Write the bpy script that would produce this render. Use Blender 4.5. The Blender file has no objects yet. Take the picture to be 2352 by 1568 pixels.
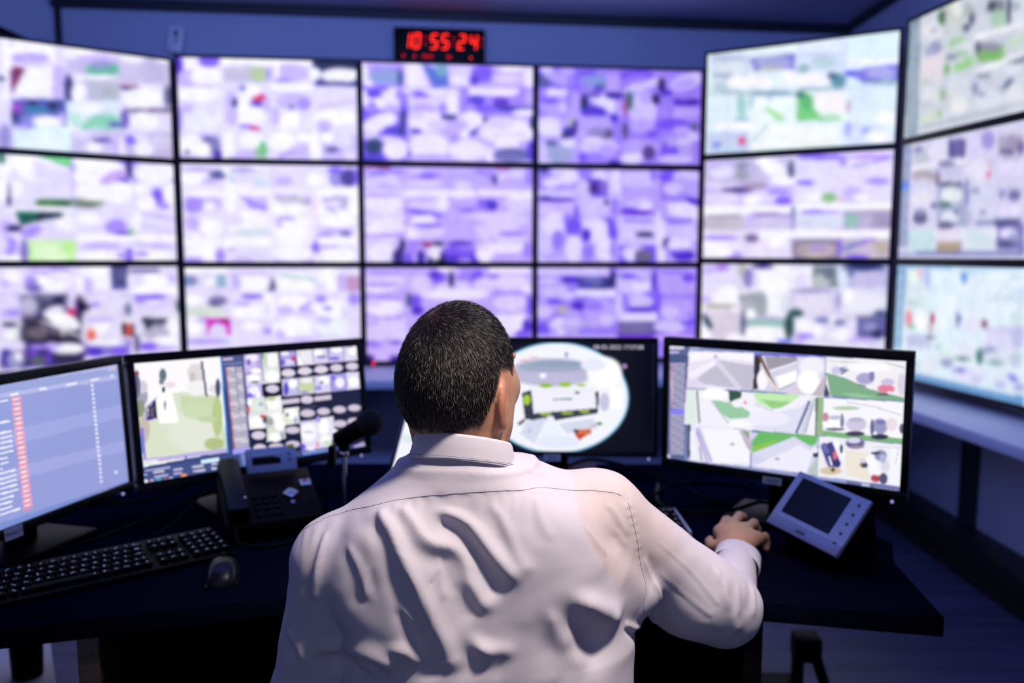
import bpy, bmesh, math, random
import numpy as np
from mathutils import Matrix, Vector, Euler
from mathutils.bvhtree import BVHTree

random.seed(7)
rng = np.random.default_rng(11)
S = bpy.context.scene
COL = S.collection
PI = math.pi


# ------------------------------------------------------------------ materials
def srgb(h):
    if isinstance(h, str):
        h = [int(h[i:i + 2], 16) / 255 for i in (0, 2, 4)]
    return tuple(((c + .055) / 1.055) ** 2.4 if c > .04045 else c / 12.92 for c in h)


def mat(name, col, rough=.5, metal=0., spec=.5, noise=0., scale=40., bump=0., bscale=200., coat=0.):
    m = bpy.data.materials.new(name)
    m.use_nodes = True
    nt = m.node_tree
    b = nt.nodes['Principled BSDF']
    c = srgb(col) if isinstance(col, str) else col
    b.inputs['Base Color'].default_value = (*c, 1)
    b.inputs['Roughness'].default_value = rough
    b.inputs['Metallic'].default_value = metal
    b.inputs['Specular IOR Level'].default_value = spec
    b.inputs['Coat Weight'].default_value = coat
    tc = nt.nodes.new('ShaderNodeTexCoord')
    if noise:
        n = nt.nodes.new('ShaderNodeTexNoise')
        n.inputs['Scale'].default_value = scale
        n.inputs['Detail'].default_value = 4
        r = nt.nodes.new('ShaderNodeMix')
        r.data_type = 'RGBA'
        r.inputs[6].default_value = (*[x * (1 - noise) for x in c], 1)
        r.inputs[7].default_value = (*[min(1, x * (1 + noise)) for x in c], 1)
        nt.links.new(tc.outputs['Object'], n.inputs['Vector'])
        nt.links.new(n.outputs['Fac'], r.inputs[0])
        nt.links.new(r.outputs[2], b.inputs['Base Color'])
    if bump:
        n2 = nt.nodes.new('ShaderNodeTexNoise')
        n2.inputs['Scale'].default_value = bscale
        bp = nt.nodes.new('ShaderNodeBump')
        bp.inputs['Strength'].default_value = bump
        bp.inputs['Distance'].default_value = .002
        nt.links.new(tc.outputs['Object'], n2.inputs['Vector'])
        nt.links.new(n2.outputs['Fac'], bp.inputs['Height'])
        nt.links.new(bp.outputs['Normal'], b.inputs['Normal'])
    return m


def wood(name, c1, c2, rough=.5, rot=0., sx=3., sy=40., spec=.5):
    m = mat(name, c1, rough, spec=spec)
    nt = m.node_tree
    b = nt.nodes['Principled BSDF']
    tc = nt.nodes.new('ShaderNodeTexCoord')
    mp = nt.nodes.new('ShaderNodeMapping')
    mp.inputs['Rotation'].default_value = (0, 0, rot)
    mp.inputs['Scale'].default_value = (sx, sy, sy)
    n = nt.nodes.new('ShaderNodeTexNoise')
    n.inputs['Scale'].default_value = 1.5
    n.inputs['Detail'].default_value = 6
    r = nt.nodes.new('ShaderNodeValToRGB')
    r.color_ramp.elements[0].position = .35
    r.color_ramp.elements[0].color = (*srgb(c1), 1)
    r.color_ramp.elements[1].position = .68
    r.color_ramp.elements[1].color = (*srgb(c2), 1)
    nt.links.new(tc.outputs['Object'], mp.inputs['Vector'])
    nt.links.new(mp.outputs['Vector'], n.inputs['Vector'])
    nt.links.new(n.outputs['Fac'], r.inputs['Fac'])
    nt.links.new(r.outputs['Color'], b.inputs['Base Color'])
    return m


def glow(name, col, strength, base='000000'):
    m = mat(name, base, .4)
    b = m.node_tree.nodes['Principled BSDF']
    b.inputs['Emission Color'].default_value = (*srgb(col), 1)
    b.inputs['Emission Strength'].default_value = strength
    return m


def attr_mat(name, rough=.5, emit=0., spec=.5, sss=0., bump=0., bscale=300.):
    m = mat(name, '000000', rough, spec=spec, bump=bump, bscale=bscale)
    nt = m.node_tree
    b = nt.nodes['Principled BSDF']
    a = nt.nodes.new('ShaderNodeAttribute')
    a.attribute_name = 'col'
    if emit:
        nt.links.new(a.outputs['Color'], b.inputs['Emission Color'])
        b.inputs['Emission Strength'].default_value = emit
    else:
        nt.links.new(a.outputs['Color'], b.inputs['Base Color'])
        if sss:
            b.inputs['Subsurface Weight'].default_value = sss
            b.inputs['Subsurface Radius'].default_value = (.012, .004, .002)
            b.inputs['Subsurface Scale'].default_value = .6
    return m


M_SCREEN = attr_mat('lit_screen', .35, emit=1.0)
M_BLACK = mat('black_plastic', '040407', .5, spec=.08)
M_BEZEL = mat('bezel_black', '05050b', .4, spec=.3)
M_BEZEL2 = mat('bezel_dark_grey', '10101a', .4, spec=.4)
M_DARKGLASS = mat('dark_glass', '05060c', .12)
M_CLOCKFACE = mat('clock_face', '040408', .6, spec=.2)
M_WALL = mat('wall_paint', 'a4aac4', .7, noise=.03, scale=3)
M_LOWER = mat('lower_panel', 'b8bed8', .6, noise=.04, scale=4)
M_CEIL = mat('ceiling_paint', 'a2a6cc', .42, spec=.6)
M_TRIM = mat('dark_trim', '20222e', .6)
M_SKIRT = wood('skirting_wood', '0c0b0c', '17130f', .5, PI / 2)
M_SHELF = mat('white_laminate', 'c9cede', .38, noise=.02, scale=5)
M_FLOOR = wood('floor_planks', '34344a', '484862', .45, .1, 1.2, 14)
M_DESK = wood('desk_top', '08091b', '0c0c20', .5, .2, 3, 50, spec=0.)
M_DESK.node_tree.nodes['Principled BSDF'].inputs['Specular Tint'].default_value = (.30, .36, 1, 1)
M_LEG = wood('brown_wood', '4a3a32', '5e4a40', .55, 0, 60, 60)
M_SILVER = mat('silver_plastic', 'a9b2c8', .35, metal=.25)
M_STEEL = mat('chrome', 'd0d0d8', .18, metal=1)
M_STICKER = mat('paper_sticker', 'c8ccd4', .6)
M_INK = mat('sticker_ink', '4a4c58', .6)
M_WHITE = mat('white_plastic', 'c8ccd8', .45)
M_LED = glow('red_led', 'ff1030', 7)
M_LEDW = glow('pale_led', 'a8a8ff', .8)
M_CLOCK = glow('clock_red', 'ff2818', 6)
M_CLOCKDIM = glow('clock_red_dim', 'ff0a18', 3.5)
M_FABRIC = mat('chair_fabric', '101014', .9, bump=.3, bscale=900)
M_TROUSER = mat('trouser_cloth', '14151c', .85, bump=.2, bscale=900)
M_SHOE = mat('shoe_leather', '0c0b0b', .35)
M_KEY = mat('key_plastic', '040406', .6, spec=.1)
M_LEGEND = glow('key_legend', '98a0d8', .55, base='9aa0b8')  # legends are plain print; emission added so they show up brighter


# ------------------------------------------------------------------ scene helpers
def tag(o, label=None, cat=None, group=None, kind=None):
    if label: o['label'] = label
    if cat: o['category'] = cat
    if group: o['group'] = group
    if kind: o['kind'] = kind
    return o


def empty(name, loc, rz=0.):
    o = bpy.data.objects.new(name, None)
    o.empty_display_size = .05
    COL.objects.link(o)
    o.location = loc
    o.rotation_euler = (0, 0, rz)
    return o


def link(name, me, m=None, parent=None, smooth=False):
    o = bpy.data.objects.new(name, me)
    COL.objects.link(o)
    if m is not None and not me.materials:
        me.materials.append(m)
    if parent is not None:
        o.parent = parent
    if smooth:
        me.polygons.foreach_set('use_smooth', [True] * len(me.polygons))
    return o


def npmesh(name, V, F, smooth=True):
    me = bpy.data.meshes.new(name)
    V = np.asarray(V, np.float32)
    F = np.asarray(F, np.int32)
    k = F.shape[1]
    me.vertices.add(len(V))
    me.vertices.foreach_set('co', V.ravel())
    me.loops.add(F.size)
    me.loops.foreach_set('vertex_index', F.ravel())
    me.polygons.add(len(F))
    me.polygons.foreach_set('loop_start', np.arange(0, F.size, k, dtype=np.int32))
    me.polygons.foreach_set('loop_total', np.full(len(F), k, np.int32))
    if smooth:
        me.polygons.foreach_set('use_smooth', np.ones(len(F), bool))
    me.update()
    me.validate()
    return me


def set_col(me, C):
    a = me.color_attributes.new('col', 'FLOAT_COLOR', 'POINT')
    C = np.asarray(C, np.float32)
    if C.shape[1] == 3:
        C = np.concatenate([C, np.ones((len(C), 1), np.float32)], 1)
    a.data.foreach_set('color', C.ravel())


class MB:
    """collects shapes into one mesh"""

    def __init__(s):
        s.bm = bmesh.new()

    def _add(s, geom_verts, M):
        bmesh.ops.transform(s.bm, matrix=M, verts=geom_verts)

    def box(s, c, size, bevel=0., M=Matrix(), seg=2):
        b = bmesh.new()
        bmesh.ops.create_cube(b, size=1)
        bmesh.ops.scale(b, vec=size, verts=b.verts)
        if bevel:
            bmesh.ops.bevel(b, geom=b.edges[:] + b.verts[:], offset=min(bevel, min(size) * .49), segments=seg, profile=.5, affect='EDGES')
        bmesh.ops.translate(b, vec=c, verts=b.verts)
        return s._merge(b, M)

    def _merge(s, b, M):
        bmesh.ops.transform(b, matrix=M, verts=b.verts)
        me = bpy.data.meshes.new('tmp')
        b.to_mesh(me)
        b.free()
        s.bm.from_mesh(me)
        bpy.data.meshes.remove(me)
        return s

    def cyl(s, p0, p1, r0, r1=None, n=24, bevel=0., M=Matrix()):
        r1 = r0 if r1 is None else r1
        p0, p1 = Vector(p0), Vector(p1)
        d = p1 - p0
        b = bmesh.new()
        bmesh.ops.create_cone(b, cap_ends=True, cap_tris=False, segments=n, radius1=r0, radius2=r1, depth=d.length)
        if bevel:
            es = [e for e in b.edges if any(len(f.verts) > 4 for f in e.link_faces)]
            bmesh.ops.bevel(b, geom=es, offset=bevel, segments=2, profile=.5, affect='EDGES')
        R = d.to_track_quat('Z', 'Y').to_matrix().to_4x4()
        bmesh.ops.transform(b, matrix=Matrix.Translation((p0 + p1) / 2) @ R, verts=b.verts)
        return s._merge(b, M)

    def sphere(s, c, r, scale=(1, 1, 1), n=24, M=Matrix()):
        b = bmesh.new()
        bmesh.ops.create_uvsphere(b, u_segments=n, v_segments=n // 2 + 2, radius=r)
        bmesh.ops.scale(b, vec=scale, verts=b.verts)
        bmesh.ops.translate(b, vec=c, verts=b.verts)
        return s._merge(b, M)

    def prism(s, pts, axis_vec, M=Matrix(), bevel=0.):
        b = bmesh.new()
        vs = [b.verts.new(p) for p in pts]
        f = b.faces.new(vs)
        r = bmesh.ops.extrude_face_region(b, geom=[f])
        nv = [g for g in r['geom'] if isinstance(g, bmesh.types.BMVert)]
        bmesh.ops.translate(b, vec=axis_vec, verts=nv)
        bmesh.ops.recalc_face_normals(b, faces=b.faces)
        if bevel:
            bmesh.ops.bevel(b, geom=b.edges[:], offset=bevel, segments=2, profile=.5, affect='EDGES')
        return s._merge(b, M)

    def tube(s, pts, r, n=8, M=Matrix(), sub=6):
        P = [Vector(p) for p in pts]
        Q = []
        if len(P) > 2 and sub > 1:
            for i in range(len(P) - 1):
                p0, p1, p2, p3 = P[max(i - 1, 0)], P[i], P[i + 1], P[min(i + 2, len(P) - 1)]
                for k in range(sub):
                    t = k / sub
                    Q.append(.5 * ((2 * p1) + (p2 - p0) * t + (2 * p0 - 5 * p1 + 4 * p2 - p3) * t * t + (3 * p1 - p0 - 3 * p2 + p3) * t ** 3))
            Q.append(P[-1])
        else:
            Q = P
        b = bmesh.new()
        rings = []
        up = Vector((0, 0, 1))
        for i, q in enumerate(Q):
            d = (Q[min(i + 1, len(Q) - 1)] - Q[max(i - 1, 0)]).normalized()
            u = d.cross(up)
            if u.length < .05: u = d.cross(Vector((1, 0, 0)))
            u.normalize()
            w = u.cross(d)
            rings.append([b.verts.new(q + r * (math.cos(a) * u + math.sin(a) * w)) for a in [2 * PI * j / n for j in range(n)]])
        for i in range(len(rings) - 1):
            for j in range(n):
                b.faces.new((rings[i][j], rings[i][(j + 1) % n], rings[i + 1][(j + 1) % n], rings[i + 1][j]))
        b.faces.new(rings[0][::-1])
        b.faces.new(rings[-1])
        bmesh.ops.recalc_face_normals(b, faces=b.faces)
        return s._merge(b, M)

    def build(s, name, m, parent=None, smooth=None, angle=40):
        me = bpy.data.meshes.new(name)
        s.bm.to_mesh(me)
        s.bm.free()
        me.polygons.foreach_set('use_smooth', [True] * len(me.polygons))
        try:
            me.set_sharp_from_angle(angle=math.radians(angle))
        except Exception:
            pass
        return link(name, me, m, parent)


def rot3(yaw, tilt, roll=0.):
    return (Matrix.Rotation(yaw, 4, 'Z') @ Matrix.Rotation(tilt, 4, 'X') @ Matrix.Rotation(roll, 4, 'Y'))


# ------------------------------------------------------------------ screen pictures
def vnoise(X, Y, cell, seed):
    r = np.random.default_rng(seed)
    nx, ny = int(X.max() / cell) + 3, int(Y.max() / cell) + 3
    g = r.random((ny, nx))
    xi, yi = X / cell, Y / cell
    i, j = np.floor(xi).astype(int), np.floor(yi).astype(int)
    fx, fy = xi - i, yi - j
    fx, fy = fx * fx * (3 - 2 * fx), fy * fy * (3 - 2 * fy)
    return (g[j, i] * (1 - fx) + g[j, i + 1] * fx) * (1 - fy) + (g[j + 1, i] * (1 - fx) + g[j + 1, i + 1] * fx) * fy


TINT = {'c3': (.95, .92, 1), 'c4': (.90, .87, 1)}     # viewing-angle shift of the purple screens, put into their colours


def paint(name, nx, ny, grain):
    X, Y = np.meshgrid(np.linspace(0, 1, nx + 1), np.linspace(0, 1, ny + 1))
    ops = PAINT[name]
    C = np.empty(X.shape + (3,))
    C[:] = [v / 255 for v in ops[0]]

    def poly(q):
        inside = np.zeros(X.shape, bool)
        n = len(q)
        for i in range(n):
            (x0, y0), (x1, y1) = q[i], q[(i + 1) % n]
            if y0 == y1: continue
            c = (Y >= min(y0, y1)) & (Y < max(y0, y1))
            xs = x0 + (Y - y0) * (x1 - x0) / (y1 - y0)
            inside ^= c & (X < xs)
        return inside
    for op in ops[1:]:
        k = op[0]
        col = np.array(op[1:4]) / 255
        q = [v / 1000 for v in op[4:]]
        if k == 1:
            cx, cy, ax, ay, bx, by = q
            det = ax * by - ay * bx
            if abs(det) < 1e-9: continue
            u = ((X - cx) * by - (Y - cy) * bx) / det
            v = (-(X - cx) * ay + (Y - cy) * ax) / det
            e = .36 if math.hypot(ax, ay) < .25 else .07
            a = np.clip((1 + e / 2 - np.sqrt(u * u + v * v)) / e, 0, 1)
            a = a * a * (3 - 2 * a)
            C += (col - C) * a[..., None]
        elif k == 2:
            C[poly([(q[i], q[i + 1]) for i in range(0, len(q), 2)])] = col
        elif k == 3:
            n = op[4]
            x0, y0, x1, y1, dx, dy, hx_, hy = q[1:]
            for i in range(n):
                t = i / max(n - 1, 1)
                a, b = x0 + (x1 - x0) * t, y0 + (y1 - y0) * t
                C[poly([(a, b), (a + dx, b + dy), (a + dx + hx_, b + dy + hy), (a + hx_, b + hy)])] = col
    C = C * np.array(TINT.get(name[:2], (1, 1, 1)))
    if grain:
        sd = sum(map(ord, name))
        N = .6 * vnoise(X * 16, Y * 9, .5, sd) + .4 * vnoise(X * 16, Y * 9, .22, sd + 1) - .5
        N = N * grain
        C = C * (1 + N[..., None] * np.array([1.15, 1.2, .6]))
        for ax_ in (0, 1):               # low-resolution camera feeds
            for _ in range(2):
                Q = np.concatenate([C.take([0], ax_), C, C.take([-1], ax_)], ax_)
                n = C.shape[ax_]
                C = .25 * Q.take(range(n), ax_) + .5 * C + .25 * Q.take(range(2, n + 2), ax_)
    C = np.clip(C, 0, 1)
    C = np.where(C > .04045, ((C + .055) / 1.055) ** 2.4, C / 12.92)
    return C


def screen_mesh(name, w, h, nx, ny, T=Matrix(), grain=0.):
    """flat emissive panel in local x-z, facing -y, picture stored per vertex"""
    X, Z = np.meshgrid(np.linspace(-w / 2, w / 2, nx + 1), np.linspace(h / 2, -h / 2, ny + 1))
    V = np.stack([X, np.zeros_like(X), Z], -1).reshape(-1, 3)
    T = np.array(T)
    V = V @ T[:3, :3].T + T[:3, 3]
    i, j = np.meshgrid(np.arange(nx), np.arange(ny))
    a = (j * (nx + 1) + i).ravel()
    F = np.stack([a, a + nx + 1, a + nx + 2, a + 1], 1)
    me = npmesh('screen', V, F, False)
    set_col(me, paint(name, nx, ny, grain).reshape(-1, 3))
    return me


def frame_bm(w, h, wo, ho, ztop, y0, y1, T=Matrix(), off=0.):
    """four bars round a w x h opening, outer wo x ho (opening shifted up by off)"""
    m = MB()
    s = (wo - w) / 2
    t = ho / 2 - (h / 2 + off)
    bt = ho / 2 + off - h / 2
    d = y1 - y0
    cy = (y0 + y1) / 2
    m.box((0, cy, ho / 2 - t / 2), (wo, d, t), .002, T)
    m.box((0, cy, -ho / 2 + bt / 2), (wo, d, bt), .002, T)
    for k in (-1, 1):
        m.box((k * (wo / 2 - s / 2), cy, off), (s, d, h), .001, T)
    return m

SCREENS = {
    'c1r1': ((-2.3453, 4.5710, 2.1898), 0.6383, 0.0000, 0.9778, 0.5454),
    'c2r1': ((-1.3745, 4.8001, 2.1828), 0.1156, 0.0000, 0.9778, 0.5454),
    'c3r1': ((-0.3674, 4.9170, 2.1828), 0.1156, 0.0000, 0.9778, 0.5454),
    'c4r1': ((0.6397, 5.0339, 2.1828), 0.1156, 0.0000, 0.9778, 0.5454),
    'c5r1': ((1.5111, 4.5338, 2.2101), -0.5457, 0.0000, 0.9778, 0.5454),
    'c6r1': ((1.9791, 3.6516, 2.2115), -1.4306, 0.0000, 0.9778, 0.5454),
    'c1r2': ((-2.3453, 4.5710, 1.6084), 0.6383, 0.0000, 0.9778, 0.5454),
    'c2r2': ((-1.3745, 4.8001, 1.6014), 0.1156, 0.0000, 0.9778, 0.5454),
    'c3r2': ((-0.3674, 4.9170, 1.6014), 0.1156, 0.0000, 0.9778, 0.5454),
    'c4r2': ((0.6397, 5.0339, 1.6014), 0.1156, 0.0000, 0.9778, 0.5454),
    'c5r2': ((1.5111, 4.5338, 1.6286), -0.5457, 0.0000, 0.9778, 0.5454),
    'c6r2': ((1.9791, 3.6516, 1.6301), -1.4306, 0.0000, 0.9778, 0.5454),
    'c1r3': ((-2.3453, 4.5710, 1.0269), 0.6383, 0.0000, 0.9778, 0.5454),
    'c2r3': ((-1.3745, 4.8001, 1.0199), 0.1156, 0.0000, 0.9778, 0.5454),
    'c3r3': ((-0.3674, 4.9170, 1.0199), 0.1156, 0.0000, 0.9778, 0.5454),
    'c4r3': ((0.6397, 5.0339, 1.0199), 0.1156, 0.0000, 0.9778, 0.5454),
    'c5r3': ((1.5111, 4.5338, 1.0472), -0.5457, 0.0000, 0.9778, 0.5454),
    'c6r3': ((1.9791, 3.6516, 1.0486), -1.4306, 0.0000, 0.9778, 0.5454),
    'right': ((0.6040, 1.8670, 1.0117), -0.5843, 0.0066, 0.5260, 0.2780),
    'left2': ((-0.6180, 2.0090, 0.9950), 0.7050, -0.1409, 0.5630, 0.2670),
    'left1': ((-0.9739, 1.7126, 0.9732), 1.3171, -0.0553, 0.4500, 0.2808),
    'center': ((0.1254, 2.2727, 0.9790), -0.0233, -0.0901, 0.5310, 0.3000),
}
# pictures on the screens: first row is the ground colour (r, g, b); then 1 = ellipse (centre and two half axes),
# 2 = polygon, 3 = row of dashes; colour r, g, b; positions in thousandths of the screen
PAINT = {
    'c1r1': [
        (228, 220, 252), (1, 250, 248, 255, 303, 44, 135, -35, -2, 73), (1, 167, 140, 246, 285, 150, 97, -24, -1, 44), (1, 201, 182, 250, 285, 157, 89, -22, -1, 23),
        (1, 250, 248, 255, 304, -15, 89, -24, -1, 37), (1, 250, 248, 255, 420, 72, 38, -10, -3, 104), (1, 201, 182, 250, 423, 265, 27, -6, -3, 120),
        (1, 167, 140, 246, 427, 398, 23, -5, -2, 75), (2, 228, 220, 252, 412, -44, 469, -59, 463, 181, 406, 194), (1, 250, 248, 255, 186, 579, 29, -6, -5, 161),
        (2, 200, 190, 235, 466, 61, 727, 41, 725, 459, 462, 511), (1, 250, 248, 255, 528, 45, 79, -20, -2, 60), (1, 201, 182, 250, 606, 71, 105, -26, -1, 31),
        (1, 100, 180, 155, 647, 168, 90, -21, -2, 69), (1, 150, 150, 210, 636, 125, 57, -14, -1, 38), (2, 190, 190, 210, 553, 280, 730, 272, 725, 459, 571, 489),
        (1, 228, 220, 252, 498, 292, 47, -10, -2, 61), (1, 40, 35, 85, 469, 389, 22, -5, -3, 128), (1, 250, 248, 255, 518, 424, 39, -8, -2, 91),
        (1, 250, 248, 255, 617, 251, 122, -27, -1, 25), (1, 175, 180, 190, 678, 391, 49, -10, -2, 62), (2, 205, 197, 235, 733, -22, 1022, -95, 1015, 226, 725, 289),
        (1, 250, 248, 255, 810, 13, 76, -19, -1, 55), (1, 195, 187, 228, 918, 105, 87, -20, -3, 127), (1, 250, 248, 255, 972, -3, 44, -11, -1, 32),
        (1, 55, 35, 90, 786, 315, 59, -12, -1, 22), (1, 220, 170, 200, 779, 293, 50, -11, 0, 16), (1, 250, 248, 255, 856, 402, 112, -22, -3, 111),
        (1, 105, 100, 150, 986, 361, 22, -4, -2, 113), (2, 110, 90, 130, 748, 533, 1023, 482, 1022, 518, 747, 568), (1, 250, 248, 255, 854, 640, 78, -13, -2, 96),
        (1, 228, 220, 252, 980, 619, 35, -6, -2, 81), (1, 110, 90, 190, 745, 643, 25, -4, -2, 94), (2, 115, 20, 55, 187, 246, 271, 241, 228, 381, 199, 504),
        (2, 250, 248, 255, 271, 248, 398, 211, 391, 465, 202, 520), (2, 201, 182, 250, 398, 211, 459, 197, 451, 483, 390, 495), (2, 75, 80, 165, 198, 547, 455, 497, 448, 754, 190, 796),
        (1, 150, 60, 190, 220, 631, 25, -5, -2, 66), (1, 40, 30, 90, 207, 706, 18, -3, -1, 44), (1, 15, 20, 55, 295, 558, 19, -4, -1, 30),
        (1, 15, 20, 55, 388, 570, 26, -5, -1, 36), (1, 50, 120, 165, 308, 629, 67, -12, -1, 39), (1, 130, 130, 210, 313, 717, 83, -14, -2, 60),
        (1, 250, 248, 255, 365, 723, 80, -14, -1, 53), (1, 201, 182, 250, 427, 667, 15, -3, -1, 45), (2, 220, 232, 248, 462, 511, 733, 458, 727, 740, 455, 783),
        (1, 250, 248, 255, 562, 567, 72, -13, -2, 61), (2, 115, 210, 150, 479, 749, 729, 646, 727, 740, 478, 772), (1, 140, 210, 180, 638, 677, 90, -15, -2, 70),
        (1, 190, 230, 215, 496, 670, 31, -5, -2, 61), (1, 90, 80, 190, 695, 698, 33, -5, -1, 25), (2, 222, 242, 250, 198, 795, 471, 751, 464, 1002, 191, 1038),
        (1, 201, 182, 250, 244, 802, 44, -7, -1, 27), (1, 232, 246, 252, 337, 922, 107, -15, -3, 90), (1, 127, 92, 240, 267, 791, 12, -2, 0, 15),
        (2, 250, 248, 255, 463, 752, 526, 742, 525, 780, 462, 790), (2, 205, 196, 236, 470, 789, 743, 745, 737, 1006, 463, 1041), (1, 250, 248, 255, 584, 940, 44, -6, -1, 47),
        (1, 105, 85, 170, 626, 865, 49, -7, -1, 25), (1, 201, 182, 250, 698, 901, 25, -3, -2, 94), (1, 228, 220, 252, 524, 818, 48, -7, -1, 46),
        (1, 250, 248, 255, 731, 912, 17, -2, -2, 95), (2, 196, 186, 228, 742, 769, 1022, 725, 1016, 1020, 736, 1053), (1, 250, 248, 255, 844, 912, 52, -7, -2, 88),
        (1, 127, 92, 240, 774, 843, 29, -4, -1, 44), (1, 215, 208, 240, 936, 835, 62, -9, -2, 81), (1, 228, 220, 252, 834, 802, 43, -6, -1, 40),
        (1, 190, 175, 220, 880, 1004, 123, -15, 0, 19), (2, 250, 248, 255, 175, -16, 214, -27, 199, 504, 160, 512), (1, 228, 220, 252, 162, 656, 29, -5, -3, 102),
        (1, 150, 140, 205, 155, 904, 32, -5, -4, 125), (2, 201, 182, 250, 201, -23, 185, 1017, 190, 1016, 207, -25), (1, 80, 80, 110, 153, 369, 21, -5, -1, 23),

    ],
    'c2r1': [
        (228, 220, 252), (1, 84, 50, 204, 4, 104, 26, -1, -3, 140), (1, 250, 248, 255, 90, 84, 52, -3, -2, 109), (1, 127, 92, 240, 178, 25, 61, -3, -1, 63),
        (1, 201, 182, 250, 62, 210, 69, -3, -2, 94), (1, 250, 248, 255, 157, 190, 87, -4, -2, 94), (2, 250, 248, 255, 235, -17, 754, -43, 753, 39, 234, 65),
        (2, 12, 10, 35, 754, -27, 1027, -41, 1026, 71, 752, 84), (2, 45, 35, 120, 766, 83, 1026, 71, 1024, 238, 763, 250), (1, 250, 248, 255, 908, 140, 113, -5, -1, 80),
        (1, 35, 30, 90, 880, 224, 81, -4, 0, 19), (1, 250, 248, 255, 765, 131, 34, -2, -1, 72), (1, 250, 248, 255, 980, 121, 36, -2, 0, 48),
        (2, 195, 195, 215, 255, 84, 500, 72, 498, 222, 252, 233), (1, 185, 205, 150, 446, 145, 46, -2, -1, 79), (1, 205, 190, 225, 323, 151, 70, -3, -1, 31),
        (1, 201, 182, 250, 623, 129, 107, -5, -1, 95), (1, 250, 248, 255, 552, 125, 18, -1, -1, 95), (1, 167, 140, 246, 586, 202, 53, -2, 0, 25),
        (2, 167, 140, 246, 500, 80, 518, 79, 515, 221, 498, 222), (1, 228, 220, 252, 373, 322, 128, -5, -2, 95), (1, 201, 182, 250, 292, 420, 35, -1, -2, 95),
        (1, 215, 30, 80, 451, 406, 41, -2, -1, 63), (1, 84, 50, 204, 428, 454, 40, -2, -1, 32), (1, 235, 90, 70, 435, 370, 12, -1, 0, 25),
        (1, 35, 30, 90, 310, 439, 14, -1, -1, 47), (1, 250, 248, 255, 399, 313, 62, -3, -1, 63), (1, 250, 248, 255, 362, 433, 35, -1, -1, 63),
        (1, 201, 182, 250, 485, 476, 27, -1, -2, 96), (1, 120, 110, 190, 356, 291, 18, -1, -1, 32), (1, 250, 248, 255, 395, 567, 93, -3, -2, 103),
        (1, 201, 182, 250, 290, 579, 35, -1, -2, 95), (1, 215, 30, 80, 402, 683, 51, 23, -3, 20), (1, 127, 92, 240, 367, 671, 35, -1, 0, 16),
        (1, 250, 248, 255, 111, 349, 122, -5, -2, 87), (1, 201, 182, 250, 112, 278, 104, -5, 0, 19), (1, 234, 234, 255, 110, 617, 122, -4, -3, 135),
        (1, 201, 182, 250, 38, 509, 43, -2, -1, 47), (1, 228, 220, 252, 186, 519, 35, -1, -1, 63), (1, 167, 140, 246, 2, 621, 17, -1, -2, 111),
        (1, 250, 248, 255, 630, 272, 125, -5, -1, 48), (1, 201, 182, 250, 637, 406, 98, -4, -1, 80), (1, 120, 120, 165, 627, 471, 18, -1, 0, 29),
        (1, 167, 140, 246, 699, 436, 40, -2, -1, 64), (1, 250, 248, 255, 607, 615, 80, -3, -1, 96), (1, 201, 182, 250, 537, 570, 27, -1, -1, 96),
        (2, 228, 220, 252, 670, 565, 737, 562, 735, 723, 668, 725), (1, 228, 220, 252, 879, 333, 126, -5, -1, 96), (2, 201, 182, 250, 780, 480, 997, 408, 994, 376, 777, 449),
        (1, 250, 248, 255, 876, 573, 127, -5, -1, 81), (1, 201, 182, 250, 813, 632, 45, -2, 0, 35), (1, 167, 140, 246, 812, 688, 36, -1, 0, 19),
        (1, 228, 220, 252, 938, 684, 54, -2, -1, 65), (2, 201, 182, 250, -19, 763, 229, 755, 225, 1011, -24, 1017), (1, 250, 248, 255, 57, 872, 78, -2, -2, 111),
        (1, 100, 95, 160, 162, 829, 44, -1, -1, 48), (1, 120, 115, 175, 188, 884, 35, -1, -2, 96), (1, 56, 32, 156, 208, 971, 22, -1, -1, 48),
        (1, 35, 30, 90, 38, 944, 14, 0, 0, 16), (1, 250, 248, 255, 126, 918, 44, -1, -2, 80), (2, 250, 248, 255, 241, 739, 304, 737, 299, 1009, 236, 1010),
        (1, 250, 248, 255, 400, 814, 75, -2, -1, 80), (1, 201, 182, 250, 362, 967, 53, -1, -1, 48), (2, 170, 185, 175, 407, 894, 483, 891, 481, 996, 406, 998),
        (1, 110, 190, 110, 460, 908, 25, -1, -1, 88), (1, 201, 182, 250, 309, 992, 44, -1, 0, 22), (2, 228, 220, 252, 494, 731, 744, 723, 740, 1005, 490, 1012),
        (1, 250, 248, 255, 568, 817, 76, -2, -1, 88), (2, 201, 182, 250, 539, 994, 648, 854, 738, 819, 736, 997), (2, 127, 92, 240, 541, 994, 622, 927, 619, 912, 538, 979),
        (1, 250, 248, 255, 694, 772, 36, -1, -1, 48), (1, 250, 248, 255, 756, 867, 34, -1, -2, 162), (2, 201, 182, 250, 798, 753, 1006, 746, 1003, 998, 795, 1004),
        (1, 85, 80, 130, 855, 897, 41, -1, 0, 26), (1, 228, 220, 252, 919, 814, 54, -2, -1, 65), (1, 250, 248, 255, 829, 784, 36, -1, -1, 48),
        (1, 228, 220, 252, 954, 943, 36, -1, 0, 49),
    ],
    'c3r1': [
        (201, 182, 250), (1, 250, 248, 255, 18, 133, 26, -18, 27, 134), (2, 167, 140, 246, 37, 52, 227, 27, 226, 220, 80, 259), (1, 150, 172, 215, 131, 136, 100, -5, -1, 80),
        (1, 70, 90, 150, 217, 156, 18, -1, -1, 97), (2, 250, 248, 255, 241, -13, 337, -10, 382, 221, 244, 251), (2, 85, 115, 205, 342, -10, 498, 111, 502, 216, 414, 244),
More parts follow.
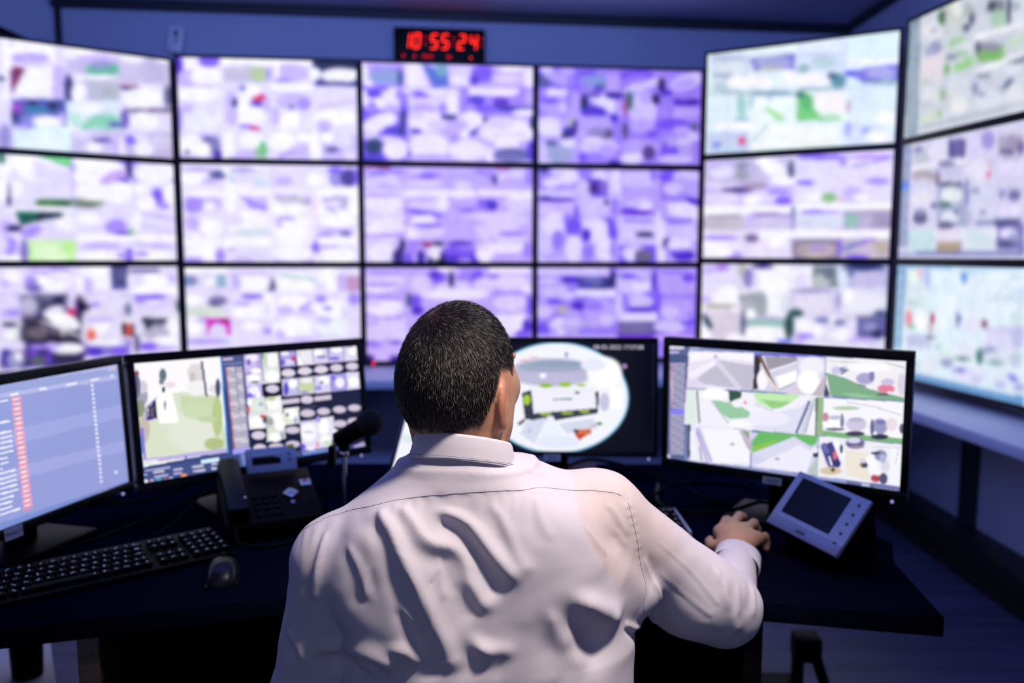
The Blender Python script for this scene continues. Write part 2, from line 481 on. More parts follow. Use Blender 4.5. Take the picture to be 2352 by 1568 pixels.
        (1, 120, 180, 190, 457, 56, 37, -2, 0, 65), (2, 228, 220, 252, 503, 14, 628, 8, 627, 211, 502, 216), (1, 250, 248, 255, 558, 157, 56, -3, 0, 49),
        (1, 127, 92, 240, 698, 86, 65, -3, 0, 89), (1, 84, 50, 204, 651, 153, 28, -1, 0, 49), (2, 201, 182, 250, 754, 67, 951, 58, 951, 201, 754, 210),
        (1, 250, 248, 255, 875, 28, 85, -4, 0, 36), (1, 250, 248, 255, 979, 105, 36, -2, 0, 115), (1, 127, 92, 240, 744, 83, 13, -1, 0, 81),
        (1, 228, 220, 252, 847, 128, 85, -4, 0, 49), (2, 127, 92, 240, -1, 246, 267, 234, 266, 509, -4, 519), (1, 250, 248, 255, 208, 277, 73, -3, 0, 40),
        (1, 250, 248, 255, 16, 374, 26, -18, 21, 105), (1, 250, 248, 255, 134, 385, 87, -3, -1, 97), (1, 84, 50, 204, 66, 323, 45, -2, 0, 29),
        (1, 167, 140, 246, 216, 317, 27, -1, 0, 65), (1, 167, 140, 246, 51, 453, 27, -1, -1, 65), (1, 201, 182, 250, 170, 464, 55, -2, 0, 40),
        (2, 228, 220, 252, 263, 251, 558, 238, 557, 515, 261, 526), (1, 228, 220, 252, 354, 376, 102, -4, -1, 114), (1, 127, 92, 240, 336, 312, 55, -2, 0, 32),
        (1, 250, 248, 255, 414, 281, 65, -3, 0, 29), (1, 250, 248, 255, 520, 378, 33, -1, 0, 122), (1, 167, 140, 246, 464, 453, 23, -1, 0, 65),
        (1, 201, 182, 250, 353, 457, 83, -3, 0, 49), (2, 167, 140, 246, 567, 238, 1017, 218, 1018, 514, 566, 531), (2, 250, 248, 255, 623, 238, 918, 226, 918, 308, 623, 320),
        (1, 84, 50, 204, 660, 364, 51, -2, 0, 57), (1, 95, 40, 195, 810, 374, 47, -2, 0, 52), (1, 127, 92, 240, 707, 444, 103, -4, 0, 39),
        (1, 167, 140, 246, 632, 447, 28, -1, 0, 65), (1, 167, 140, 246, 923, 353, 47, -2, 0, 74), (1, 84, 50, 204, 848, 438, 57, -2, 0, 33),
        (1, 250, 248, 255, 952, 476, 76, -3, 0, 36), (1, 201, 182, 250, 980, 318, 28, -1, 0, 82), (2, 35, 30, 90, 781, 434, 1008, 442, 1009, 422, 782, 415),
        (2, 127, 92, 240, -4, 519, 252, 510, 249, 1016, -9, 1022), (1, 250, 248, 255, 95, 613, 104, -70, 17, 83), (1, 84, 50, 204, 177, 691, 64, -2, 0, 52),
        (1, 35, 30, 90, 223, 703, 20, -1, 0, 29), (1, 35, 30, 90, 231, 575, 15, -1, -1, 114), (1, 228, 220, 252, 40, 744, 46, -1, 0, 49),
        (1, 250, 248, 255, 371, 595, 111, -4, 0, 98), (1, 56, 32, 156, 306, 690, 31, -1, 0, 23), (1, 228, 220, 252, 426, 634, 56, -2, 0, 65),
        (1, 35, 30, 90, 501, 541, 47, -2, 0, 26), (1, 228, 220, 252, 325, 540, 37, -1, 0, 33), (1, 250, 248, 255, 631, 569, 75, -3, 0, 98),
        (1, 201, 182, 250, 575, 629, 37, -1, 0, 66), (1, 250, 248, 255, 594, 710, 28, -1, 0, 49), (1, 56, 32, 156, 678, 658, 54, -68, 9, 21),
        (1, 35, 30, 90, 716, 575, 13, 0, 0, 49), (1, 250, 248, 255, 838, 669, 166, -5, 0, 132), (1, 228, 220, 252, 810, 588, 85, -3, 0, 66),
        (1, 35, 30, 90, 1004, 581, 21, -1, 0, 74), (1, 250, 248, 255, 952, 699, 48, -2, 0, 66), (2, 228, 220, 252, 763, 734, 981, 711, 980, 684, 762, 708),
        (1, 28, 44, 75, 61, 857, 53, -2, -1, 81), (1, 84, 50, 204, 47, 972, 73, -2, 0, 36), (1, 250, 248, 255, 185, 878, 76, -2, -1, 118),
        (1, 84, 50, 204, 268, 884, 13, 0, -1, 98), (1, 228, 220, 252, 140, 774, 55, -2, 0, 33), (1, 250, 248, 255, 379, 848, 121, -4, -1, 140),
        (1, 201, 182, 250, 379, 963, 112, -3, 0, 33), (2, 167, 140, 246, 510, 721, 547, 720, 547, 794, 509, 795), (1, 250, 248, 255, 612, 882, 113, -3, 0, 107),
        (1, 250, 248, 255, 744, 928, 25, -1, 0, 83), (2, 250, 248, 255, 772, 787, 914, 783, 914, 849, 772, 853), (1, 100, 98, 158, 876, 925, 110, -3, 0, 75),
        (1, 120, 118, 170, 867, 950, 86, -2, 0, 33), (1, 84, 50, 204, 991, 880, 27, -1, 0, 108),
    ],
    'c4r1': [
        (167, 140, 246), (2, 127, 92, 240, -6, -12, 237, -23, 238, 207, -5, 217), (1, 85, 95, 150, 28, 134, 48, -2, 0, 66), (1, 201, 182, 250, 104, 98, 85, 73, -18, 59),
        (1, 201, 182, 250, 170, 37, 57, -3, 0, 49), (1, 228, 220, 252, 46, 19, 38, -2, 0, 41), (1, 167, 140, 246, 199, 143, 29, -1, 0, 66),
        (1, 150, 172, 222, 334, 112, 72, -3, 1, 83), (1, 84, 50, 204, 363, 210, 37, -55, 15, 30), (1, 100, 160, 140, 387, 176, 19, -1, 0, 26),
        (2, 201, 182, 250, 410, 51, 492, 47, 494, 254, 412, 258), (1, 127, 92, 240, 295, 40, 58, -3, 0, 33), (1, 228, 220, 252, 644, 156, 130, -78, 10, 50),
        (1, 127, 92, 240, 595, 51, 107, -5, 1, 60), (1, 167, 140, 246, 605, 92, 78, -4, 0, 33), (1, 228, 220, 252, 904, 111, 101, -68, 19, 81),
        (1, 201, 182, 250, 880, 146, 83, -55, 11, 47), (1, 35, 30, 90, 752, 151, 20, -1, 1, 83), (1, 167, 140, 246, 819, 15, 118, -6, 0, 33),
        (1, 84, 50, 204, 782, 234, 39, -2, 0, 33), (2, 167, 140, 246, -5, 217, 248, 207, 249, 505, -4, 514), (1, 250, 248, 255, 85, 263, 42, -2, 0, 56),
        (1, 250, 248, 255, 145, 264, 42, -2, 0, 56), (1, 201, 182, 250, 115, 394, 105, -4, 0, 108), (1, 127, 92, 240, 67, 346, 57, -2, 0, 33),
        (1, 201, 182, 250, 220, 406, 40, -2, 1, 158), (1, 167, 140, 246, 181, 341, 19, -1, 0, 99), (1, 228, 220, 252, 143, 409, 29, -1, 0, 40),
        (1, 35, 30, 90, 278, 371, 25, -1, 1, 100), (1, 250, 248, 255, 403, 349, 100, 102, -23, 66), (1, 84, 50, 204, 336, 452, 77, -3, 0, 60),
        (1, 56, 32, 156, 460, 272, 58, -2, 0, 33), (1, 110, 90, 200, 335, 269, 48, -2, 0, 33), (1, 201, 182, 250, 491, 412, 29, -1, 1, 100),
        (1, 228, 220, 252, 637, 423, 88, -3, 2, 193), (1, 70, 115, 110, 553, 327, 24, -1, 1, 100), (1, 201, 182, 250, 656, 289, 39, -2, 1, 67),
        (1, 35, 30, 90, 719, 303, 24, -1, 1, 57), (1, 180, 90, 150, 530, 394, 14, -1, 1, 100), (1, 84, 50, 204, 902, 329, 94, -4, 1, 44),
        (1, 56, 32, 156, 942, 311, 50, -2, 0, 24), (1, 201, 182, 250, 884, 439, 119, -4, 1, 71), (1, 167, 140, 246, 911, 262, 89, -4, 1, 40),
        (1, 167, 140, 246, 804, 384, 30, -1, 1, 101), (2, 201, 182, 250, -4, 514, 249, 505, 251, 754, -4, 762), (1, 250, 248, 255, 58, 611, 77, -3, 0, 103),
        (1, 195, 205, 195, 202, 564, 31, -1, 0, 53), (1, 56, 32, 156, 188, 673, 43, -1, 0, 57), (1, 60, 40, 130, 221, 605, 15, -1, 0, 67),
        (1, 250, 248, 255, 116, 692, 38, -1, 0, 33), (1, 35, 30, 90, 164, 707, 29, -1, 0, 27), (2, 201, 182, 250, 249, 505, 492, 496, 494, 747, 251, 754),
        (1, 201, 182, 250, 337, 601, 97, -3, 1, 109), (1, 95, 85, 120, 415, 682, 49, -2, 0, 54), (1, 160, 150, 200, 357, 668, 58, -2, 0, 50),
        (1, 167, 140, 246, 478, 630, 25, -1, 1, 151), (1, 84, 50, 204, 462, 514, 23, -1, 0, 50), (1, 201, 182, 250, 639, 591, 84, -3, 1, 76),
        (1, 90, 85, 130, 532, 645, 20, -1, 1, 84), (1, 127, 92, 240, 826, 585, 109, -4, 1, 84), (1, 167, 140, 246, 788, 670, 59, -2, 1, 51),
        (1, 201, 182, 250, 886, 633, 60, -2, 1, 51), (1, 90, 105, 140, 965, 588, 30, -1, 1, 37), (1, 127, 92, 240, 699, 673, 39, -1, 0, 40),
        (2, 201, 182, 250, -4, 762, 241, 755, 243, 1023, -3, 1029), (1, 172, 185, 212, 126, 892, 87, -2, 0, 109), (1, 250, 248, 255, 184, 790, 48, -1, 0, 50),
        (1, 228, 220, 252, 30, 878, 23, -1, 0, 117), (1, 100, 110, 150, 78, 793, 38, -1, 0, 33), (1, 228, 220, 252, 368, 818, 122, -4, 1, 92),
        (1, 167, 140, 246, 368, 936, 112, -3, 0, 61), (1, 250, 248, 255, 328, 752, 58, -2, 0, 27), (1, 201, 182, 250, 426, 867, 49, -1, 1, 67),
        (1, 127, 92, 240, 271, 938, 29, -1, 0, 50), (1, 201, 182, 250, 622, 827, 118, -3, 1, 93), (1, 95, 65, 140, 681, 876, 41, -1, 1, 78),
        (1, 228, 220, 252, 603, 912, 39, -1, 0, 34), (1, 192, 178, 238, 859, 804, 120, -3, 2, 122), (1, 127, 92, 240, 830, 855, 40, -1, 1, 51),
        (1, 228, 220, 252, 898, 752, 50, -2, 0, 34), (1, 127, 92, 240, 780, 857, 24, -1, 1, 102), (1, 250, 248, 255, 574, 939, 69, -2, 1, 58),
        (1, 228, 220, 252, 851, 940, 110, -3, 1, 48), (1, 167, 140, 246, 984, 834, 30, -1, 2, 119), (1, 201, 182, 250, 910, 887, 50, -1, 0, 34),
        (1, 56, 32, 156, 466, 992, 39, -1, 0, 27), (1, 250, 248, 255, 31, 1011, 58, -1, 0, 27), (1, 228, 220, 252, 957, 699, 40, -1, 1, 51),

    ],
    'c1r2': [
        (228, 220, 252), (2, 250, 248, 255, 179, 3, 274, -31, 452, 113, 449, 221, 230, 227, 191, 97), (2, 85, 205, 95, 296, -16, 459, -22, 456, 85),
        (2, 150, 235, 160, 311, -14, 409, -19, 455, 6, 439, 23), (1, 250, 248, 255, 147, 102, 36, -4, -3, 118), (1, 30, 90, 60, 135, 31, 16, -2, -2, 59),
        (2, 250, 248, 255, 187, 10, 253, 232, 266, 215, 200, -7), (2, 228, 220, 252, 273, 28, 451, 129, 449, 221, 282, 222), (1, 201, 182, 250, 468, 81, 11, -1, -3, 123),
        (2, 127, 92, 240, 467, -34, 762, -71, 755, 207, 460, 235), (1, 250, 248, 255, 610, 112, 140, -15, -3, 133), (1, 200, 165, 240, 673, 168, 69, -67, 13, 56),
        (1, 84, 50, 204, 722, 195, 33, -3, -1, 25), (1, 35, 30, 90, 769, 47, 25, -3, -3, 112), (1, 250, 248, 255, 548, 10, 80, -10, -2, 77),
        (1, 250, 248, 255, 497, 170, 32, -3, -2, 77), (2, 167, 140, 246, 774, -49, 1025, -80, 1020, 183, 768, 206), (1, 250, 248, 255, 899, 89, 119, -13, -3, 130),
        (1, 201, 182, 250, 880, -30, 78, -9, -1, 40), (1, 35, 30, 90, 795, -36, 42, -5, -1, 32), (2, 228, 220, 252, 278, 229, 465, 211, 460, 392, 273, 405),
        (2, 60, 120, 50, 280, 414, 456, 401, 454, 460, 279, 471), (1, 40, 85, 40, 412, 430, 47, -3, -1, 21), (2, 228, 220, 252, 179, 246, 276, 237, 269, 490, 172, 496),
        (1, 250, 248, 255, 191, 319, 37, -3, -3, 89), (1, 35, 30, 90, 157, 381, 10, -1, -3, 111), (1, 250, 248, 255, 134, 324, 24, -2, -4, 133),
        (1, 167, 140, 246, 469, 357, 9, -1, -4, 139), (2, 228, 220, 252, 475, 249, 767, 222, 762, 463, 469, 481), (1, 130, 150, 130, 538, 422, 80, -6, -1, 56),
        (1, 105, 115, 100, 521, 446, 56, -4, -1, 25), (1, 250, 248, 255, 604, 323, 140, -11, -2, 79), (1, 250, 248, 255, 703, 307, 75, -6, -3, 111),
        (1, 250, 248, 255, 541, 289, 72, -6, -1, 39), (2, 228, 220, 252, 772, 222, 1024, 199, 1018, 480, 765, 494), (1, 127, 92, 240, 906, 340, 32, -2, -2, 90),
        (1, 167, 140, 246, 939, 419, 35, -2, -1, 49), (1, 250, 248, 255, 844, 409, 52, -4, -2, 81), (1, 250, 248, 255, 977, 301, 36, -3, -3, 115),
        (1, 250, 248, 255, 821, 265, 43, -4, -1, 48), (2, 228, 220, 252, 157, 500, 473, 480, 466, 760, 149, 768), (2, 14, 38, 48, 185, 525, 402, 534, 405, 571, 316, 604, 203, 662),
        (2, 18, 90, 70, 185, 528, 288, 530, 282, 613, 204, 647), (1, 228, 220, 252, 337, 687, 145, -67, 7, 84), (1, 167, 140, 246, 253, 720, 50, -38, 7, 48),
        (1, 250, 248, 255, 422, 637, 47, -2, -2, 77), (2, 250, 248, 255, 143, 501, 473, 480, 472, 508, 142, 527), (1, 201, 182, 250, 137, 679, 36, -1, -2, 74),
        (1, 35, 30, 90, 173, 693, 37, -1, -1, 30), (2, 228, 220, 252, 472, 519, 757, 503, 751, 752, 466, 760), (1, 228, 220, 252, 597, 630, 136, -6, -3, 111),
        (1, 167, 140, 246, 678, 659, 58, -2, -2, 80), (1, 250, 248, 255, 534, 586, 64, -3, -2, 63), (1, 84, 50, 204, 709, 738, 42, -1, -1, 26),
        (1, 110, 190, 110, 794, 706, 48, -2, -1, 42), (2, 110, 190, 110, 753, 656, 853, 750, 746, 753), (1, 56, 32, 156, 738, 737, 8, 0, -1, 32),
        (2, 228, 220, 252, 765, 510, 1026, 496, 1021, 745, 759, 752), (1, 228, 220, 252, 900, 585, 115, -5, -2, 82), (2, 167, 140, 246, 815, 514, 1024, 585, 1025, 572, 817, 501),
        (2, 201, 182, 250, 795, 628, 1021, 719, 1023, 706, 797, 615), (1, 250, 248, 255, 788, 590, 26, -1, -2, 97), (2, 200, 245, 170, 232, 808, 466, 803, 460, 1033, 226, 1031),
        (1, 226, 252, 208, 345, 929, 89, 0, -3, 92), (1, 190, 240, 150, 431, 874, 39, 0, -2, 62), (1, 215, 248, 190, 279, 845, 45, -1, -1, 46),
        (1, 125, 105, 200, 214, 914, 19, 0, -3, 121), (1, 250, 248, 255, 150, 990, 51, 0, -1, 45), (1, 167, 140, 246, 147, 862, 36, 0, -3, 90),
        (1, 228, 220, 252, 118, 848, 22, 0, -2, 60), (2, 250, 248, 255, 474, 746, 1014, 731, 1013, 801, 472, 811), (2, 228, 220, 252, 472, 811, 737, 806, 731, 1035, 466, 1033),
        (1, 201, 182, 250, 599, 864, 107, -1, -1, 48), (1, 250, 248, 255, 588, 959, 124, 0, -2, 64), (1, 127, 92, 240, 738, 951, 20, 0, -2, 81),
        (1, 167, 140, 246, 704, 951, 34, 0, -1, 23), (2, 228, 220, 252, 775, 805, 1020, 800, 1015, 1038, 769, 1036), (1, 250, 248, 255, 875, 951, 106, 0, -1, 66),
        (1, 167, 140, 246, 806, 935, 39, 0, -1, 23), (1, 201, 182, 250, 903, 852, 89, -1, -1, 26), (2, 201, 182, 250, 782, 829, 892, 893, 895, 877, 784, 813),

    ],
    'c2r2': [
        (240, 232, 255), (2, 228, 220, 252, -8, 14, 228, 9, 224, 234, -13, 238), (1, 85, 85, 150, 204, 105, 48, -1, -1, 45), (1, 250, 248, 255, 59, 125, 79, -2, -2, 80),
        (1, 167, 140, 246, 78, 60, 96, -2, 0, 14), (1, 201, 182, 250, 155, 171, 44, -1, -1, 32), (1, 120, 180, 190, 292, 120, 23, -1, -1, 55),
        (1, 250, 248, 255, 253, 64, 26, -1, -1, 39), (1, 228, 220, 252, 376, 110, 107, -2, -1, 65), (1, 175, 170, 225, 342, 54, 71, -2, 0, 26),
        (1, 200, 225, 240, 446, 181, 45, -1, -1, 32), (2, 228, 220, 252, 493, 10, 825, 2, 823, 222, 490, 228), (1, 228, 220, 252, 644, 96, 153, -3, -1, 81),
        (1, 201, 182, 250, 571, 162, 54, -1, -1, 49), (1, 250, 248, 255, 751, 142, 54, -1, -1, 81), (2, 201, 182, 250, 843, 10, 1007, 6, 1005, 218, 841, 222),
        (1, 150, 140, 220, 878, 123, 45, -1, -1, 90), (1, 70, 50, 145, 947, 121, 46, -1, -1, 90), (1, 127, 92, 240, 992, 104, 13, 0, -1, 82),
        (1, 127, 92, 240, 870, 42, 45, -1, 0, 33), (2, 250, 248, 255, 827, 222, 1010, 218, 1009, 300, 826, 304), (2, 228, 220, 252, -5, 254, 259, 249, 254, 508, -10, 511),
        (1, 201, 182, 250, 124, 397, 101, -2, -2, 81), (1, 167, 140, 246, 62, 414, 53, -1, -2, 89), (1, 250, 248, 255, 149, 428, 35, -1, -1, 49),
        (1, 250, 248, 255, 126, 300, 106, -2, -1, 39), (1, 250, 248, 255, 266, 346, 39, -1, -3, 162), (2, 167, 140, 246, 315, 313, 469, 399, 486, 464, 388, 457),
        (2, 201, 182, 250, 328, 312, 479, 326, 478, 391), (1, 250, 248, 255, 391, 287, 98, -2, -1, 32), (2, 185, 175, 215, 505, 309, 733, 335, 723, 423, 559, 393),
        (1, 200, 200, 205, 613, 353, 90, -1, 0, 26), (2, 167, 140, 246, 506, 316, 731, 338, 731, 325, 507, 303), (1, 250, 248, 255, 594, 446, 117, -2, -1, 59),
        (2, 250, 248, 255, 759, 264, 1005, 259, 1002, 498, 756, 501), (2, 190, 178, 225, 785, 321, 958, 310, 930, 450, 820, 451), (1, 228, 220, 252, 857, 402, 46, -1, -1, 49),
        (1, 250, 248, 255, 967, 383, 27, 0, -1, 132), (1, 245, 215, 240, 748, 403, 16, 0, -1, 98), (2, 127, 92, 240, 801, 443, 873, 483, 876, 467, 804, 427),
        (2, 228, 220, 252, -10, 495, 245, 492, 239, 834, -17, 835), (1, 250, 248, 255, 119, 656, 106, -1, -2, 98), (2, 167, 140, 246, 29, 646, 115, 742, 119, 731, 33, 635),
        (1, 201, 182, 250, 49, 608, 44, 0, -2, 81), (1, 250, 248, 255, 367, 637, 107, -1, -2, 147), (1, 212, 224, 238, 384, 694, 107, -1, -1, 43),
        (1, 228, 220, 252, 297, 572, 44, -1, -1, 65), (1, 250, 248, 255, 618, 667, 104, -1, -2, 140), (1, 167, 140, 246, 584, 545, 54, -1, 0, 16),
        (1, 201, 182, 250, 538, 602, 18, 0, -1, 49), (2, 228, 220, 252, 756, 518, 1007, 515, 1005, 697, 754, 699), (1, 201, 182, 250, 872, 681, 101, -1, 0, 40),
        (1, 250, 248, 255, 874, 566, 110, -1, -1, 66), (1, 167, 140, 246, 927, 714, 28, 0, 0, 23), (1, 167, 140, 246, 799, 732, 55, 0, 0, 23),
        (2, 250, 248, 255, -6, 751, 495, 747, 494, 841, -8, 843), (2, 228, 220, 252, -9, 848, 230, 847, 227, 1019, -12, 1019), (1, 250, 248, 255, 105, 913, 97, 0, -1, 74),
        (1, 167, 140, 246, 50, 986, 53, 0, -1, 33), (1, 167, 140, 246, 202, 937, 30, 0, -1, 72), (2, 228, 220, 252, 243, 855, 494, 854, 491, 1019, 240, 1019),
        (1, 228, 220, 252, 362, 928, 108, 0, -1, 76), (2, 167, 140, 246, 247, 874, 489, 869, 489, 858, 248, 862), (1, 201, 182, 250, 326, 986, 63, 0, -1, 33),
        (2, 201, 182, 250, 503, 821, 743, 820, 740, 1018, 500, 1019), (1, 250, 248, 255, 615, 911, 123, 0, -1, 86), (1, 250, 248, 255, 616, 820, 127, -1, 0, 20),
        (1, 127, 92, 240, 752, 844, 26, 0, -1, 60), (2, 228, 220, 252, 776, 737, 1005, 735, 1002, 1018, 772, 1018), (1, 250, 248, 255, 879, 935, 101, 0, -1, 83),
        (1, 201, 182, 250, 816, 836, 64, 0, 0, 33), (1, 120, 110, 180, 922, 702, 37, 0, 0, 23), (2, 250, 248, 255, 762, 745, 991, 743, 990, 810, 761, 811),

    ],
    'c3r2': [
        (201, 182, 250), (2, 201, 182, 250, -9, 2, 239, -4, 238, 230, -11, 234), (1, 120, 30, 100, 82, 11, 83, -2, 0, 15), (1, 228, 220, 252, 128, 117, 93, 87, -16, 53),
        (1, 228, 220, 252, 44, 168, 55, -1, 0, 49), (1, 167, 140, 246, 183, 50, 55, -1, 0, 26), (1, 127, 92, 240, 82, 68, 55, -1, 0, 20),
        (2, 201, 182, 250, 244, -1, 509, -7, 508, 225, 242, 230), (1, 167, 140, 246, 368, 82, 84, -2, 0, 33), (1, 127, 92, 240, 368, 95, 47, -1, 0, 23),
        (1, 228, 220, 252, 349, 170, 112, -2, 0, 43), (1, 228, 220, 252, 303, 47, 46, -1, 0, 26), (2, 201, 182, 250, 518, 9, 744, 3, 744, 220, 517, 224),
        (1, 195, 182, 240, 630, 106, 104, -2, 0, 92), (1, 228, 220, 252, 583, 173, 57, -1, 0, 40), (1, 167, 140, 246, 692, 38, 47, -1, 0, 33),
        (1, 35, 30, 90, 772, 119, 13, 0, 0, 53), (1, 167, 140, 246, 748, 70, 19, 0, 0, 67), (1, 190, 40, 130, 824, -7, 48, -1, 0, 20),
        (1, 228, 220, 252, 896, 75, 103, -34, 6, 59), (1, 201, 182, 250, 886, 150, 86, -2, 0, 50), (1, 167, 140, 246, 982, 81, 29, -1, 0, 101),
        (2, 228, 220, 252, -11, 226, 233, 222, 231, 545, -14, 548), (1, 250, 248, 255, 107, 397, 111, -2, -1, 99), (1, 201, 182, 250, 98, 298, 102, -2, 0, 23),
        (2, 250, 248, 255, 233, 230, 498, 225, 498, 316, 232, 321), (1, 228, 220, 252, 367, 410, 112, -2, 0, 93), (1, 250, 248, 255, 460, 375, 38, -1, 0, 83),
        (1, 201, 182, 250, 339, 331, 103, -2, 0, 20), (1, 250, 248, 255, 573, 270, 94, -2, 0, 50), (2, 250, 248, 255, 677, 230, 991, 224, 992, 291, 677, 296),
        (1, 84, 50, 204, 743, 404, 52, -1, 0, 71), (1, 127, 92, 240, 696, 388, 28, 0, 0, 57), (1, 167, 140, 246, 630, 423, 104, -2, 0, 27),
        (1, 201, 182, 250, 592, 373, 66, -1, 0, 43), (1, 127, 92, 240, 667, 472, 114, -2, 0, 20), (1, 228, 220, 252, 915, 376, 82, -1, 0, 110),
        (1, 250, 248, 255, 934, 300, 86, -1, 0, 34), (1, 201, 182, 250, 820, 454, 38, -1, 0, 84), (1, 127, 92, 240, 348, 477, 111, 26, -2, 26),
        (1, 84, 50, 204, 366, 501, 82, 30, -2, 16), (1, 250, 248, 255, 356, 610, 98, -1, -1, 117), (1, 250, 248, 255, 290, 694, 47, 0, 0, 67),
        (1, 201, 182, 250, 450, 559, 38, 0, 0, 33), (2, 250, 248, 255, -14, 539, 226, 536, 226, 578, -14, 581), (1, 167, 140, 246, 124, 592, 139, -1, 0, 20),
        (1, 250, 248, 255, 123, 712, 125, -1, -1, 100), (1, 201, 182, 250, 207, 695, 37, 0, -1, 100), (1, 228, 220, 252, 743, 556, 230, -3, 0, 101),
        (1, 228, 220, 252, 743, 657, 172, -2, 0, 101), (1, 167, 140, 246, 478, 609, 23, 0, 0, 84), (1, 201, 182, 250, 554, 625, 57, -1, 0, 101),
        (1, 228, 220, 252, 887, 588, 96, -1, 0, 85), (1, 201, 182, 250, 954, 689, 58, 0, 0, 102), (2, 228, 220, 252, -10, 768, 187, 767, 185, 1021, -12, 1022),
        (1, 250, 248, 255, 95, 901, 84, 0, -1, 100), (1, 250, 248, 255, 116, 634, 121, -1, -1, 77), (1, 167, 140, 246, 97, 717, 111, -1, 0, 17),
        (1, 201, 182, 250, 50, 734, 65, 0, 0, 27), (1, 35, 30, 90, 218, 833, 15, 0, -1, 84), (1, 60, 40, 130, 192, 951, 34, 0, -1, 92),
        (1, 167, 140, 246, 272, 867, 33, 0, 0, 50), (1, 127, 92, 240, 253, 968, 28, 0, 0, 67), (1, 56, 32, 156, 328, 951, 23, 0, 0, 76),
        (1, 250, 248, 255, 413, 913, 41, 0, 0, 101), (1, 150, 20, 80, 366, 816, 34, 0, 0, 24), (1, 35, 30, 90, 432, 807, 38, 0, 0, 20),
        (1, 35, 30, 90, 467, 950, 26, 0, 0, 74), (1, 12, 10, 35, 441, 1001, 38, 0, 0, 24), (1, 167, 140, 246, 291, 800, 47, 0, 0, 34),
        (1, 35, 30, 90, 384, 984, 15, 0, 0, 34), (1, 127, 92, 240, 564, 899, 104, 0, 0, 85), (1, 84, 50, 204, 564, 798, 85, -1, 0, 22),
        (1, 84, 50, 204, 516, 967, 47, 0, 0, 41), (1, 167, 140, 246, 593, 848, 57, 0, 0, 24), (1, 84, 50, 204, 659, 967, 38, 0, 0, 51),
        (1, 250, 248, 255, 716, 916, 61, 0, 0, 99), (1, 228, 220, 252, 726, 831, 57, 0, 0, 51), (1, 250, 248, 255, 850, 847, 125, -1, 0, 61),
        (1, 228, 220, 252, 879, 745, 96, -1, 0, 68), (1, 167, 140, 246, 975, 881, 33, 0, 0, 85), (1, 201, 182, 250, 850, 966, 106, 0, 0, 51),
        (1, 201, 182, 250, 565, 630, 171, -2, 0, 111), (1, 228, 220, 252, 386, 665, 85, -1, 0, 77), (1, 127, 92, 240, 367, 615, 94, -1, 0, 20),
        (1, 228, 220, 252, 783, 661, 134, -1, 0, 68), (1, 167, 140, 246, 879, 694, 86, -1, 0, 27),
    ],
    'c4r2': [
        (201, 182, 250), (2, 167, 140, 246, -3, -4, 233, -9, 234, 210, -2, 215), (1, 250, 248, 255, 176, 76, 77, -2, 0, 84), (1, 167, 140, 246, 31, 46, 43, -1, 0, 67),
        (1, 250, 248, 255, 79, 146, 58, -1, 0, 54), (1, 35, 30, 90, 31, 12, 29, -1, 0, 23), (1, 228, 220, 252, 118, 44, 39, -1, 0, 67),
        (1, 201, 182, 250, 186, 177, 48, -1, 0, 27), (1, 167, 140, 246, 282, 40, 39, -1, 0, 67), (1, 70, 40, 135, 351, 216, 49, -1, 1, 78),
        (1, 250, 248, 255, 380, 72, 43, -1, 0, 61), (1, 84, 50, 204, 341, 123, 59, -1, 0, 20), (1, 140, 110, 210, 400, 190, 29, -1, 1, 68),
        (1, 228, 220, 252, 273, 192, 39, -1, 1, 85), (2, 228, 220, 252, 428, 20, 508, 18, 511, 333, 430, 334), (1, 250, 248, 255, 478, 120, 29, -1, 1, 119),
        (1, 228, 220, 252, 625, 100, 119, -3, 1, 85), (1, 201, 182, 250, 614, -1, 89, -2, 0, 24), (1, 167, 140, 246, 714, 47, 22, 0, 1, 85),
        (2, 167, 140, 246, 753, -5, 1012, -11, 1017, 316, 756, 320), (1, 127, 92, 240, 813, 62, 70, -2, 1, 61), (1, 228, 220, 252, 923, 60, 90, -2, 1, 68),
        (1, 201, 182, 250, 914, 163, 110, -2, 1, 86), (1, 228, 220, 252, 835, 199, 60, -1, 1, 69), (1, 201, 182, 250, 975, 230, 40, -1, 1, 69),
        (2, 228, 220, 252, -2, 223, 239, 218, 240, 315, -2, 319), (1, 222, 202, 250, 119, 398, 116, -2, 0, 95), (1, 84, 50, 204, 119, 330, 107, -2, 0, 20),
        (1, 56, 32, 156, 41, 315, 39, -1, 0, 24), (1, 228, 220, 252, 42, 450, 39, -1, 0, 51), (1, 228, 220, 252, 353, 395, 113, -2, 1, 109),
        (1, 228, 220, 252, 293, 294, 39, -1, 0, 68), (1, 35, 30, 90, 421, 351, 14, 0, 0, 27), (1, 127, 92, 240, 381, 275, 59, -1, 0, 24),
        (1, 167, 140, 246, 470, 393, 24, 0, 1, 103), (1, 228, 220, 252, 628, 356, 89, -1, 1, 62), (1, 201, 182, 250, 568, 306, 49, -1, 0, 27),
        (1, 250, 248, 255, 668, 390, 40, -1, 1, 51), (1, 95, 30, 205, 609, 459, 109, -1, 0, 24), (1, 127, 92, 240, 559, 426, 49, -1, 0, 24),
        (1, 250, 248, 255, 908, 438, 111, 60, -18, 105), (1, 84, 50, 204, 977, 334, 59, 26, -4, 30), (1, 167, 140, 246, 856, 318, 60, -1, 0, 28),
        (1, 201, 182, 250, 788, 440, 24, 0, 1, 103), (2, 201, 182, 250, -1, 484, 246, 481, 248, 823, 0, 824), (1, 250, 248, 255, 100, 585, 67, -69, 34, 103),
        (1, 228, 220, 252, 33, 637, 35, 0, 0, 136), (1, 201, 182, 250, 208, 635, 59, -1, 1, 154), (1, 167, 140, 246, 178, 550, 29, 0, 0, 68),
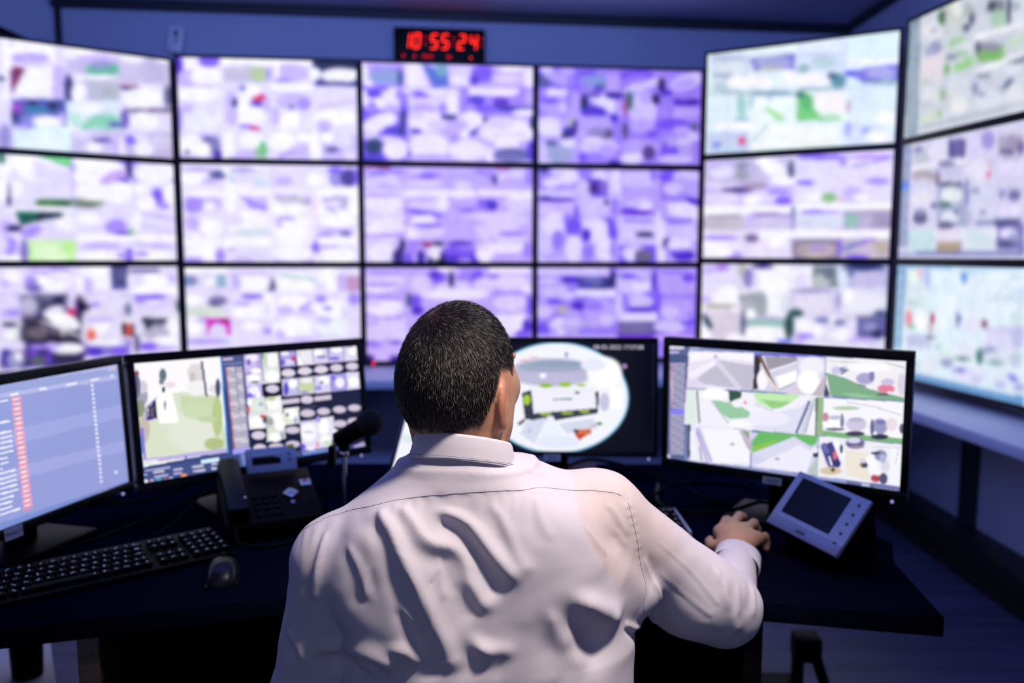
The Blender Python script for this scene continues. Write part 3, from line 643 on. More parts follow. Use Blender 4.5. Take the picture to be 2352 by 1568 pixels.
        (1, 127, 92, 240, 236, 481, 14, 0, 1, 102), (1, 250, 248, 255, 364, 685, 89, -1, 1, 103), (1, 228, 220, 252, 324, 566, 59, -1, 0, 68),
        (1, 84, 50, 204, 428, 599, 39, 0, 1, 69), (1, 127, 92, 240, 463, 684, 30, 0, 1, 86), (2, 228, 220, 252, 496, 495, 738, 492, 742, 820, 498, 822),
        (1, 228, 220, 252, 601, 614, 109, -1, 1, 79), (1, 127, 92, 240, 620, 545, 99, -1, 0, 17), (1, 35, 30, 90, 661, 708, 60, 0, 0, 17),
        (1, 250, 248, 255, 582, 718, 60, 0, 0, 52), (2, 250, 248, 255, 764, 526, 801, 526, 804, 820, 767, 820), (1, 228, 220, 252, 900, 628, 91, -1, 1, 104),
        (1, 167, 140, 246, 879, 533, 101, -1, 0, 24), (1, 228, 220, 252, 962, 715, 50, 0, 1, 70), (2, 228, 220, 252, -14, 523, 150, 521, 153, 1021, -13, 1021),
        (1, 250, 248, 255, 92, 607, 55, -69, 39, 97), (1, 201, 182, 250, 84, 897, 78, 0, 0, 86), (1, 167, 140, 246, 122, 760, 39, 0, 0, 103),
        (1, 228, 220, 252, 45, 863, 49, 0, 0, 68), (1, 127, 92, 240, 219, 623, 49, 0, 1, 102), (1, 250, 248, 255, 220, 862, 53, 0, 1, 155),
        (1, 250, 248, 255, 366, 639, 89, -1, 1, 103), (1, 84, 50, 204, 298, 708, 29, 0, 0, 69), (1, 250, 248, 255, 417, 862, 63, 0, 1, 138),
        (1, 167, 140, 246, 309, 896, 39, 0, 1, 86), (1, 127, 92, 240, 454, 621, 24, 0, 1, 103), (1, 167, 140, 246, 466, 861, 16, 0, 1, 104),
        (2, 228, 220, 252, 499, 723, 743, 721, 744, 822, 500, 823), (2, 127, 92, 240, 505, 823, 734, 822, 736, 1017, 507, 1017), (1, 228, 220, 252, 595, 904, 80, 0, 1, 87),
        (1, 110, 100, 150, 655, 939, 60, 0, 1, 76), (1, 120, 120, 130, 675, 930, 40, 0, 0, 35), (1, 250, 248, 255, 576, 930, 30, 0, 1, 69),
        (1, 228, 220, 252, 602, 619, 109, -1, 1, 69), (1, 35, 30, 90, 663, 698, 60, 0, 0, 21), (1, 167, 140, 246, 641, 550, 60, -1, 0, 21),
        (1, 250, 248, 255, 752, 687, 20, 0, 3, 260), (1, 250, 248, 255, 775, 929, 24, 0, 1, 87), (1, 60, 40, 130, 804, 790, 24, 0, 1, 52),
        (1, 228, 220, 252, 882, 668, 91, -1, 1, 87), (1, 250, 248, 255, 884, 807, 81, 0, 1, 70), (1, 84, 50, 204, 916, 929, 71, 0, 1, 63),
        (1, 127, 92, 240, 875, 894, 61, 0, 0, 24), (1, 167, 140, 246, 881, 564, 80, -1, 0, 24),
    ],
    'c1r3': [
        (228, 220, 252), (2, 228, 220, 252, 98, -9, 190, -8, 184, 219, 91, 215), (1, 250, 248, 255, 153, 82, 37, 1, -2, 60), (1, 201, 182, 250, 114, 156, 22, 1, -1, 45),
        (2, 228, 220, 252, 194, -16, 454, -13, 447, 246, 187, 234), (1, 118, 104, 190, 253, 176, 45, 2, -2, 69), (1, 167, 140, 246, 232, 129, 22, 1, -1, 46),
        (1, 250, 248, 255, 353, 133, 89, 3, -3, 93), (1, 167, 140, 246, 341, 25, 93, 2, -1, 22), (1, 201, 182, 250, 280, 39, 68, 1, -1, 31),
        (2, 201, 182, 250, 241, 61, 445, 144, 447, 128, 243, 46), (2, 228, 220, 252, 456, -13, 639, -11, 633, 230, 450, 223), (1, 250, 248, 255, 552, 44, 73, 1, -2, 63),
        (1, 250, 248, 255, 477, 168, 19, 1, -2, 79), (1, 201, 182, 250, 516, 186, 19, 1, -2, 79), (1, 250, 248, 255, 590, 156, 41, 1, -2, 72),
        (2, 75, 75, 132, 643, -11, 725, -10, 719, 226, 638, 222), (1, 95, 95, 150, 691, 79, 34, 1, -1, 48), (2, 127, 92, 240, 642, 197, 718, 232, 720, 219, 643, 184),
        (2, 228, 220, 252, 731, -18, 1014, -15, 1008, 271, 724, 258), (1, 85, 75, 140, 819, 41, 87, 2, 0, 21), (1, 250, 248, 255, 851, 148, 115, 4, -2, 76),
        (1, 228, 220, 252, 783, 130, 43, 1, -2, 65), (1, 201, 182, 250, 966, 127, 27, 1, -1, 33), (2, 250, 248, 255, 734, 210, 1005, 220, 1003, 291, 732, 278),
        (2, 201, 182, 250, 90, 245, 183, 249, 176, 493, 83, 486), (1, 228, 220, 252, 131, 338, 44, 3, -2, 83), (1, 167, 140, 246, 143, 429, 37, 3, -1, 30),
        (2, 130, 122, 170, 186, 257, 466, 271, 460, 515, 180, 493), (2, 70, 66, 105, 258, 268, 403, 275, 383, 462, 253, 437), (1, 190, 185, 216, 222, 374, 43, 3, -2, 80),
        (2, 32, 26, 58, 334, 287, 395, 291, 369, 383, 331, 381), (1, 110, 105, 140, 303, 301, 46, 2, -1, 31), (1, 35, 30, 90, 290, 471, 38, 3, -1, 19),
        (1, 228, 220, 252, 337, 443, 50, -43, 11, 57), (1, 228, 220, 252, 433, 340, 22, 1, -3, 110), (1, 215, 30, 80, 426, 453, 19, 1, -1, 41),
        (1, 110, 40, 150, 447, 419, 8, 1, -3, 111), (1, 12, 10, 35, 471, 405, 11, 1, -3, 127), (2, 215, 206, 242, 486, 264, 737, 275, 730, 537, 480, 517),
        (1, 12, 10, 35, 499, 391, 27, 2, -2, 73), (1, 228, 220, 252, 610, 350, 117, 7, -2, 74), (1, 167, 140, 246, 544, 378, 29, 2, -1, 22),
        (1, 225, 218, 246, 590, 461, 99, 7, -1, 58), (1, 110, 120, 160, 720, 438, 20, 1, -2, 65), (2, 228, 220, 252, 741, 284, 1012, 297, 1009, 474, 737, 455),
        (1, 127, 92, 240, 848, 314, 97, 5, -1, 23), (1, 228, 220, 252, 863, 406, 115, 7, -1, 60), (1, 167, 140, 246, 786, 357, 38, 2, -1, 26),
        (2, 201, 182, 250, 767, 465, 989, 380, 987, 363, 766, 449), (1, 90, 112, 122, 998, 423, 16, 1, -1, 68), (2, 70, 62, 90, 182, 478, 476, 501, 470, 755, 174, 723),
        (1, 250, 248, 255, 381, 525, 86, 78, -16, 71), (2, 45, 36, 60, 206, 518, 302, 581, 454, 738, 208, 727), (1, 108, 98, 114, 255, 639, 53, 5, -2, 62),
        (2, 250, 248, 255, 271, 542, 473, 718, 477, 698, 276, 522), (2, 250, 248, 255, 264, 581, 453, 749, 455, 742, 265, 574), (2, 250, 248, 255, 323, 584, 329, 662, 333, 661, 328, 582),
        (2, 250, 248, 255, 369, 603, 374, 698, 379, 697, 374, 602), (2, 12, 10, 35, 361, 696, 455, 722, 454, 746, 344, 734), (2, 195, 195, 215, 82, 501, 177, 508, 171, 707, 77, 697),
        (2, 35, 30, 90, 92, 535, 160, 541, 159, 568, 91, 562), (1, 250, 248, 255, 130, 611, 37, 3, -1, 24), (1, 250, 248, 255, 121, 664, 37, 4, -1, 30),
        (1, 228, 220, 252, 90, 607, 12, 1, -2, 61), (2, 228, 220, 246, 480, 517, 756, 539, 750, 778, 474, 748), (1, 235, 90, 70, 520, 680, 21, 2, -2, 64),
        (1, 240, 170, 160, 517, 632, 11, 1, -1, 22), (2, 12, 10, 35, 687, 586, 746, 591, 743, 719, 684, 713), (1, 235, 90, 70, 717, 654, 19, 2, -2, 69),
        (1, 250, 248, 255, 579, 605, 49, 4, -2, 81), (1, 228, 220, 252, 635, 676, 42, 4, -2, 65), (1, 201, 182, 250, 572, 540, 74, 6, -1, 26),
        (2, 226, 222, 246, 779, 483, 1008, 499, 1000, 882, 770, 855), (2, 58, 58, 84, 784, 530, 932, 553, 912, 635, 872, 585, 817, 680),
        (1, 180, 175, 206, 874, 707, 80, 8, -2, 67), (1, 130, 130, 150, 885, 616, 27, 2, -1, 27), (1, 250, 248, 255, 964, 657, 27, 2, -2, 101),
        (1, 127, 92, 240, 836, 829, 62, 7, -1, 33), (1, 250, 248, 255, 916, 787, 72, 8, -1, 51), (2, 228, 220, 252, 76, 705, 189, 717, 187, 801, 74, 788),
        (2, 120, 112, 172, 74, 788, 198, 803, 193, 988, 69, 970), (1, 56, 32, 156, 104, 868, 25, 3, -2, 84), (1, 150, 150, 200, 137, 887, 37, 5, -2, 77),
        (1, 250, 248, 255, 159, 860, 18, 2, -1, 46), (2, 58, 46, 118, 193, 725, 486, 757, 479, 1013, 186, 971), (1, 250, 248, 255, 397, 811, 87, 10, -2, 57),
        (1, 201, 182, 250, 320, 778, 39, 4, -1, 38), (2, 48, 38, 70, 325, 862, 466, 880, 465, 950, 324, 931), (1, 120, 65, 235, 303, 878, 9, 1, -3, 94),
        (1, 92, 96, 112, 248, 910, 42, 6, -1, 47), (1, 130, 70, 230, 227, 837, 30, 4, -1, 22), (1, 167, 140, 246, 251, 778, 45, 5, -1, 25),
        (2, 132, 116, 212, 486, 733, 725, 759, 721, 932, 482, 901), (1, 250, 248, 255, 591, 777, 117, 13, -1, 32), (1, 127, 92, 240, 663, 867, 42, 5, -1, 49),
        (1, 84, 50, 204, 531, 859, 41, 5, -1, 48), (1, 88, 80, 130, 758, 804, 15, 2, -2, 99), (1, 127, 92, 240, 835, 862, 62, 7, -1, 27),
        (1, 201, 182, 250, 914, 872, 63, 7, -1, 34),
    ],
    'c2r3': [
        (228, 220, 252), (2, 250, 248, 255, -8, -22, 235, -22, 234, 55, -10, 54), (1, 228, 220, 252, 108, 133, 98, 0, -1, 66), (1, 130, 140, 192, 24, 133, 44, 0, -1, 59),
        (2, 140, 178, 208, 173, 65, 227, 65, 224, 206, 170, 206), (1, 250, 248, 255, 134, 150, 30, 0, -1, 49), (2, 228, 220, 252, 240, -14, 749, -14, 748, 52, 238, 52),
        (1, 250, 248, 255, 375, 159, 108, 0, -2, 93), (1, 201, 182, 250, 377, 60, 117, 0, 0, 17), (1, 201, 182, 250, 286, 151, 27, 0, -1, 83),
        (2, 105, 98, 150, 493, 93, 537, 235, 464, 243), (2, 250, 248, 255, 512, 60, 739, 61, 737, 253, 509, 251), (1, 250, 248, 255, 611, 135, 100, 0, -1, 83),
        (2, 120, 180, 190, 538, 80, 738, 134, 739, 117, 540, 64), (1, 250, 248, 255, 821, 119, 74, 0, -2, 134), (2, 195, 150, 202, 927, 86, 1007, 86, 1006, 241, 925, 240),
        (1, 201, 182, 250, 894, 153, 28, 0, -1, 101), (1, 228, 220, 252, 765, 203, 37, 0, -1, 50), (2, 228, 220, 252, -10, 248, 239, 249, 234, 531, -15, 528),
        (1, 224, 226, 234, 93, 430, 125, 1, -2, 76), (1, 128, 118, 172, 180, 340, 54, 0, -1, 50), (1, 100, 90, 150, 165, 381, 45, 0, 0, 20),
        (1, 250, 248, 255, 42, 331, 53, 0, -1, 59), (1, 210, 225, 200, 101, 472, 107, 1, -1, 27), (2, 228, 220, 252, 252, 266, 437, 267, 432, 534, 248, 532),
        (1, 250, 248, 255, 352, 450, 99, 1, -1, 83), (1, 127, 92, 240, 373, 297, 63, 0, 0, 23), (1, 201, 182, 250, 318, 374, 54, 0, -1, 33),
        (2, 250, 248, 255, 446, 267, 500, 268, 505, 535, 432, 534), (1, 228, 220, 252, 461, 434, 22, 0, -1, 67), (2, 228, 220, 252, 509, 251, 737, 253, 733, 538, 505, 535),
        (1, 250, 248, 255, 607, 369, 91, 1, -1, 84), (2, 127, 92, 240, 646, 448, 711, 378, 705, 361, 640, 431), (1, 201, 182, 250, 561, 452, 46, 0, -1, 50),
        (1, 201, 182, 250, 688, 470, 46, 1, -1, 50), (1, 250, 248, 255, 827, 421, 102, 1, -1, 101), (1, 127, 92, 240, 808, 428, 31, 0, 0, 17),
        (1, 167, 140, 246, 772, 328, 37, 0, -1, 44), (1, 228, 220, 252, 855, 304, 55, 0, 0, 34), (1, 167, 140, 246, 966, 330, 37, 0, -1, 67),
        (1, 228, 220, 252, 928, 473, 46, 1, -1, 68), (2, 228, 220, 252, -11, 528, 243, 532, 239, 782, -16, 777), (2, 205, 30, 190, 107, 522, 241, 540, 244, 707, 224, 701, 215, 614, 169, 577, 127, 613, 120, 700, 108, 696),
        (1, 228, 220, 252, 180, 651, 45, 1, -1, 67), (1, 250, 248, 255, 36, 595, 45, 1, -2, 100), (1, 120, 20, 55, 216, 545, 27, 0, 0, 13),
        (1, 201, 182, 250, 82, 546, 27, 0, -1, 33), (2, 228, 220, 252, 250, 532, 487, 535, 483, 787, 246, 782), (2, 226, 188, 240, 277, 558, 473, 712, 477, 693, 281, 539),
        (1, 250, 248, 255, 368, 617, 54, 1, -1, 50), (1, 167, 140, 246, 457, 668, 24, 0, -1, 37), (1, 228, 220, 252, 330, 733, 63, 1, -1, 34),
        (2, 228, 220, 252, 492, 485, 734, 487, 730, 791, 487, 787), (1, 250, 248, 255, 604, 637, 114, 2, -2, 118), (1, 201, 182, 250, 530, 703, 27, 0, -1, 50),
        (1, 236, 240, 250, 843, 624, 111, 2, -1, 102), (1, 201, 182, 250, 788, 555, 46, 1, 0, 34), (1, 228, 220, 252, 954, 608, 37, 1, -1, 85),
        (1, 167, 140, 246, 95, 771, 134, 2, 0, 23), (1, 228, 220, 252, 365, 759, 136, 2, 0, 23), (1, 201, 182, 250, 639, 756, 110, 2, 0, 24),

    ],
    'c3r3': [
        (201, 182, 250), (2, 201, 182, 250, -13, -14, 257, -14, 256, 256, -15, 254), (1, 228, 220, 252, 111, 137, 131, 0, -1, 105),
        (1, 250, 248, 255, 73, 221, 93, 0, 0, 37), (1, 167, 140, 246, 121, 53, 103, 0, 0, 20), (1, 167, 140, 246, 92, 179, 103, 0, 0, 17),
        (2, 201, 182, 250, -15, 271, 255, 273, 254, 528, -18, 525), (1, 250, 248, 255, 109, 424, 112, 1, -1, 95), (1, 167, 140, 246, 91, 322, 122, 1, 0, 20),
        (1, 228, 220, 252, 44, 373, 47, 0, 0, 51), (2, 201, 182, 250, 267, -14, 726, -14, 725, 516, 263, 511), (1, 127, 92, 240, 421, 96, 57, 0, 0, 75),
        (1, 84, 50, 204, 412, 70, 28, 0, 0, 34), (1, 228, 220, 252, 327, 172, 66, 0, -1, 102), (1, 250, 248, 255, 478, 11, 57, 0, 0, 37),
        (1, 35, 30, 90, 508, 121, 13, 0, 0, 94), (1, 167, 140, 246, 611, 122, 67, 0, 0, 109), (1, 228, 220, 252, 582, 190, 48, 0, 0, 51),
        (1, 127, 92, 240, 668, 88, 38, 0, 0, 68), (1, 228, 220, 252, 706, 190, 67, 0, 0, 86), (1, 228, 220, 252, 459, 206, 38, 0, 0, 51),
        (1, 236, 226, 255, 870, 157, 111, 0, 0, 89), (2, 250, 248, 255, 735, -1, 987, -1, 987, 54, 735, 54), (1, 167, 140, 246, 764, 88, 38, 0, 0, 34),
        (1, 250, 248, 255, 534, 283, 210, 1, 0, 61), (1, 127, 92, 240, 288, 358, 41, 0, 0, 68), (1, 78, 90, 132, 252, 341, 17, 0, 0, 75),
        (1, 84, 50, 204, 306, 460, 38, 0, 0, 51), (2, 201, 182, 250, 735, 259, 1005, 260, 1007, 798, 735, 793), (1, 228, 220, 252, 870, 380, 111, 1, 0, 86),
        (1, 167, 140, 246, 850, 277, 106, 1, 0, 21), (1, 250, 248, 255, 966, 226, 29, 0, 0, 45), (1, 250, 248, 255, 875, 587, 102, 1, 0, 139),
        (1, 201, 182, 250, 870, 484, 97, 1, 0, 24), (1, 127, 92, 240, 984, 416, 19, 0, 0, 121), (1, 84, 50, 204, 972, 641, 31, 0, 0, 87),
        (1, 127, 92, 240, 948, 727, 49, 1, 0, 52), (2, 228, 220, 252, -18, 525, 240, 528, 238, 784, -20, 779), (1, 228, 220, 252, 89, 662, 103, 2, -1, 96),
        (2, 167, 140, 246, -13, 535, 230, 555, 230, 541, -13, 521), (1, 201, 182, 250, 24, 593, 56, 1, 0, 27), (2, 84, 50, 204, -20, 783, 200, 787, 200, 818, -20, 814),
        (1, 216, 196, 255, 96, 901, 104, 2, -1, 110), (1, 167, 140, 246, 40, 832, 47, 1, 0, 34), (1, 42, 22, 112, 2, 976, 41, 1, 0, 45),
        (1, 56, 32, 156, 175, 980, 42, 1, 0, 38),
    ],
    'c4r3': [
        (167, 140, 246), (2, 228, 220, 252, -13, -1, 443, -1, 444, 93, -12, 92), (1, 201, 182, 250, 95, 192, 108, 0, 0, 86), (1, 228, 220, 252, 56, 140, 59, 0, 0, 34),
        (1, 84, 50, 204, 202, 127, 59, 0, 0, 41), (1, 228, 220, 252, 154, 279, 147, 1, 0, 76), (1, 167, 140, 246, 213, 210, 39, 0, 0, 52),
        (2, 58, 56, 128, 256, 99, 458, 100, 459, 229, 257, 228), (1, 108, 120, 182, 340, 150, 69, 0, 0, 52), (1, 80, 70, 180, 291, 193, 49, 0, 0, 35),
        (1, 38, 34, 112, 469, 124, 18, 0, 1, 104), (2, 201, 182, 250, 487, -1, 732, -1, 735, 265, 490, 264), (1, 228, 220, 252, 598, 160, 110, 0, 1, 140),
        (1, 127, 92, 240, 568, 90, 60, 0, 0, 28), (1, 250, 248, 255, 649, 195, 60, 0, 1, 63), (1, 201, 182, 250, 638, 125, 50, 0, 0, 35),
        (1, 84, 50, 204, 728, 143, 14, 0, 1, 123), (2, 201, 182, 250, 757, -1, 994, -1, 998, 284, 760, 283), (1, 201, 182, 250, 880, 196, 101, 0, 2, 141),
        (1, 167, 140, 246, 848, 47, 91, 0, 0, 25), (1, 127, 92, 240, 950, 108, 41, 0, 1, 53), (2, 250, 248, 255, 242, 224, 484, 225, 485, 319, 243, 318),
        (1, 167, 140, 246, 272, 332, 59, 0, 0, 24), (1, 205, 202, 150, 155, 461, 33, 0, 0, 42), (1, 201, 182, 250, 57, 417, 78, 1, 0, 97),
        (1, 228, 220, 252, 37, 486, 49, 1, 0, 69), (1, 127, 92, 240, 105, 365, 49, 0, 0, 35), (1, 84, 50, 204, 253, 419, 43, 0, 0, 56),
        (1, 201, 182, 250, 214, 523, 59, 1, 0, 70), (1, 201, 182, 250, 392, 490, 109, 1, 1, 158), (1, 167, 140, 246, 352, 420, 59, 1, 0, 52),
        (1, 228, 220, 252, 432, 578, 50, 1, 1, 70), (1, 228, 220, 252, 511, 439, 28, 0, 2, 176), (2, 127, 92, 240, 540, 299, 740, 300, 742, 476, 541, 474),
        (1, 228, 220, 252, 630, 370, 100, 1, 1, 77), (1, 84, 50, 204, 641, 461, 101, 1, 0, 21), (1, 167, 140, 246, 550, 386, 24, 0, 1, 88),
        (1, 201, 182, 250, 878, 425, 107, 1, 2, 124), (1, 228, 220, 252, 833, 495, 61, 1, 1, 71), (1, 127, 92, 240, 756, 371, 14, 0, 2, 159),
        (1, 167, 140, 246, 882, 319, 91, 1, 0, 25), (2, 250, 248, 255, 522, 502, 757, 505, 758, 591, 522, 588), (2, 110, 98, 172, 502, 588, 764, 591, 765, 751, 504, 746),
        (1, 130, 122, 165, 613, 669, 101, 2, 1, 64), (1, 250, 248, 255, 136, 644, 63, 1, 0, 98), (1, 201, 182, 250, 77, 713, 49, 1, 0, 70),
        (1, 202, 192, 238, 254, 646, 114, 2, 0, 88), (1, 228, 220, 252, 214, 593, 59, 1, 0, 35), (1, 127, 92, 240, 28, 695, 45, 1, 0, 87),
        (1, 167, 140, 246, 314, 717, 60, 1, 0, 70), (1, 228, 220, 252, 835, 654, 102, 1, 1, 82), (1, 167, 140, 246, 785, 742, 41, 1, 0, 36),
        (1, 232, 192, 255, 877, 783, 153, 3, 0, 28), (1, 127, 92, 240, 951, 603, 51, 1, 1, 43), (1, 201, 182, 250, 905, 566, 61, 1, 0, 35),
        (2, 125, 32, 228, 504, 751, 740, 756, 741, 803, 504, 799), (2, 201, 182, 250, -11, 729, 494, 737, 494, 799, -11, 790),
    ],
    'c5r1': [
        (226, 241, 248), (2, 232, 246, 250, -6, -156, 485, -43, 487, 76, -4, -30), (2, 205, 216, 236, 24, -9, 239, 38, 244, 283, 28, 243),
        (1, 222, 230, 242, 126, 153, 98, 20, 1, 72), (1, 180, 190, 220, 116, 58, 98, 21, 1, 31), (1, 150, 165, 190, 100, 225, 72, 14, 0, 16),
        (2, 128, 118, 210, 239, 91, 491, 84, 490, 240, 269, 215), (1, 165, 170, 220, 371, 156, 101, 21, 1, 67), (1, 192, 192, 175, 355, 209, 60, 12, 0, 20),
        (2, 215, 226, 248, 497, -55, 750, 4, 757, 322, 503, 273), (1, 226, 236, 253, 633, 49, 103, 23, 2, 88), (1, 186, 212, 212, 636, 211, 64, 13, 1, 53),
        (1, 148, 180, 185, 532, 248, 33, 7, 1, 45), (1, 200, 210, 235, 643, 139, 95, 20, 0, 21), (2, 222, 242, 250, 756, -67, 1012, -5, 1019, 254, 762, 200),
        (2, 250, 248, 255, 758, 200, 1016, 254, 1018, 296, 759, 243), (2, 120, 112, 218, 748, 323, 811, 304, 1015, 285, 1019, 429, 837, 427),
        (1, 172, 168, 228, 919, 356, 75, 15, 1, 51), (1, 70, 70, 235, 765, 331, 23, 5, 1, 26), (1, 108, 138, 150, 921, 442, 97, 18, 0, 14),
        (1, 250, 248, 255, 173, 301, 57, 11, 1, 68), (1, 250, 248, 255, 314, 335, 55, 10, 1, 61), (1, 250, 248, 255, 235, 305, 44, 8, 1, 56),
        (1, 250, 248, 255, 458, 309, 37, 7, 1, 75), (1, 188, 210, 220, 75, 314, 45, 8, 1, 47), (2, 205, 220, 230, 11, 358, 494, 443, 495, 498, 12, 416),
        (1, 130, 160, 172, 359, 445, 127, 22, 0, 24), (1, 170, 190, 205, 130, 386, 89, 16, 0, 22), (1, 250, 248, 255, 583, 355, 85, 16, 2, 74),
        (1, 88, 140, 150, 712, 389, 39, 7, 2, 67), (1, 60, 80, 110, 679, 336, 24, 5, 1, 29), (1, 150, 175, 186, 625, 451, 128, 23, 0, 18),
        (1, 205, 225, 240, 892, 491, 127, 23, 1, 43), (2, 222, 240, 246, 7, 428, 238, 467, 243, 730, 11, 698), (1, 165, 208, 205, 200, 538, 25, 4, 2, 140),
        (1, 220, 238, 250, 87, 536, 54, 9, 1, 95), (2, 240, 250, 250, 242, 452, 495, 495, 500, 729, 247, 692), (1, 160, 190, 200, 206, 679, 53, 8, 0, 19),
        (1, 170, 205, 210, 256, 501, 12, 2, 2, 93), (2, 165, 222, 150, 314, 572, 351, 574, 453, 702, 399, 725), (1, 150, 140, 220, 356, 494, 12, 2, 0, 15),
        (2, 235, 246, 240, 498, 443, 757, 489, 764, 774, 504, 737), (2, 110, 200, 100, 503, 482, 569, 493, 588, 615, 623, 709, 743, 742, 728, 761, 504, 729),
        (1, 120, 208, 112, 547, 608, 41, 6, 2, 120), (1, 92, 182, 90, 555, 565, 33, 5, 2, 90), (1, 60, 110, 90, 520, 484, 25, 4, 1, 30),
        (1, 248, 242, 245, 644, 579, 48, 8, 2, 104), (1, 250, 240, 245, 716, 591, 35, 6, 3, 118), (1, 190, 228, 190, 679, 718, 56, 8, 1, 24),
        (1, 202, 172, 190, 773, 644, 17, 3, 1, 64), (2, 226, 238, 246, 780, 471, 1012, 512, 1021, 853, 788, 821), (1, 220, 238, 250, 895, 606, 113, 19, 2, 86),
        (2, 215, 228, 240, 784, 539, 1016, 748, 1019, 730, 787, 521), (1, 250, 248, 255, 960, 788, 67, 10, 2, 72), (1, 250, 248, 255, 172, 736, 142, 20, 1, 41),
        (2, 196, 206, 238, 8, 777, 244, 808, 248, 1027, 11, 1001), (1, 205, 212, 238, 111, 886, 72, 9, 1, 63), (1, 130, 150, 225, 65, 912, 28, 3, 0, 32),
        (1, 228, 58, 110, 210, 890, 20, 2, 1, 38), (1, 190, 210, 235, 139, 968, 72, 8, 1, 32), (2, 242, 247, 247, 260, 733, 729, 798, 734, 1049, 265, 998),
        (2, 170, 200, 202, 268, 905, 352, 769, 344, 752, 259, 888), (1, 246, 249, 249, 461, 882, 149, 19, 2, 107), (1, 242, 242, 236, 587, 921, 106, 13, 1, 69),
        (2, 200, 228, 215, 283, 1010, 726, 1015, 725, 994, 282, 989), (2, 215, 225, 245, 745, 801, 1020, 839, 1025, 1039, 749, 1007),
        (1, 150, 150, 240, 773, 848, 9, 1, 2, 81), (1, 150, 165, 236, 863, 875, 23, 3, 1, 38), (1, 250, 248, 255, 925, 934, 68, 9, 1, 58),
        (1, 222, 240, 250, 977, 876, 30, 4, 1, 43),
    ],
    'c5r2': [
        (222, 215, 248), (2, 200, 190, 228, -2, -34, 490, 17, 495, 262, 2, 224), (1, 228, 220, 252, 97, 120, 73, 6, 1, 73), (1, 201, 182, 250, 59, 52, 46, 4, 1, 38),
        (1, 162, 158, 184, 216, 162, 41, 3, 1, 73), (1, 190, 185, 222, 268, 96, 41, 4, 1, 56), (1, 150, 145, 180, 214, 67, 36, 3, 1, 47),
        (1, 250, 248, 255, 390, 115, 72, 94, -25, 64), (1, 250, 248, 255, 337, 48, 52, 5, 1, 37), (1, 80, 80, 112, 486, 139, 15, 1, 2, 98),
        (1, 190, 185, 230, 141, 28, 45, 4, 1, 32), (2, 201, 182, 250, -3, 224, 504, 263, 508, 477, 0, 451), (1, 70, 50, 112, 191, 310, 89, 6, 0, 25),
        (1, 172, 152, 182, 289, 277, 70, 5, 1, 38), (1, 228, 220, 252, 90, 263, 100, 7, 0, 29), (1, 250, 248, 255, 444, 243, 76, 6, 1, 43),
        (1, 228, 220, 252, 102, 392, 105, 6, 1, 67), (1, 228, 220, 252, 343, 391, 95, 6, 1, 63), (1, 127, 92, 240, 448, 436, 47, 3, 1, 40),
        (1, 167, 140, 246, 420, 349, 60, 4, 1, 31), (1, 250, 248, 255, 274, 418, 53, 3, 1, 47), (2, 228, 220, 252, 510, -26, 766, 2, 773, 268, 516, 248),
        (1, 228, 220, 252, 642, 145, 113, 10, 2, 93), (1, 127, 92, 240, 639, 25, 128, 13, 1, 27), (1, 167, 140, 246, 752, 74, 19, 2, 1, 59),
        (2, 228, 220, 252, 778, -12, 1015, 15, 1022, 288, 784, 269), (1, 188, 148, 246, 892, 52, 114, 12, 1, 23), (1, 234, 224, 252, 887, 168, 106, 10, 2, 82),
        (2, 127, 92, 240, 802, 145, 1014, 64, 1012, 50, 800, 131), (2, 228, 220, 252, 512, 248, 773, 268, 777, 477, 516, 462), (1, 228, 220, 252, 638, 363, 113, 7, 2, 85),
        (1, 127, 92, 240, 562, 267, 50, 4, 0, 21), (1, 250, 248, 255, 615, 407, 65, 4, 1, 46), (1, 140, 190, 118, 690, 419, 39, 2, 1, 45),
        (1, 220, 190, 200, 753, 445, 24, 1, 1, 24), (2, 228, 220, 252, 777, 269, 1019, 288, 1024, 490, 781, 477), (1, 228, 220, 252, 914, 352, 77, 73, -15, 65),
        (1, 201, 182, 250, 807, 389, 47, 3, 2, 74), (1, 167, 140, 246, 928, 280, 61, 5, 1, 29), (1, 250, 248, 255, 854, 422, 46, 3, 1, 35),
        (2, 250, 248, 255, -4, 459, 504, 485, 506, 582, -3, 561), (2, 250, 248, 255, 512, 462, 1020, 490, 1022, 574, 514, 551), (2, 205, 196, 222, -3, 573, 241, 582, 243, 717, -1, 711),
        (1, 196, 190, 204, 106, 657, 114, 4, 1, 65), (2, 120, 105, 130, 12, 586, 223, 585, 223, 569, 11, 570), (2, 201, 182, 250, 249, 567, 501, 577, 504, 716, 252, 710),
        (1, 212, 202, 238, 383, 658, 116, 4, 1, 72), (1, 140, 110, 190, 381, 567, 111, 5, 0, 14), (2, 228, 220, 252, 518, 547, 763, 558, 767, 723, 521, 717),
        (1, 216, 222, 243, 644, 644, 105, 4, 1, 70), (1, 127, 92, 240, 642, 553, 105, 5, 0, 14), (2, 172, 158, 192, 767, 543, 1022, 555, 1026, 722, 771, 715),
        (1, 150, 195, 185, 813, 642, 44, 2, 2, 72), (1, 165, 152, 190, 960, 647, 68, 2, 2, 73), (1, 190, 180, 215, 875, 644, 39, 1, 2, 74),
        (2, 90, 110, 150, 498, 500, 503, 724, 515, 724, 510, 501), (2, 250, 248, 255, -1, 719, 1026, 744, 1028, 795, 0, 777), (2, 236, 226, 250, -7, 719, 234, 725, 239, 1016, -3, 1018),
        (1, 167, 140, 246, 99, 796, 110, 2, 0, 23), (1, 250, 248, 255, 72, 864, 83, 1, 1, 33), (1, 167, 140, 246, 175, 971, 63, 0, 1, 36),
        (1, 250, 248, 255, 101, 946, 83, 0, 1, 49), (2, 228, 220, 252, 238, 706, 496, 713, 502, 1014, 244, 1016), (1, 120, 100, 150, 280, 802, 39, 1, 1, 41),
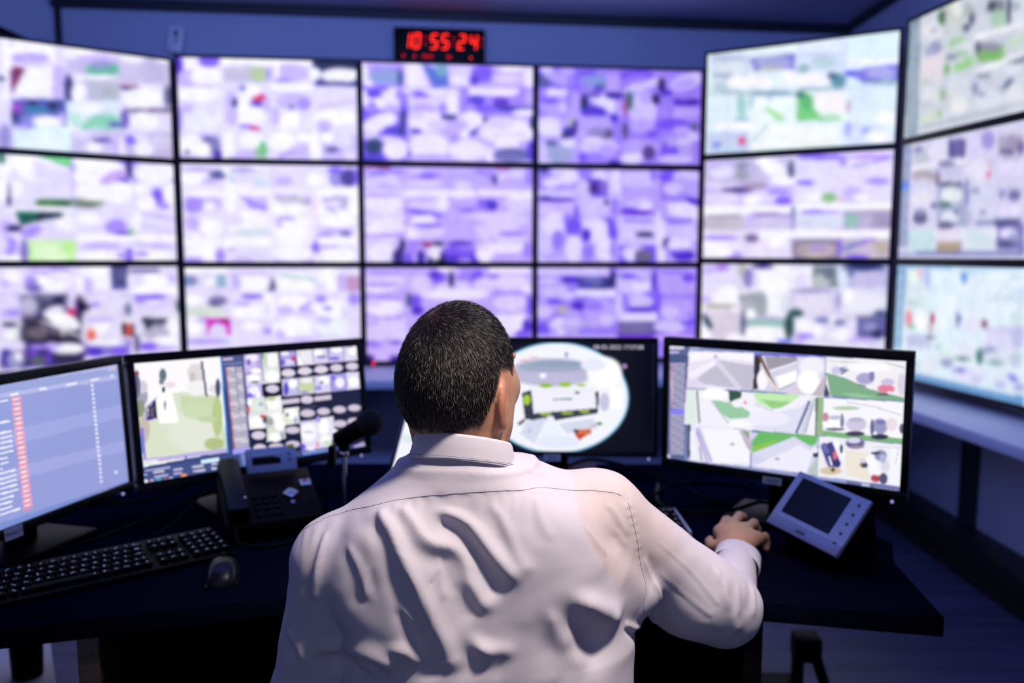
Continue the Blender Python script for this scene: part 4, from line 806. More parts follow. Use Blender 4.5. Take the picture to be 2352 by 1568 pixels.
        (1, 238, 226, 250, 371, 914, 112, 0, 2, 85), (1, 250, 248, 255, 430, 836, 51, 1, 1, 63), (2, 250, 248, 255, 328, 721, 1019, 738, 1021, 811, 329, 800),
        (2, 150, 130, 160, 506, 814, 761, 817, 766, 1012, 510, 1014), (1, 194, 180, 178, 634, 923, 98, 0, 2, 80), (1, 125, 115, 152, 632, 838, 106, 1, 0, 18),
        (1, 176, 150, 216, 633, 907, 74, 0, 1, 31), (1, 175, 165, 165, 567, 915, 25, 0, 1, 62), (2, 198, 184, 205, 761, 810, 1021, 814, 1026, 1010, 766, 1012),
        (1, 155, 180, 190, 811, 893, 42, -38, 9, 35), (1, 190, 172, 158, 951, 901, 46, 0, 1, 53), (1, 205, 190, 215, 882, 931, 62, 0, 1, 54),
        (2, 127, 92, 240, 773, 925, 928, 822, 924, 803, 769, 905), (1, 127, 92, 240, 844, 990, 62, 0, 1, 24), (1, 127, 92, 240, 755, 900, 10, 0, 2, 91),

    ],
    'c5r3': [
        (225, 222, 245), (2, 228, 220, 252, -19, 11, 213, 8, 221, 461, -12, 476), (1, 228, 220, 252, 105, 140, 92, -3, 2, 131), (1, 170, 120, 230, 113, 34, 46, -1, 1, 33),
        (1, 201, 182, 250, 38, 60, 38, -1, 1, 49), (1, 250, 248, 255, 154, 286, 64, -3, 1, 72), (1, 105, 105, 160, 191, 341, 45, -2, 0, 26),
        (1, 190, 186, 180, 232, 56, 23, 0, 1, 81), (1, 140, 130, 200, 269, 136, 30, -1, 2, 96), (2, 250, 248, 255, 294, 7, 494, 4, 499, 255, 299, 263),
        (1, 250, 248, 255, 394, 148, 95, -3, 2, 111), (1, 60, 50, 135, 347, 22, 61, -1, 0, 25), (1, 228, 220, 252, 315, 166, 21, -1, 2, 96),
        (2, 250, 248, 255, 503, 35, 617, 33, 621, 250, 508, 254), (1, 228, 220, 252, 565, 159, 42, -1, 2, 93), (2, 120, 130, 142, 616, 3, 747, 1, 751, 214, 621, 219),
        (1, 185, 192, 196, 669, 155, 49, -2, 1, 68), (1, 105, 115, 140, 704, 78, 32, -1, 1, 61), (2, 220, 230, 248, 747, -7, 797, -7, 803, 242, 752, 244),
        (2, 180, 178, 226, 802, -8, 1000, -10, 1008, 293, 810, 302), (1, 200, 192, 234, 904, 140, 85, -3, 2, 90), (1, 40, 50, 112, 878, 21, 108, -2, 1, 30),
        (1, 110, 120, 180, 816, 75, 19, 0, 1, 45), (2, 160, 166, 176, 227, 315, 343, 277, 375, 324, 378, 515, 240, 525), (1, 175, 178, 190, 274, 426, 39, -2, 1, 71),
        (2, 250, 248, 255, 373, 212, 494, 208, 500, 515, 379, 523), (1, 222, 226, 246, 476, 382, 22, -1, 2, 126), (2, 250, 248, 255, -10, 309, 218, 299, 222, 559, -6, 576),
        (1, 250, 248, 255, 90, 371, 93, -5, 1, 40), (1, 201, 182, 250, 24, 374, 38, -2, 1, 40), (1, 150, 140, 120, 110, 435, 101, -6, 0, 16),
        (1, 226, 216, 234, 102, 527, 102, -7, 1, 83), (2, 216, 210, 242, 503, 239, 764, 228, 770, 488, 508, 506), (1, 228, 221, 246, 628, 381, 107, -6, 2, 109),
        (1, 160, 150, 200, 617, 253, 107, -5, 0, 19), (2, 226, 224, 246, 772, 213, 998, 204, 1005, 471, 778, 487), (1, 236, 234, 250, 886, 367, 93, -5, 2, 99),
        (1, 250, 248, 255, 807, 303, 35, -2, 2, 70), (1, 80, 90, 140, 974, 466, 38, -3, 1, 45), (1, 45, 85, 85, 538, 481, 42, -3, 1, 41),
        (1, 165, 160, 215, 758, 336, 13, -1, 2, 92), (1, 130, 130, 170, 889, 495, 85, -6, 0, 18), (2, 216, 206, 226, -2, 542, 221, 494, 244, 769, 87, 810),
        (1, 48, 68, 92, 37, 606, 15, -16, 27, 77), (2, 250, 248, 255, -10, 660, 38, 656, 69, 811, -7, 819), (1, 250, 248, 255, 207, 757, 55, -5, 1, 39),
        (2, 152, 188, 186, 259, 556, 483, 540, 485, 627, 260, 646), (2, 200, 190, 235, 258, 524, 483, 508, 483, 540, 259, 556), (2, 250, 248, 255, 260, 637, 481, 619, 484, 770, 263, 792),
        (1, 90, 90, 132, 246, 606, 14, -1, 2, 130), (1, 45, 75, 82, 506, 617, 26, -2, 2, 127), (1, 250, 248, 255, 289, 505, 30, -2, 1, 55),
        (1, 250, 248, 255, 582, 595, 50, -4, 1, 63), (1, 250, 248, 255, 626, 654, 74, -7, 2, 78), (1, 167, 140, 246, 593, 704, 50, -5, 1, 31),
        (1, 120, 120, 190, 689, 540, 49, -4, 1, 31), (1, 250, 248, 255, 738, 536, 24, -2, 1, 46), (1, 250, 248, 255, 790, 678, 72, -7, 1, 55),
        (2, 228, 220, 252, 818, 485, 853, 482, 859, 725, 823, 729), (2, 100, 95, 165, 858, 512, 1009, 501, 1014, 680, 862, 694), (1, 150, 150, 200, 922, 583, 39, -3, 1, 45),
        (1, 40, 45, 92, 963, 655, 28, -3, 1, 45), (1, 122, 126, 182, 771, 557, 32, -3, 1, 31), (1, 201, 182, 250, 894, 714, 78, -8, 1, 27),
        (1, 70, 70, 235, 484, 770, 43, -4, 0, 22), (1, 201, 182, 250, 560, 762, 42, -4, 0, 22),
    ],
    'c6r1': [
        (206, 212, 224), (2, 128, 148, 168, -9, -28, 85, -16, 104, 988, 13, 993), (3, 185, 200, 212, 34, 19, 32, 30, 928, 55, 7, 1, 12),
        (2, 222, 222, 234, 94, 55, 246, 51, 254, 219, 102, 216), (1, 232, 228, 236, 177, 158, 54, 25, 4, 79), (1, 190, 185, 210, 194, 153, 24, 11, 1, 26),
        (1, 90, 122, 92, 249, 78, 34, 17, 3, 59), (2, 200, 205, 205, 264, -41, 448, 55, 460, 288, 276, 203), (1, 180, 185, 190, 420, 100, 52, 26, 2, 49),
        (1, 218, 222, 226, 425, 212, 35, 17, 2, 49), (1, 225, 228, 228, 355, 55, 43, 22, 3, 63), (1, 100, 108, 135, 455, 190, 21, 10, 2, 49),
        (1, 82, 92, 122, 422, 240, 25, 12, 1, 30), (1, 205, 210, 215, 335, 193, 44, 20, 2, 51), (2, 162, 205, 152, 302, 290, 398, 296, 444, 389, 317, 372),
        (2, 215, 220, 226, 283, 358, 452, 332, 478, 452, 288, 461), (2, 72, 78, 92, 549, 95, 644, 145, 648, 226, 553, 179), (3, 130, 135, 145, 5, 549, 107, 572, 176, 76, 16, 0, 8),
        (1, 172, 202, 182, 623, 271, 52, 25, 3, 70), (1, 82, 86, 112, 681, 242, 13, 6, 6, 115), (2, 218, 226, 236, 695, 171, 763, 206, 772, 409, 705, 378),
        (1, 170, 180, 200, 720, 229, 27, 14, 2, 34), (2, 250, 248, 255, 488, 365, 775, 393, 766, 357, 477, 326), (2, 135, 190, 115, 488, 456, 660, 471, 675, 579, 512, 549),
        (1, 140, 142, 162, 576, 457, 76, 33, 2, 36), (1, 120, 185, 95, 579, 529, 67, 27, 2, 36), (1, 95, 95, 120, 506, 428, 20, 9, 2, 49),
        (2, 202, 217, 206, 686, 436, 774, 443, 779, 544, 690, 529), (1, 152, 152, 192, 212, 302, 46, 20, 3, 58), (1, 170, 170, 205, 167, 322, 36, 15, 2, 40),
        (2, 226, 216, 226, 108, 350, 272, 366, 271, 581, 119, 579), (1, 130, 182, 120, 302, 516, 25, 9, 2, 44), (1, 140, 146, 166, 330, 427, 44, 18, 1, 28),
        (2, 152, 208, 138, 345, 508, 479, 476, 483, 562, 358, 563), (1, 150, 190, 150, 405, 433, 42, 17, 1, 20), (2, 250, 248, 255, 494, 590, 781, 578, 782, 612, 496, 627),
        (1, 140, 146, 170, 547, 658, 49, 18, 1, 19), (1, 98, 108, 130, 748, 626, 58, 3, 4, 17), (1, 226, 230, 242, 724, 678, 53, 20, 2, 46),
        (1, 100, 110, 142, 702, 772, 29, -22, 11, 20), (1, 140, 150, 180, 667, 794, 28, 10, 1, 16), (1, 222, 225, 236, 595, 863, 90, 29, 4, 77),
        (1, 205, 205, 222, 609, 751, 66, 23, 1, 24), (1, 150, 150, 190, 501, 737, 22, 8, 2, 49), (1, 140, 150, 180, 544, 799, 30, 10, 1, 17),
        (2, 216, 221, 229, 306, 619, 456, 624, 463, 772, 324, 752), (1, 158, 182, 150, 283, 713, 25, 8, 2, 52), (1, 220, 222, 227, 196, 697, 63, 21, 4, 79),
        (1, 190, 192, 205, 163, 752, 48, 15, 1, 21), (1, 228, 229, 233, 393, 836, 74, 23, 4, 76), (1, 205, 205, 215, 325, 777, 22, 7, 3, 64),
        (1, 227, 228, 237, 751, 868, 52, 17, 4, 80), (1, 205, 205, 215, 736, 931, 62, 19, 1, 16), (1, 206, 217, 201, 193, 872, 82, 23, 2, 40),
        (1, 140, 202, 112, 268, 862, 18, 5, 1, 23), (1, 190, 202, 190, 142, 561, 48, 17, 1, 21), (2, 175, 185, 195, 117, 967, 792, 950, 786, 922, 108, 933),

    ],
    'c6r2': [
        (210, 208, 236), (2, 138, 148, 188, -36, -2, 68, 1, 72, 901, -20, 899), (3, 170, 180, 210, 30, 1, 76, 19, 889, 57, 4, 1, 11),
        (2, 82, 130, 236, -7, 325, 61, 335, 63, 390, -5, 381), (2, 205, 205, 222, 68, 8, 204, 39, 212, 212, 77, 187), (1, 190, 195, 210, 148, 120, 56, 11, 3, 62),
        (1, 130, 130, 180, 120, 60, 37, 8, 1, 27), (1, 226, 222, 246, 266, 118, 64, 14, 4, 87), (2, 82, 76, 142, 342, 26, 457, 54, 464, 197, 349, 174),
        (1, 105, 95, 165, 408, 98, 32, 7, 3, 63), (1, 216, 210, 246, 533, 127, 59, 13, 4, 86), (1, 160, 146, 216, 600, 94, 42, 10, 3, 72),
        (2, 172, 162, 194, 665, 75, 810, 111, 816, 224, 671, 193), (1, 160, 150, 180, 750, 141, 44, 10, 2, 51), (1, 68, 62, 108, 717, 208, 45, 10, 1, 16),
        (1, 110, 100, 150, 796, 197, 21, 5, 2, 46), (2, 250, 248, 255, 64, 191, 466, 198, 467, 229, 79, 231), (1, 168, 158, 165, 168, 291, 88, 15, 2, 46),
        (1, 205, 200, 225, 158, 336, 72, 11, 2, 32), (1, 150, 130, 160, 276, 328, 23, 4, 3, 66), (1, 200, 196, 228, 363, 285, 76, 13, 3, 64),
        (1, 120, 115, 160, 338, 223, 66, 13, 1, 23), (1, 229, 225, 246, 552, 312, 78, 14, 4, 81), (2, 225, 38, 108, 593, 373, 631, 326, 631, 373),
        (1, 190, 160, 180, 624, 295, 8, 1, 2, 48), (1, 228, 220, 252, 750, 324, 70, 13, 3, 69), (1, 190, 185, 215, 738, 253, 62, 13, 1, 28),
        (2, 215, 212, 238, 84, 352, 267, 379, 275, 550, 93, 531), (2, 165, 172, 205, 278, 374, 486, 405, 502, 748, 295, 736), (1, 228, 233, 240, 384, 485, 75, 9, 3, 72),
        (1, 68, 108, 112, 343, 558, 49, 5, 1, 23), (1, 60, 70, 100, 369, 394, 97, 14, 1, 15), (1, 128, 132, 188, 489, 474, 12, 2, 5, 112),
        (1, 228, 225, 242, 165, 485, 79, 9, 3, 68), (1, 110, 112, 150, 263, 556, 28, 3, 1, 24), (1, 88, 84, 130, 161, 653, 56, 4, 3, 54),
        (1, 130, 130, 170, 158, 606, 49, 4, 1, 27), (1, 225, 228, 242, 381, 664, 65, 5, 2, 51), (1, 108, 110, 150, 423, 623, 21, 2, 1, 20),
        (1, 212, 214, 238, 582, 510, 68, 8, 4, 73), (1, 130, 135, 180, 540, 468, 30, 4, 1, 17), (1, 216, 217, 241, 587, 632, 77, 7, 4, 73),
        (1, 120, 120, 170, 598, 645, 23, 2, 1, 12), (1, 200, 198, 231, 751, 531, 53, 7, 3, 70), (1, 110, 102, 160, 778, 534, 35, 4, 2, 39),
        (1, 140, 130, 190, 705, 514, 18, 2, 2, 35), (1, 228, 220, 252, 748, 646, 67, 6, 3, 58), (2, 92, 88, 150, 677, 699, 821, 710, 824, 755, 679, 747),
        (1, 60, 60, 100, 742, 721, 45, 3, 1, 16), (1, 108, 104, 160, 362, 720, 61, 4, 1, 23), (1, 138, 134, 180, 621, 725, 42, 3, 1, 19),
        (1, 180, 180, 215, 509, 674, 20, 2, 3, 62), (2, 250, 248, 255, 78, 754, 843, 793, 846, 836, 80, 806), (2, 196, 222, 229, 71, 752, 275, 762, 284, 948, 80, 947),
        (2, 226, 220, 241, 284, 752, 467, 762, 471, 863, 289, 858), (2, 162, 155, 130, 295, 858, 468, 863, 472, 949, 299, 948), (1, 180, 150, 120, 382, 912, 76, 1, 1, 26),
        (1, 80, 80, 120, 351, 730, 55, 3, 1, 26), (2, 221, 229, 241, 477, 757, 673, 767, 681, 946, 486, 945), (1, 208, 225, 232, 578, 854, 78, 2, 3, 61),
        (2, 118, 114, 180, 689, 751, 842, 760, 850, 930, 697, 929), (1, 228, 220, 252, 756, 813, 53, 2, 2, 42), (1, 72, 68, 122, 751, 888, 50, 1, 1, 30),
        (1, 150, 150, 200, 793, 849, 35, 1, 2, 35), (1, 60, 70, 120, 706, 728, 46, 3, 1, 24), (1, 120, 125, 180, 592, 727, 39, 3, 1, 17),
        (2, 110, 115, 175, -18, 956, 850, 936, 852, 976, -17, 978),
    ],
    'c6r3': [
        (222, 238, 248), (2, 130, 166, 206, -33, -2, 73, -5, 69, 746, -32, 766), (3, 170, 200, 225, 26, -2, 82, -6, 717, 50, 1, 1, 13),
        (2, 142, 182, 221, -27, -24, 855, -39, 857, 3, -25, 29), (2, 215, 228, 240, 75, 37, 266, 31, 275, 231, 85, 247), (1, 226, 241, 236, 135, 91, 50, -2, 3, 61),
        (1, 185, 196, 242, 239, 99, 28, -1, 4, 86), (1, 235, 190, 200, 183, 61, 15, -1, 3, 55), (2, 220, 239, 252, 277, 31, 488, 24, 465, 216, 275, 231),
        (1, 92, 152, 222, 503, 86, 23, -1, 2, 43), (1, 226, 239, 251, 595, 131, 78, -5, 5, 111), (1, 190, 215, 240, 570, 34, 59, -2, 1, 17),
        (2, 230, 242, 250, 677, 30, 858, 24, 866, 183, 686, 198), (2, 188, 208, 230, 672, 252, 836, 63, 830, 55, 666, 243), (2, 190, 215, 235, 727, 80, 860, 62, 859, 53, 726, 71),
        (1, 210, 225, 245, 829, 163, 34, -3, 1, 28), (2, 215, 232, 238, 79, 262, 287, 244, 294, 377, 85, 402), (1, 190, 212, 215, 133, 327, 62, -6, 1, 28),
        (1, 232, 148, 165, 114, 469, 30, -4, 4, 84), (1, 140, 200, 150, 143, 535, 30, -5, 1, 22), (1, 250, 248, 255, 208, 470, 43, -6, 4, 82),
        (1, 172, 30, 50, 297, 444, 14, -2, 2, 48), (1, 190, 150, 160, 289, 526, 12, -2, 3, 54), (1, 236, 246, 251, 385, 379, 59, 18, -39, 154),
        (1, 158, 170, 212, 475, 432, 17, -2, 4, 76), (1, 80, 90, 150, 485, 418, 17, -2, 1, 18), (1, 228, 230, 250, 560, 446, 66, -10, 4, 75),
        (2, 205, 222, 236, 659, 248, 866, 183, 874, 342, 664, 345), (1, 130, 58, 92, 649, 439, 17, -3, 2, 34), (1, 230, 242, 251, 737, 300, 98, -11, 3, 52),
        (1, 225, 235, 248, 603, 303, 58, -6, 2, 49), (1, 206, 226, 232, 839, 370, 43, -6, 2, 35), (2, 200, 205, 230, 95, 613, 292, 579, 297, 700, 101, 739),
        (1, 190, 195, 226, 173, 641, 80, -14, 2, 41), (1, 148, 202, 190, 355, 701, 38, -8, 2, 45), (1, 224, 236, 240, 380, 749, 88, -19, 4, 79),
        (1, 80, 92, 122, 293, 606, 39, -7, 1, 12), (1, 230, 232, 247, 529, 679, 71, -15, 4, 76), (1, 68, 122, 110, 632, 695, 25, -6, 3, 61),
        (1, 68, 112, 112, 522, 738, 61, -14, 1, 13), (2, 208, 206, 238, 660, 455, 877, 422, 885, 582, 668, 625), (1, 220, 217, 246, 749, 537, 81, -15, 3, 59),
        (1, 190, 192, 230, 846, 508, 34, -6, 3, 69), (1, 218, 224, 242, 756, 680, 106, -24, 3, 71), (1, 108, 162, 160, 730, 722, 55, -13, 1, 16),
        (1, 190, 200, 225, 845, 672, 34, -8, 3, 58), (1, 140, 150, 185, 678, 636, 56, -11, 1, 17), (1, 224, 232, 240, 281, 866, 81, -20, 3, 62),
        (1, 205, 222, 240, 183, 862, 49, -11, 2, 41), (1, 148, 158, 200, 416, 794, 48, -11, 2, 34), (1, 224, 224, 247, 569, 860, 109, -28, 3, 63),
        (1, 98, 98, 202, 505, 835, 48, -12, 1, 13), (1, 200, 205, 240, 621, 884, 39, -11, 2, 37), (1, 222, 228, 247, 800, 836, 87, -23, 3, 66),
        (1, 108, 108, 212, 835, 815, 31, 15, -6, 18), (1, 180, 190, 230, 766, 882, 36, -10, 1, 24), (1, 160, 170, 220, 873, 875, 34, -10, 1, 23),
        (2, 96, 146, 200, 162, 944, 903, 936, 907, 1022, 166, 1035),
    ],
    'right': [
        (118, 131, 184), (2, 96, 106, 152, -15, -1, 93, -14, 81, 1014, -26, 1042), (2, 78, 90, 136, -6, 76, 89, 64, 87, 132, -5, 145),
        (3, 207, 198, 224, 34, 5, 153, 10, 947, 71, -6, 0, 11), (3, 232, 168, 200, 16, 5, 153, 9, 538, 14, -1, 0, 10), (2, 138, 132, 244, 9, 559, 77, 546, 78, 597, 10, 611),
        (2, 232, 224, 240, -5, 2, 71, -7, 71, 21, -5, 31), (2, 192, 176, 224, -2, 46, 44, 40, 44, 64, -1, 69), (1, 216, 208, 236, 1, 990, 13, -3, 0, 24),
        (2, 140, 154, 208, 93, -16, 1006, -62, 1007, -20, 97, 29), (2, 200, 196, 232, 102, -10, 149, -16, 149, 10, 102, 16), (2, 106, 102, 216, 392, 16, 686, -4, 686, 14, 393, 36),
        (3, 232, 228, 248, 1, 884, -21, 885, -18, 37, 0, 0, 15), (2, 232, 228, 248, 956, -28, 969, -30, 969, -5, 957, -3), (2, 232, 228, 248, 975, -32, 987, -34, 987, -7, 975, -6),
        (2, 236, 228, 244, 94, 32, 393, 14, 392, 327, 86, 358), (2, 196, 194, 212, 134, 275, 239, 97, 391, 118, 391, 327, 169, 313),
        (2, 220, 216, 234, 215, 118, 330, 347, 346, 317, 232, 89), (1, 253, 250, 255, 166, 59, 77, -10, 0, 23), (2, 251, 248, 255, 102, 72, 258, 23, 388, 26, 389, 86, 228, 75, 103, 130),
        (2, 246, 242, 255, 106, 272, 225, 139, 212, 98, 93, 231), (2, 228, 216, 244, 86, 288, 131, 271, 169, 332, 90, 355), (1, 200, 192, 232, 220, 66, 10, -1, 0, 17),
        (2, 216, 212, 234, 397, 36, 692, 13, 695, 322, 391, 328), (2, 58, 48, 56, 397, 36, 424, 32, 414, 309, 392, 324), (2, 122, 90, 80, 411, 42, 490, 321, 502, 307, 423, 28),
        (2, 160, 154, 168, 439, 38, 577, 24, 577, 64, 457, 145), (2, 244, 242, 250, 468, 159, 577, 70, 575, 59, 466, 147), (1, 251, 249, 255, 432, 232, 24, -4, 1, 83),
        (2, 232, 220, 220, 434, 174, 494, 321, 503, 306, 443, 159), (2, 255, 255, 255, 487, 200, 576, 128, 578, 227, 508, 303), (2, 168, 168, 200, 504, 309, 578, 233, 575, 222, 502, 298),
        (1, 242, 240, 251, 638, 92, 52, -7, 2, 80), (1, 255, 255, 255, 627, 219, 47, -8, 2, 99), (2, 196, 184, 196, 641, 329, 694, 155, 698, 321),
        (2, 220, 208, 224, 546, 323, 582, 262, 616, 336, 546, 342), (2, 244, 240, 248, 694, 9, 1007, -1, 1002, 303, 701, 318), (2, 127, 174, 138, 698, 132, 777, 164, 865, 232, 999, 277, 1000, 306, 824, 316, 717, 311),
        (2, 152, 196, 156, 754, 286, 823, 274, 908, 293, 824, 314), (2, 138, 136, 184, 726, 136, 791, 96, 786, 62, 722, 102), (1, 207, 203, 232, 735, 113, 17, -3, 1, 35),
        (2, 80, 80, 120, 757, 141, 790, 93, 787, 83, 753, 131), (1, 172, 168, 208, 850, 156, 34, -5, 1, 45), (1, 132, 128, 176, 875, 127, 10, -2, 1, 47),
        (2, 120, 116, 152, 821, 210, 855, 221, 856, 211, 822, 199), (1, 232, 128, 156, 931, 221, 32, -5, 1, 34), (1, 202, 198, 226, 936, 168, 25, -4, 1, 27),
        (1, 96, 80, 112, 920, 267, 23, -4, 0, 9), (1, 244, 244, 255, 944, 248, 7, -1, 0, 10), (2, 184, 200, 176, 705, 43, 818, 37, 818, 30, 705, 36),
        (2, 160, 192, 160, 922, 22, 996, 54, 997, 47, 923, 15), (1, 220, 212, 232, 988, 177, 16, -3, 2, 85), (2, 64, 72, 104, 696, 208, 717, 315, 692, 320),
        (1, 253, 251, 255, 861, 68, 91, -13, 1, 34), (2, 244, 242, 252, 82, 369, 692, 322, 690, 643, 80, 681), (2, 223, 238, 232, 86, 376, 127, 361, 137, 664, 82, 671),
        (2, 128, 136, 144, 131, 369, 146, 658, 156, 655, 140, 366), (2, 196, 200, 220, 199, 447, 284, 632, 290, 622, 205, 438), (2, 156, 204, 168, 207, 436, 325, 457, 382, 512, 382, 561, 291, 590, 245, 540),
        (2, 58, 90, 76, 283, 351, 344, 345, 340, 398, 289, 450), (1, 255, 255, 255, 217, 387, 61, -11, 1, 54), (2, 196, 236, 180, 393, 343, 597, 329, 548, 416, 482, 468, 414, 433),
        (2, 152, 208, 132, 428, 396, 552, 394, 520, 447, 482, 466), (2, 184, 184, 204, 399, 447, 482, 486, 483, 479, 400, 439), (2, 184, 184, 208, 480, 465, 481, 520, 485, 519, 484, 464),
        (2, 224, 224, 246, 487, 500, 603, 422, 641, 342, 585, 654, 393, 646), (1, 240, 238, 253, 464, 551, 90, -19, 1, 65), (2, 104, 112, 160, 629, 367, 579, 642, 590, 648, 640, 374),
        (2, 212, 212, 228, 645, 344, 598, 635, 617, 644, 664, 354), (2, 144, 152, 184, 647, 394, 619, 636, 624, 637, 651, 396), (2, 152, 184, 144, 666, 331, 693, 333, 691, 639, 663, 645),
        (2, 112, 128, 112, 659, 339, 670, 337, 668, 644, 660, 646), (1, 240, 156, 176, 360, 436, 8, -2, 0, 15), (1, 248, 244, 255, 325, 450, 25, -5, 1, 34),
        (1, 252, 251, 255, 337, 625, 50, -11, 0, 28), (2, 248, 246, 254, 692, 335, 1007, 311, 1007, 629, 694, 640), (1, 180, 208, 172, 782, 400, 52, -10, 0, 16),
        (2, 168, 184, 176, 781, 355, 910, 373, 910, 368, 782, 349), (2, 176, 184, 184, 905, 379, 993, 417, 994, 412, 906, 373), (2, 127, 180, 124, 693, 597, 787, 599, 1008, 591, 1007, 631, 694, 644),
        (1, 255, 255, 255, 732, 530, 40, -9, 1, 46), (1, 96, 104, 128, 742, 577, 38, -8, 0, 12), (1, 128, 136, 168, 768, 505, 8, -2, 1, 57),
        (1, 192, 196, 220, 740, 484, 26, -6, 0, 18), (1, 208, 200, 224, 824, 519, 40, -9, 1, 54), (1, 64, 64, 88, 821, 595, 36, -8, 0, 21),
        (1, 184, 180, 208, 823, 484, 30, -6, 0, 18), (1, 156, 152, 196, 913, 517, 30, -7, 1, 61), (1, 48, 52, 80, 915, 597, 32, -7, 0, 22),
        (1, 96, 104, 144, 885, 532, 7, -1, 1, 65), (1, 232, 232, 248, 898, 573, 8, -2, 0, 14), (1, 124, 124, 176, 916, 482, 18, -4, 0, 17),
        (1, 96, 96, 128, 997, 516, 10, -2, 1, 38), (1, 200, 144, 168, 702, 488, 13, -3, 1, 36), (1, 236, 223, 228, 958, 490, 20, -4, 1, 51),
        (2, 236, 232, 250, 110, 675, 389, 666, 389, 977, 107, 1002), (2, 248, 246, 255, 163, 693, 328, 675, 383, 805, 385, 947, 214, 983),
        (2, 196, 188, 232, 134, 705, 204, 992, 220, 975, 150, 689), (2, 246, 242, 255, 105, 737, 121, 990, 144, 980, 128, 728), (2, 200, 184, 200, 338, 687, 384, 700, 392, 860, 370, 808),
        (2, 80, 88, 104, 93, 679, 107, 676, 110, 961, 96, 965), (1, 176, 168, 204, 307, 804, 10, -2, 0, 12), (2, 144, 168, 144, 338, 673, 383, 672, 385, 738, 369, 713),
        (2, 156, 152, 192, 134, 731, 190, 992, 196, 986, 140, 725), (2, 140, 136, 176, 152, 863, 164, 988, 170, 984, 158, 860), (2, 212, 212, 240, 389, 682, 677, 646, 669, 967, 397, 982),
        (2, 108, 188, 104, 427, 667, 677, 646, 669, 707, 648, 739, 576, 675, 396, 857, 394, 755), (2, 140, 200, 80, 400, 801, 467, 747, 515, 707, 468, 784, 396, 854),
        (2, 220, 220, 244, 401, 859, 576, 685, 651, 766, 470, 896), (2, 240, 238, 252, 407, 965, 600, 738, 659, 793, 630, 966), (1, 160, 156, 184, 508, 878, 10, -3, 0, 11),
        (2, 184, 200, 196, 637, 958, 688, 766, 698, 799, 684, 978), (1, 48, 64, 80, 668, 803, 12, -3, 0, 22), (1, 240, 240, 250, 663, 768, 15, -4, 0, 22),
        (2, 240, 238, 248, 681, 645, 1009, 638, 1009, 972, 678, 989), (2, 70, 68, 140, 685, 727, 725, 902, 771, 851, 732, 677), (2, 112, 108, 176, 687, 711, 706, 787, 724, 767, 704, 690),
        (2, 240, 236, 255, 719, 805, 731, 874, 738, 868, 726, 799), (2, 216, 212, 240, 700, 829, 714, 888, 720, 882, 705, 822), (1, 232, 112, 120, 746, 787, 8, -2, 1, 36),
        (1, 60, 56, 120, 754, 852, 16, -4, 1, 32), (2, 250, 250, 255, 735, 685, 777, 809, 795, 781, 753, 657), (1, 80, 88, 128, 770, 729, 7, -2, 1, 36),
        (1, 104, 100, 152, 823, 670, 36, -9, 1, 44), (1, 220, 216, 240, 818, 649, 26, -6, 0, 23), (1, 160, 136, 144, 832, 698, 26, -6, 0, 12),
        (2, 239, 231, 218, 785, 732, 876, 736, 883, 955, 793, 927), (1, 216, 200, 168, 731, 917, 44, -12, 1, 32), (1, 96, 96, 72, 740, 906, 9, -2, 0, 18),
        (1, 64, 72, 96, 861, 833, 15, -4, 1, 23), (1, 216, 216, 232, 856, 803, 13, -3, 0, 18), (1, 192, 160, 64, 848, 840, 7, -2, 0, 7),
        (2, 250, 250, 254, 864, 769, 895, 928, 928, 895, 897, 736), (1, 140, 144, 184, 922, 742, 23, -6, 1, 43), (1, 64, 72, 104, 903, 729, 18, -5, 0, 12),
        (1, 220, 220, 236, 943, 823, 17, -5, 1, 43), (1, 180, 184, 216, 931, 765, 12, -3, 1, 35), (1, 184, 72, 88, 909, 925, 20, -6, 1, 30),
        (1, 240, 232, 240, 913, 897, 10, -3, 0, 7), (1, 80, 88, 120, 937, 921, 15, -4, 1, 44), (2, 246, 246, 253, 956, 663, 1001, 661, 1004, 958, 959, 950),
        (2, 184, 184, 208, 979, 797, 989, 673, 987, 673, 977, 796), (2, 192, 196, 216, 892, 686, 991, 666, 991, 661, 892, 681), (2, 152, 160, 212, -27, 1007, 105, 997, 1011, 962, 1011, 1023, -26, 1052),
        (2, 108, 116, 168, 794, 976, 1011, 968, 1011, 1023, 796, 1034), (2, 200, 200, 236, 855, 1005, 885, 1005, 886, 982, 856, 982),
        (3, 228, 228, 248, 6, 903, 995, 978, 995, 10, 0, 1, 30), (1, 192, 200, 240, 100, 1004, 9, -2, 0, 14), (1, 192, 200, 240, 207, 1005, 8, -2, 0, 14),

    ],
    'left2': [
        (60, 76, 132), (2, 88, 104, 184, -8, -44, 349, -47, 348, 1, -6, -12), (2, 224, 220, 240, -5, -8, 70, -7, 70, -31, -5, -31),
        (2, 253, 251, 254, -2, -1, 348, -1, 342, 841, 4, 868), (2, 220, 228, 204, 0, 412, 74, 294, 177, 276, 326, 342, 341, 828, 9, 852),
        (2, 204, 218, 176, 167, 306, 262, 347, 327, 352, 339, 768, 300, 737, 225, 601, 170, 456), (1, 230, 233, 220, 218, 665, 107, 31, -6, 139),
        (1, 228, 234, 214, 167, 529, 52, 14, -3, 83), (1, 208, 221, 184, 231, 453, 62, 16, -3, 75), (1, 184, 204, 144, 313, 531, 21, 5, -8, 179),
        (1, 196, 214, 168, 272, 539, 40, 11, -1, 28), (1, 180, 196, 136, 290, 762, 41, 12, -2, 53), (1, 200, 188, 180, 19, 553, 20, 6, -5, 116),
        (1, 168, 164, 184, 19, 281, 23, 5, -3, 81), (1, 144, 152, 124, 11, 379, 16, 4, -3, 71), (1, 216, 208, 224, 25, 201, 20, 4, -2, 54),
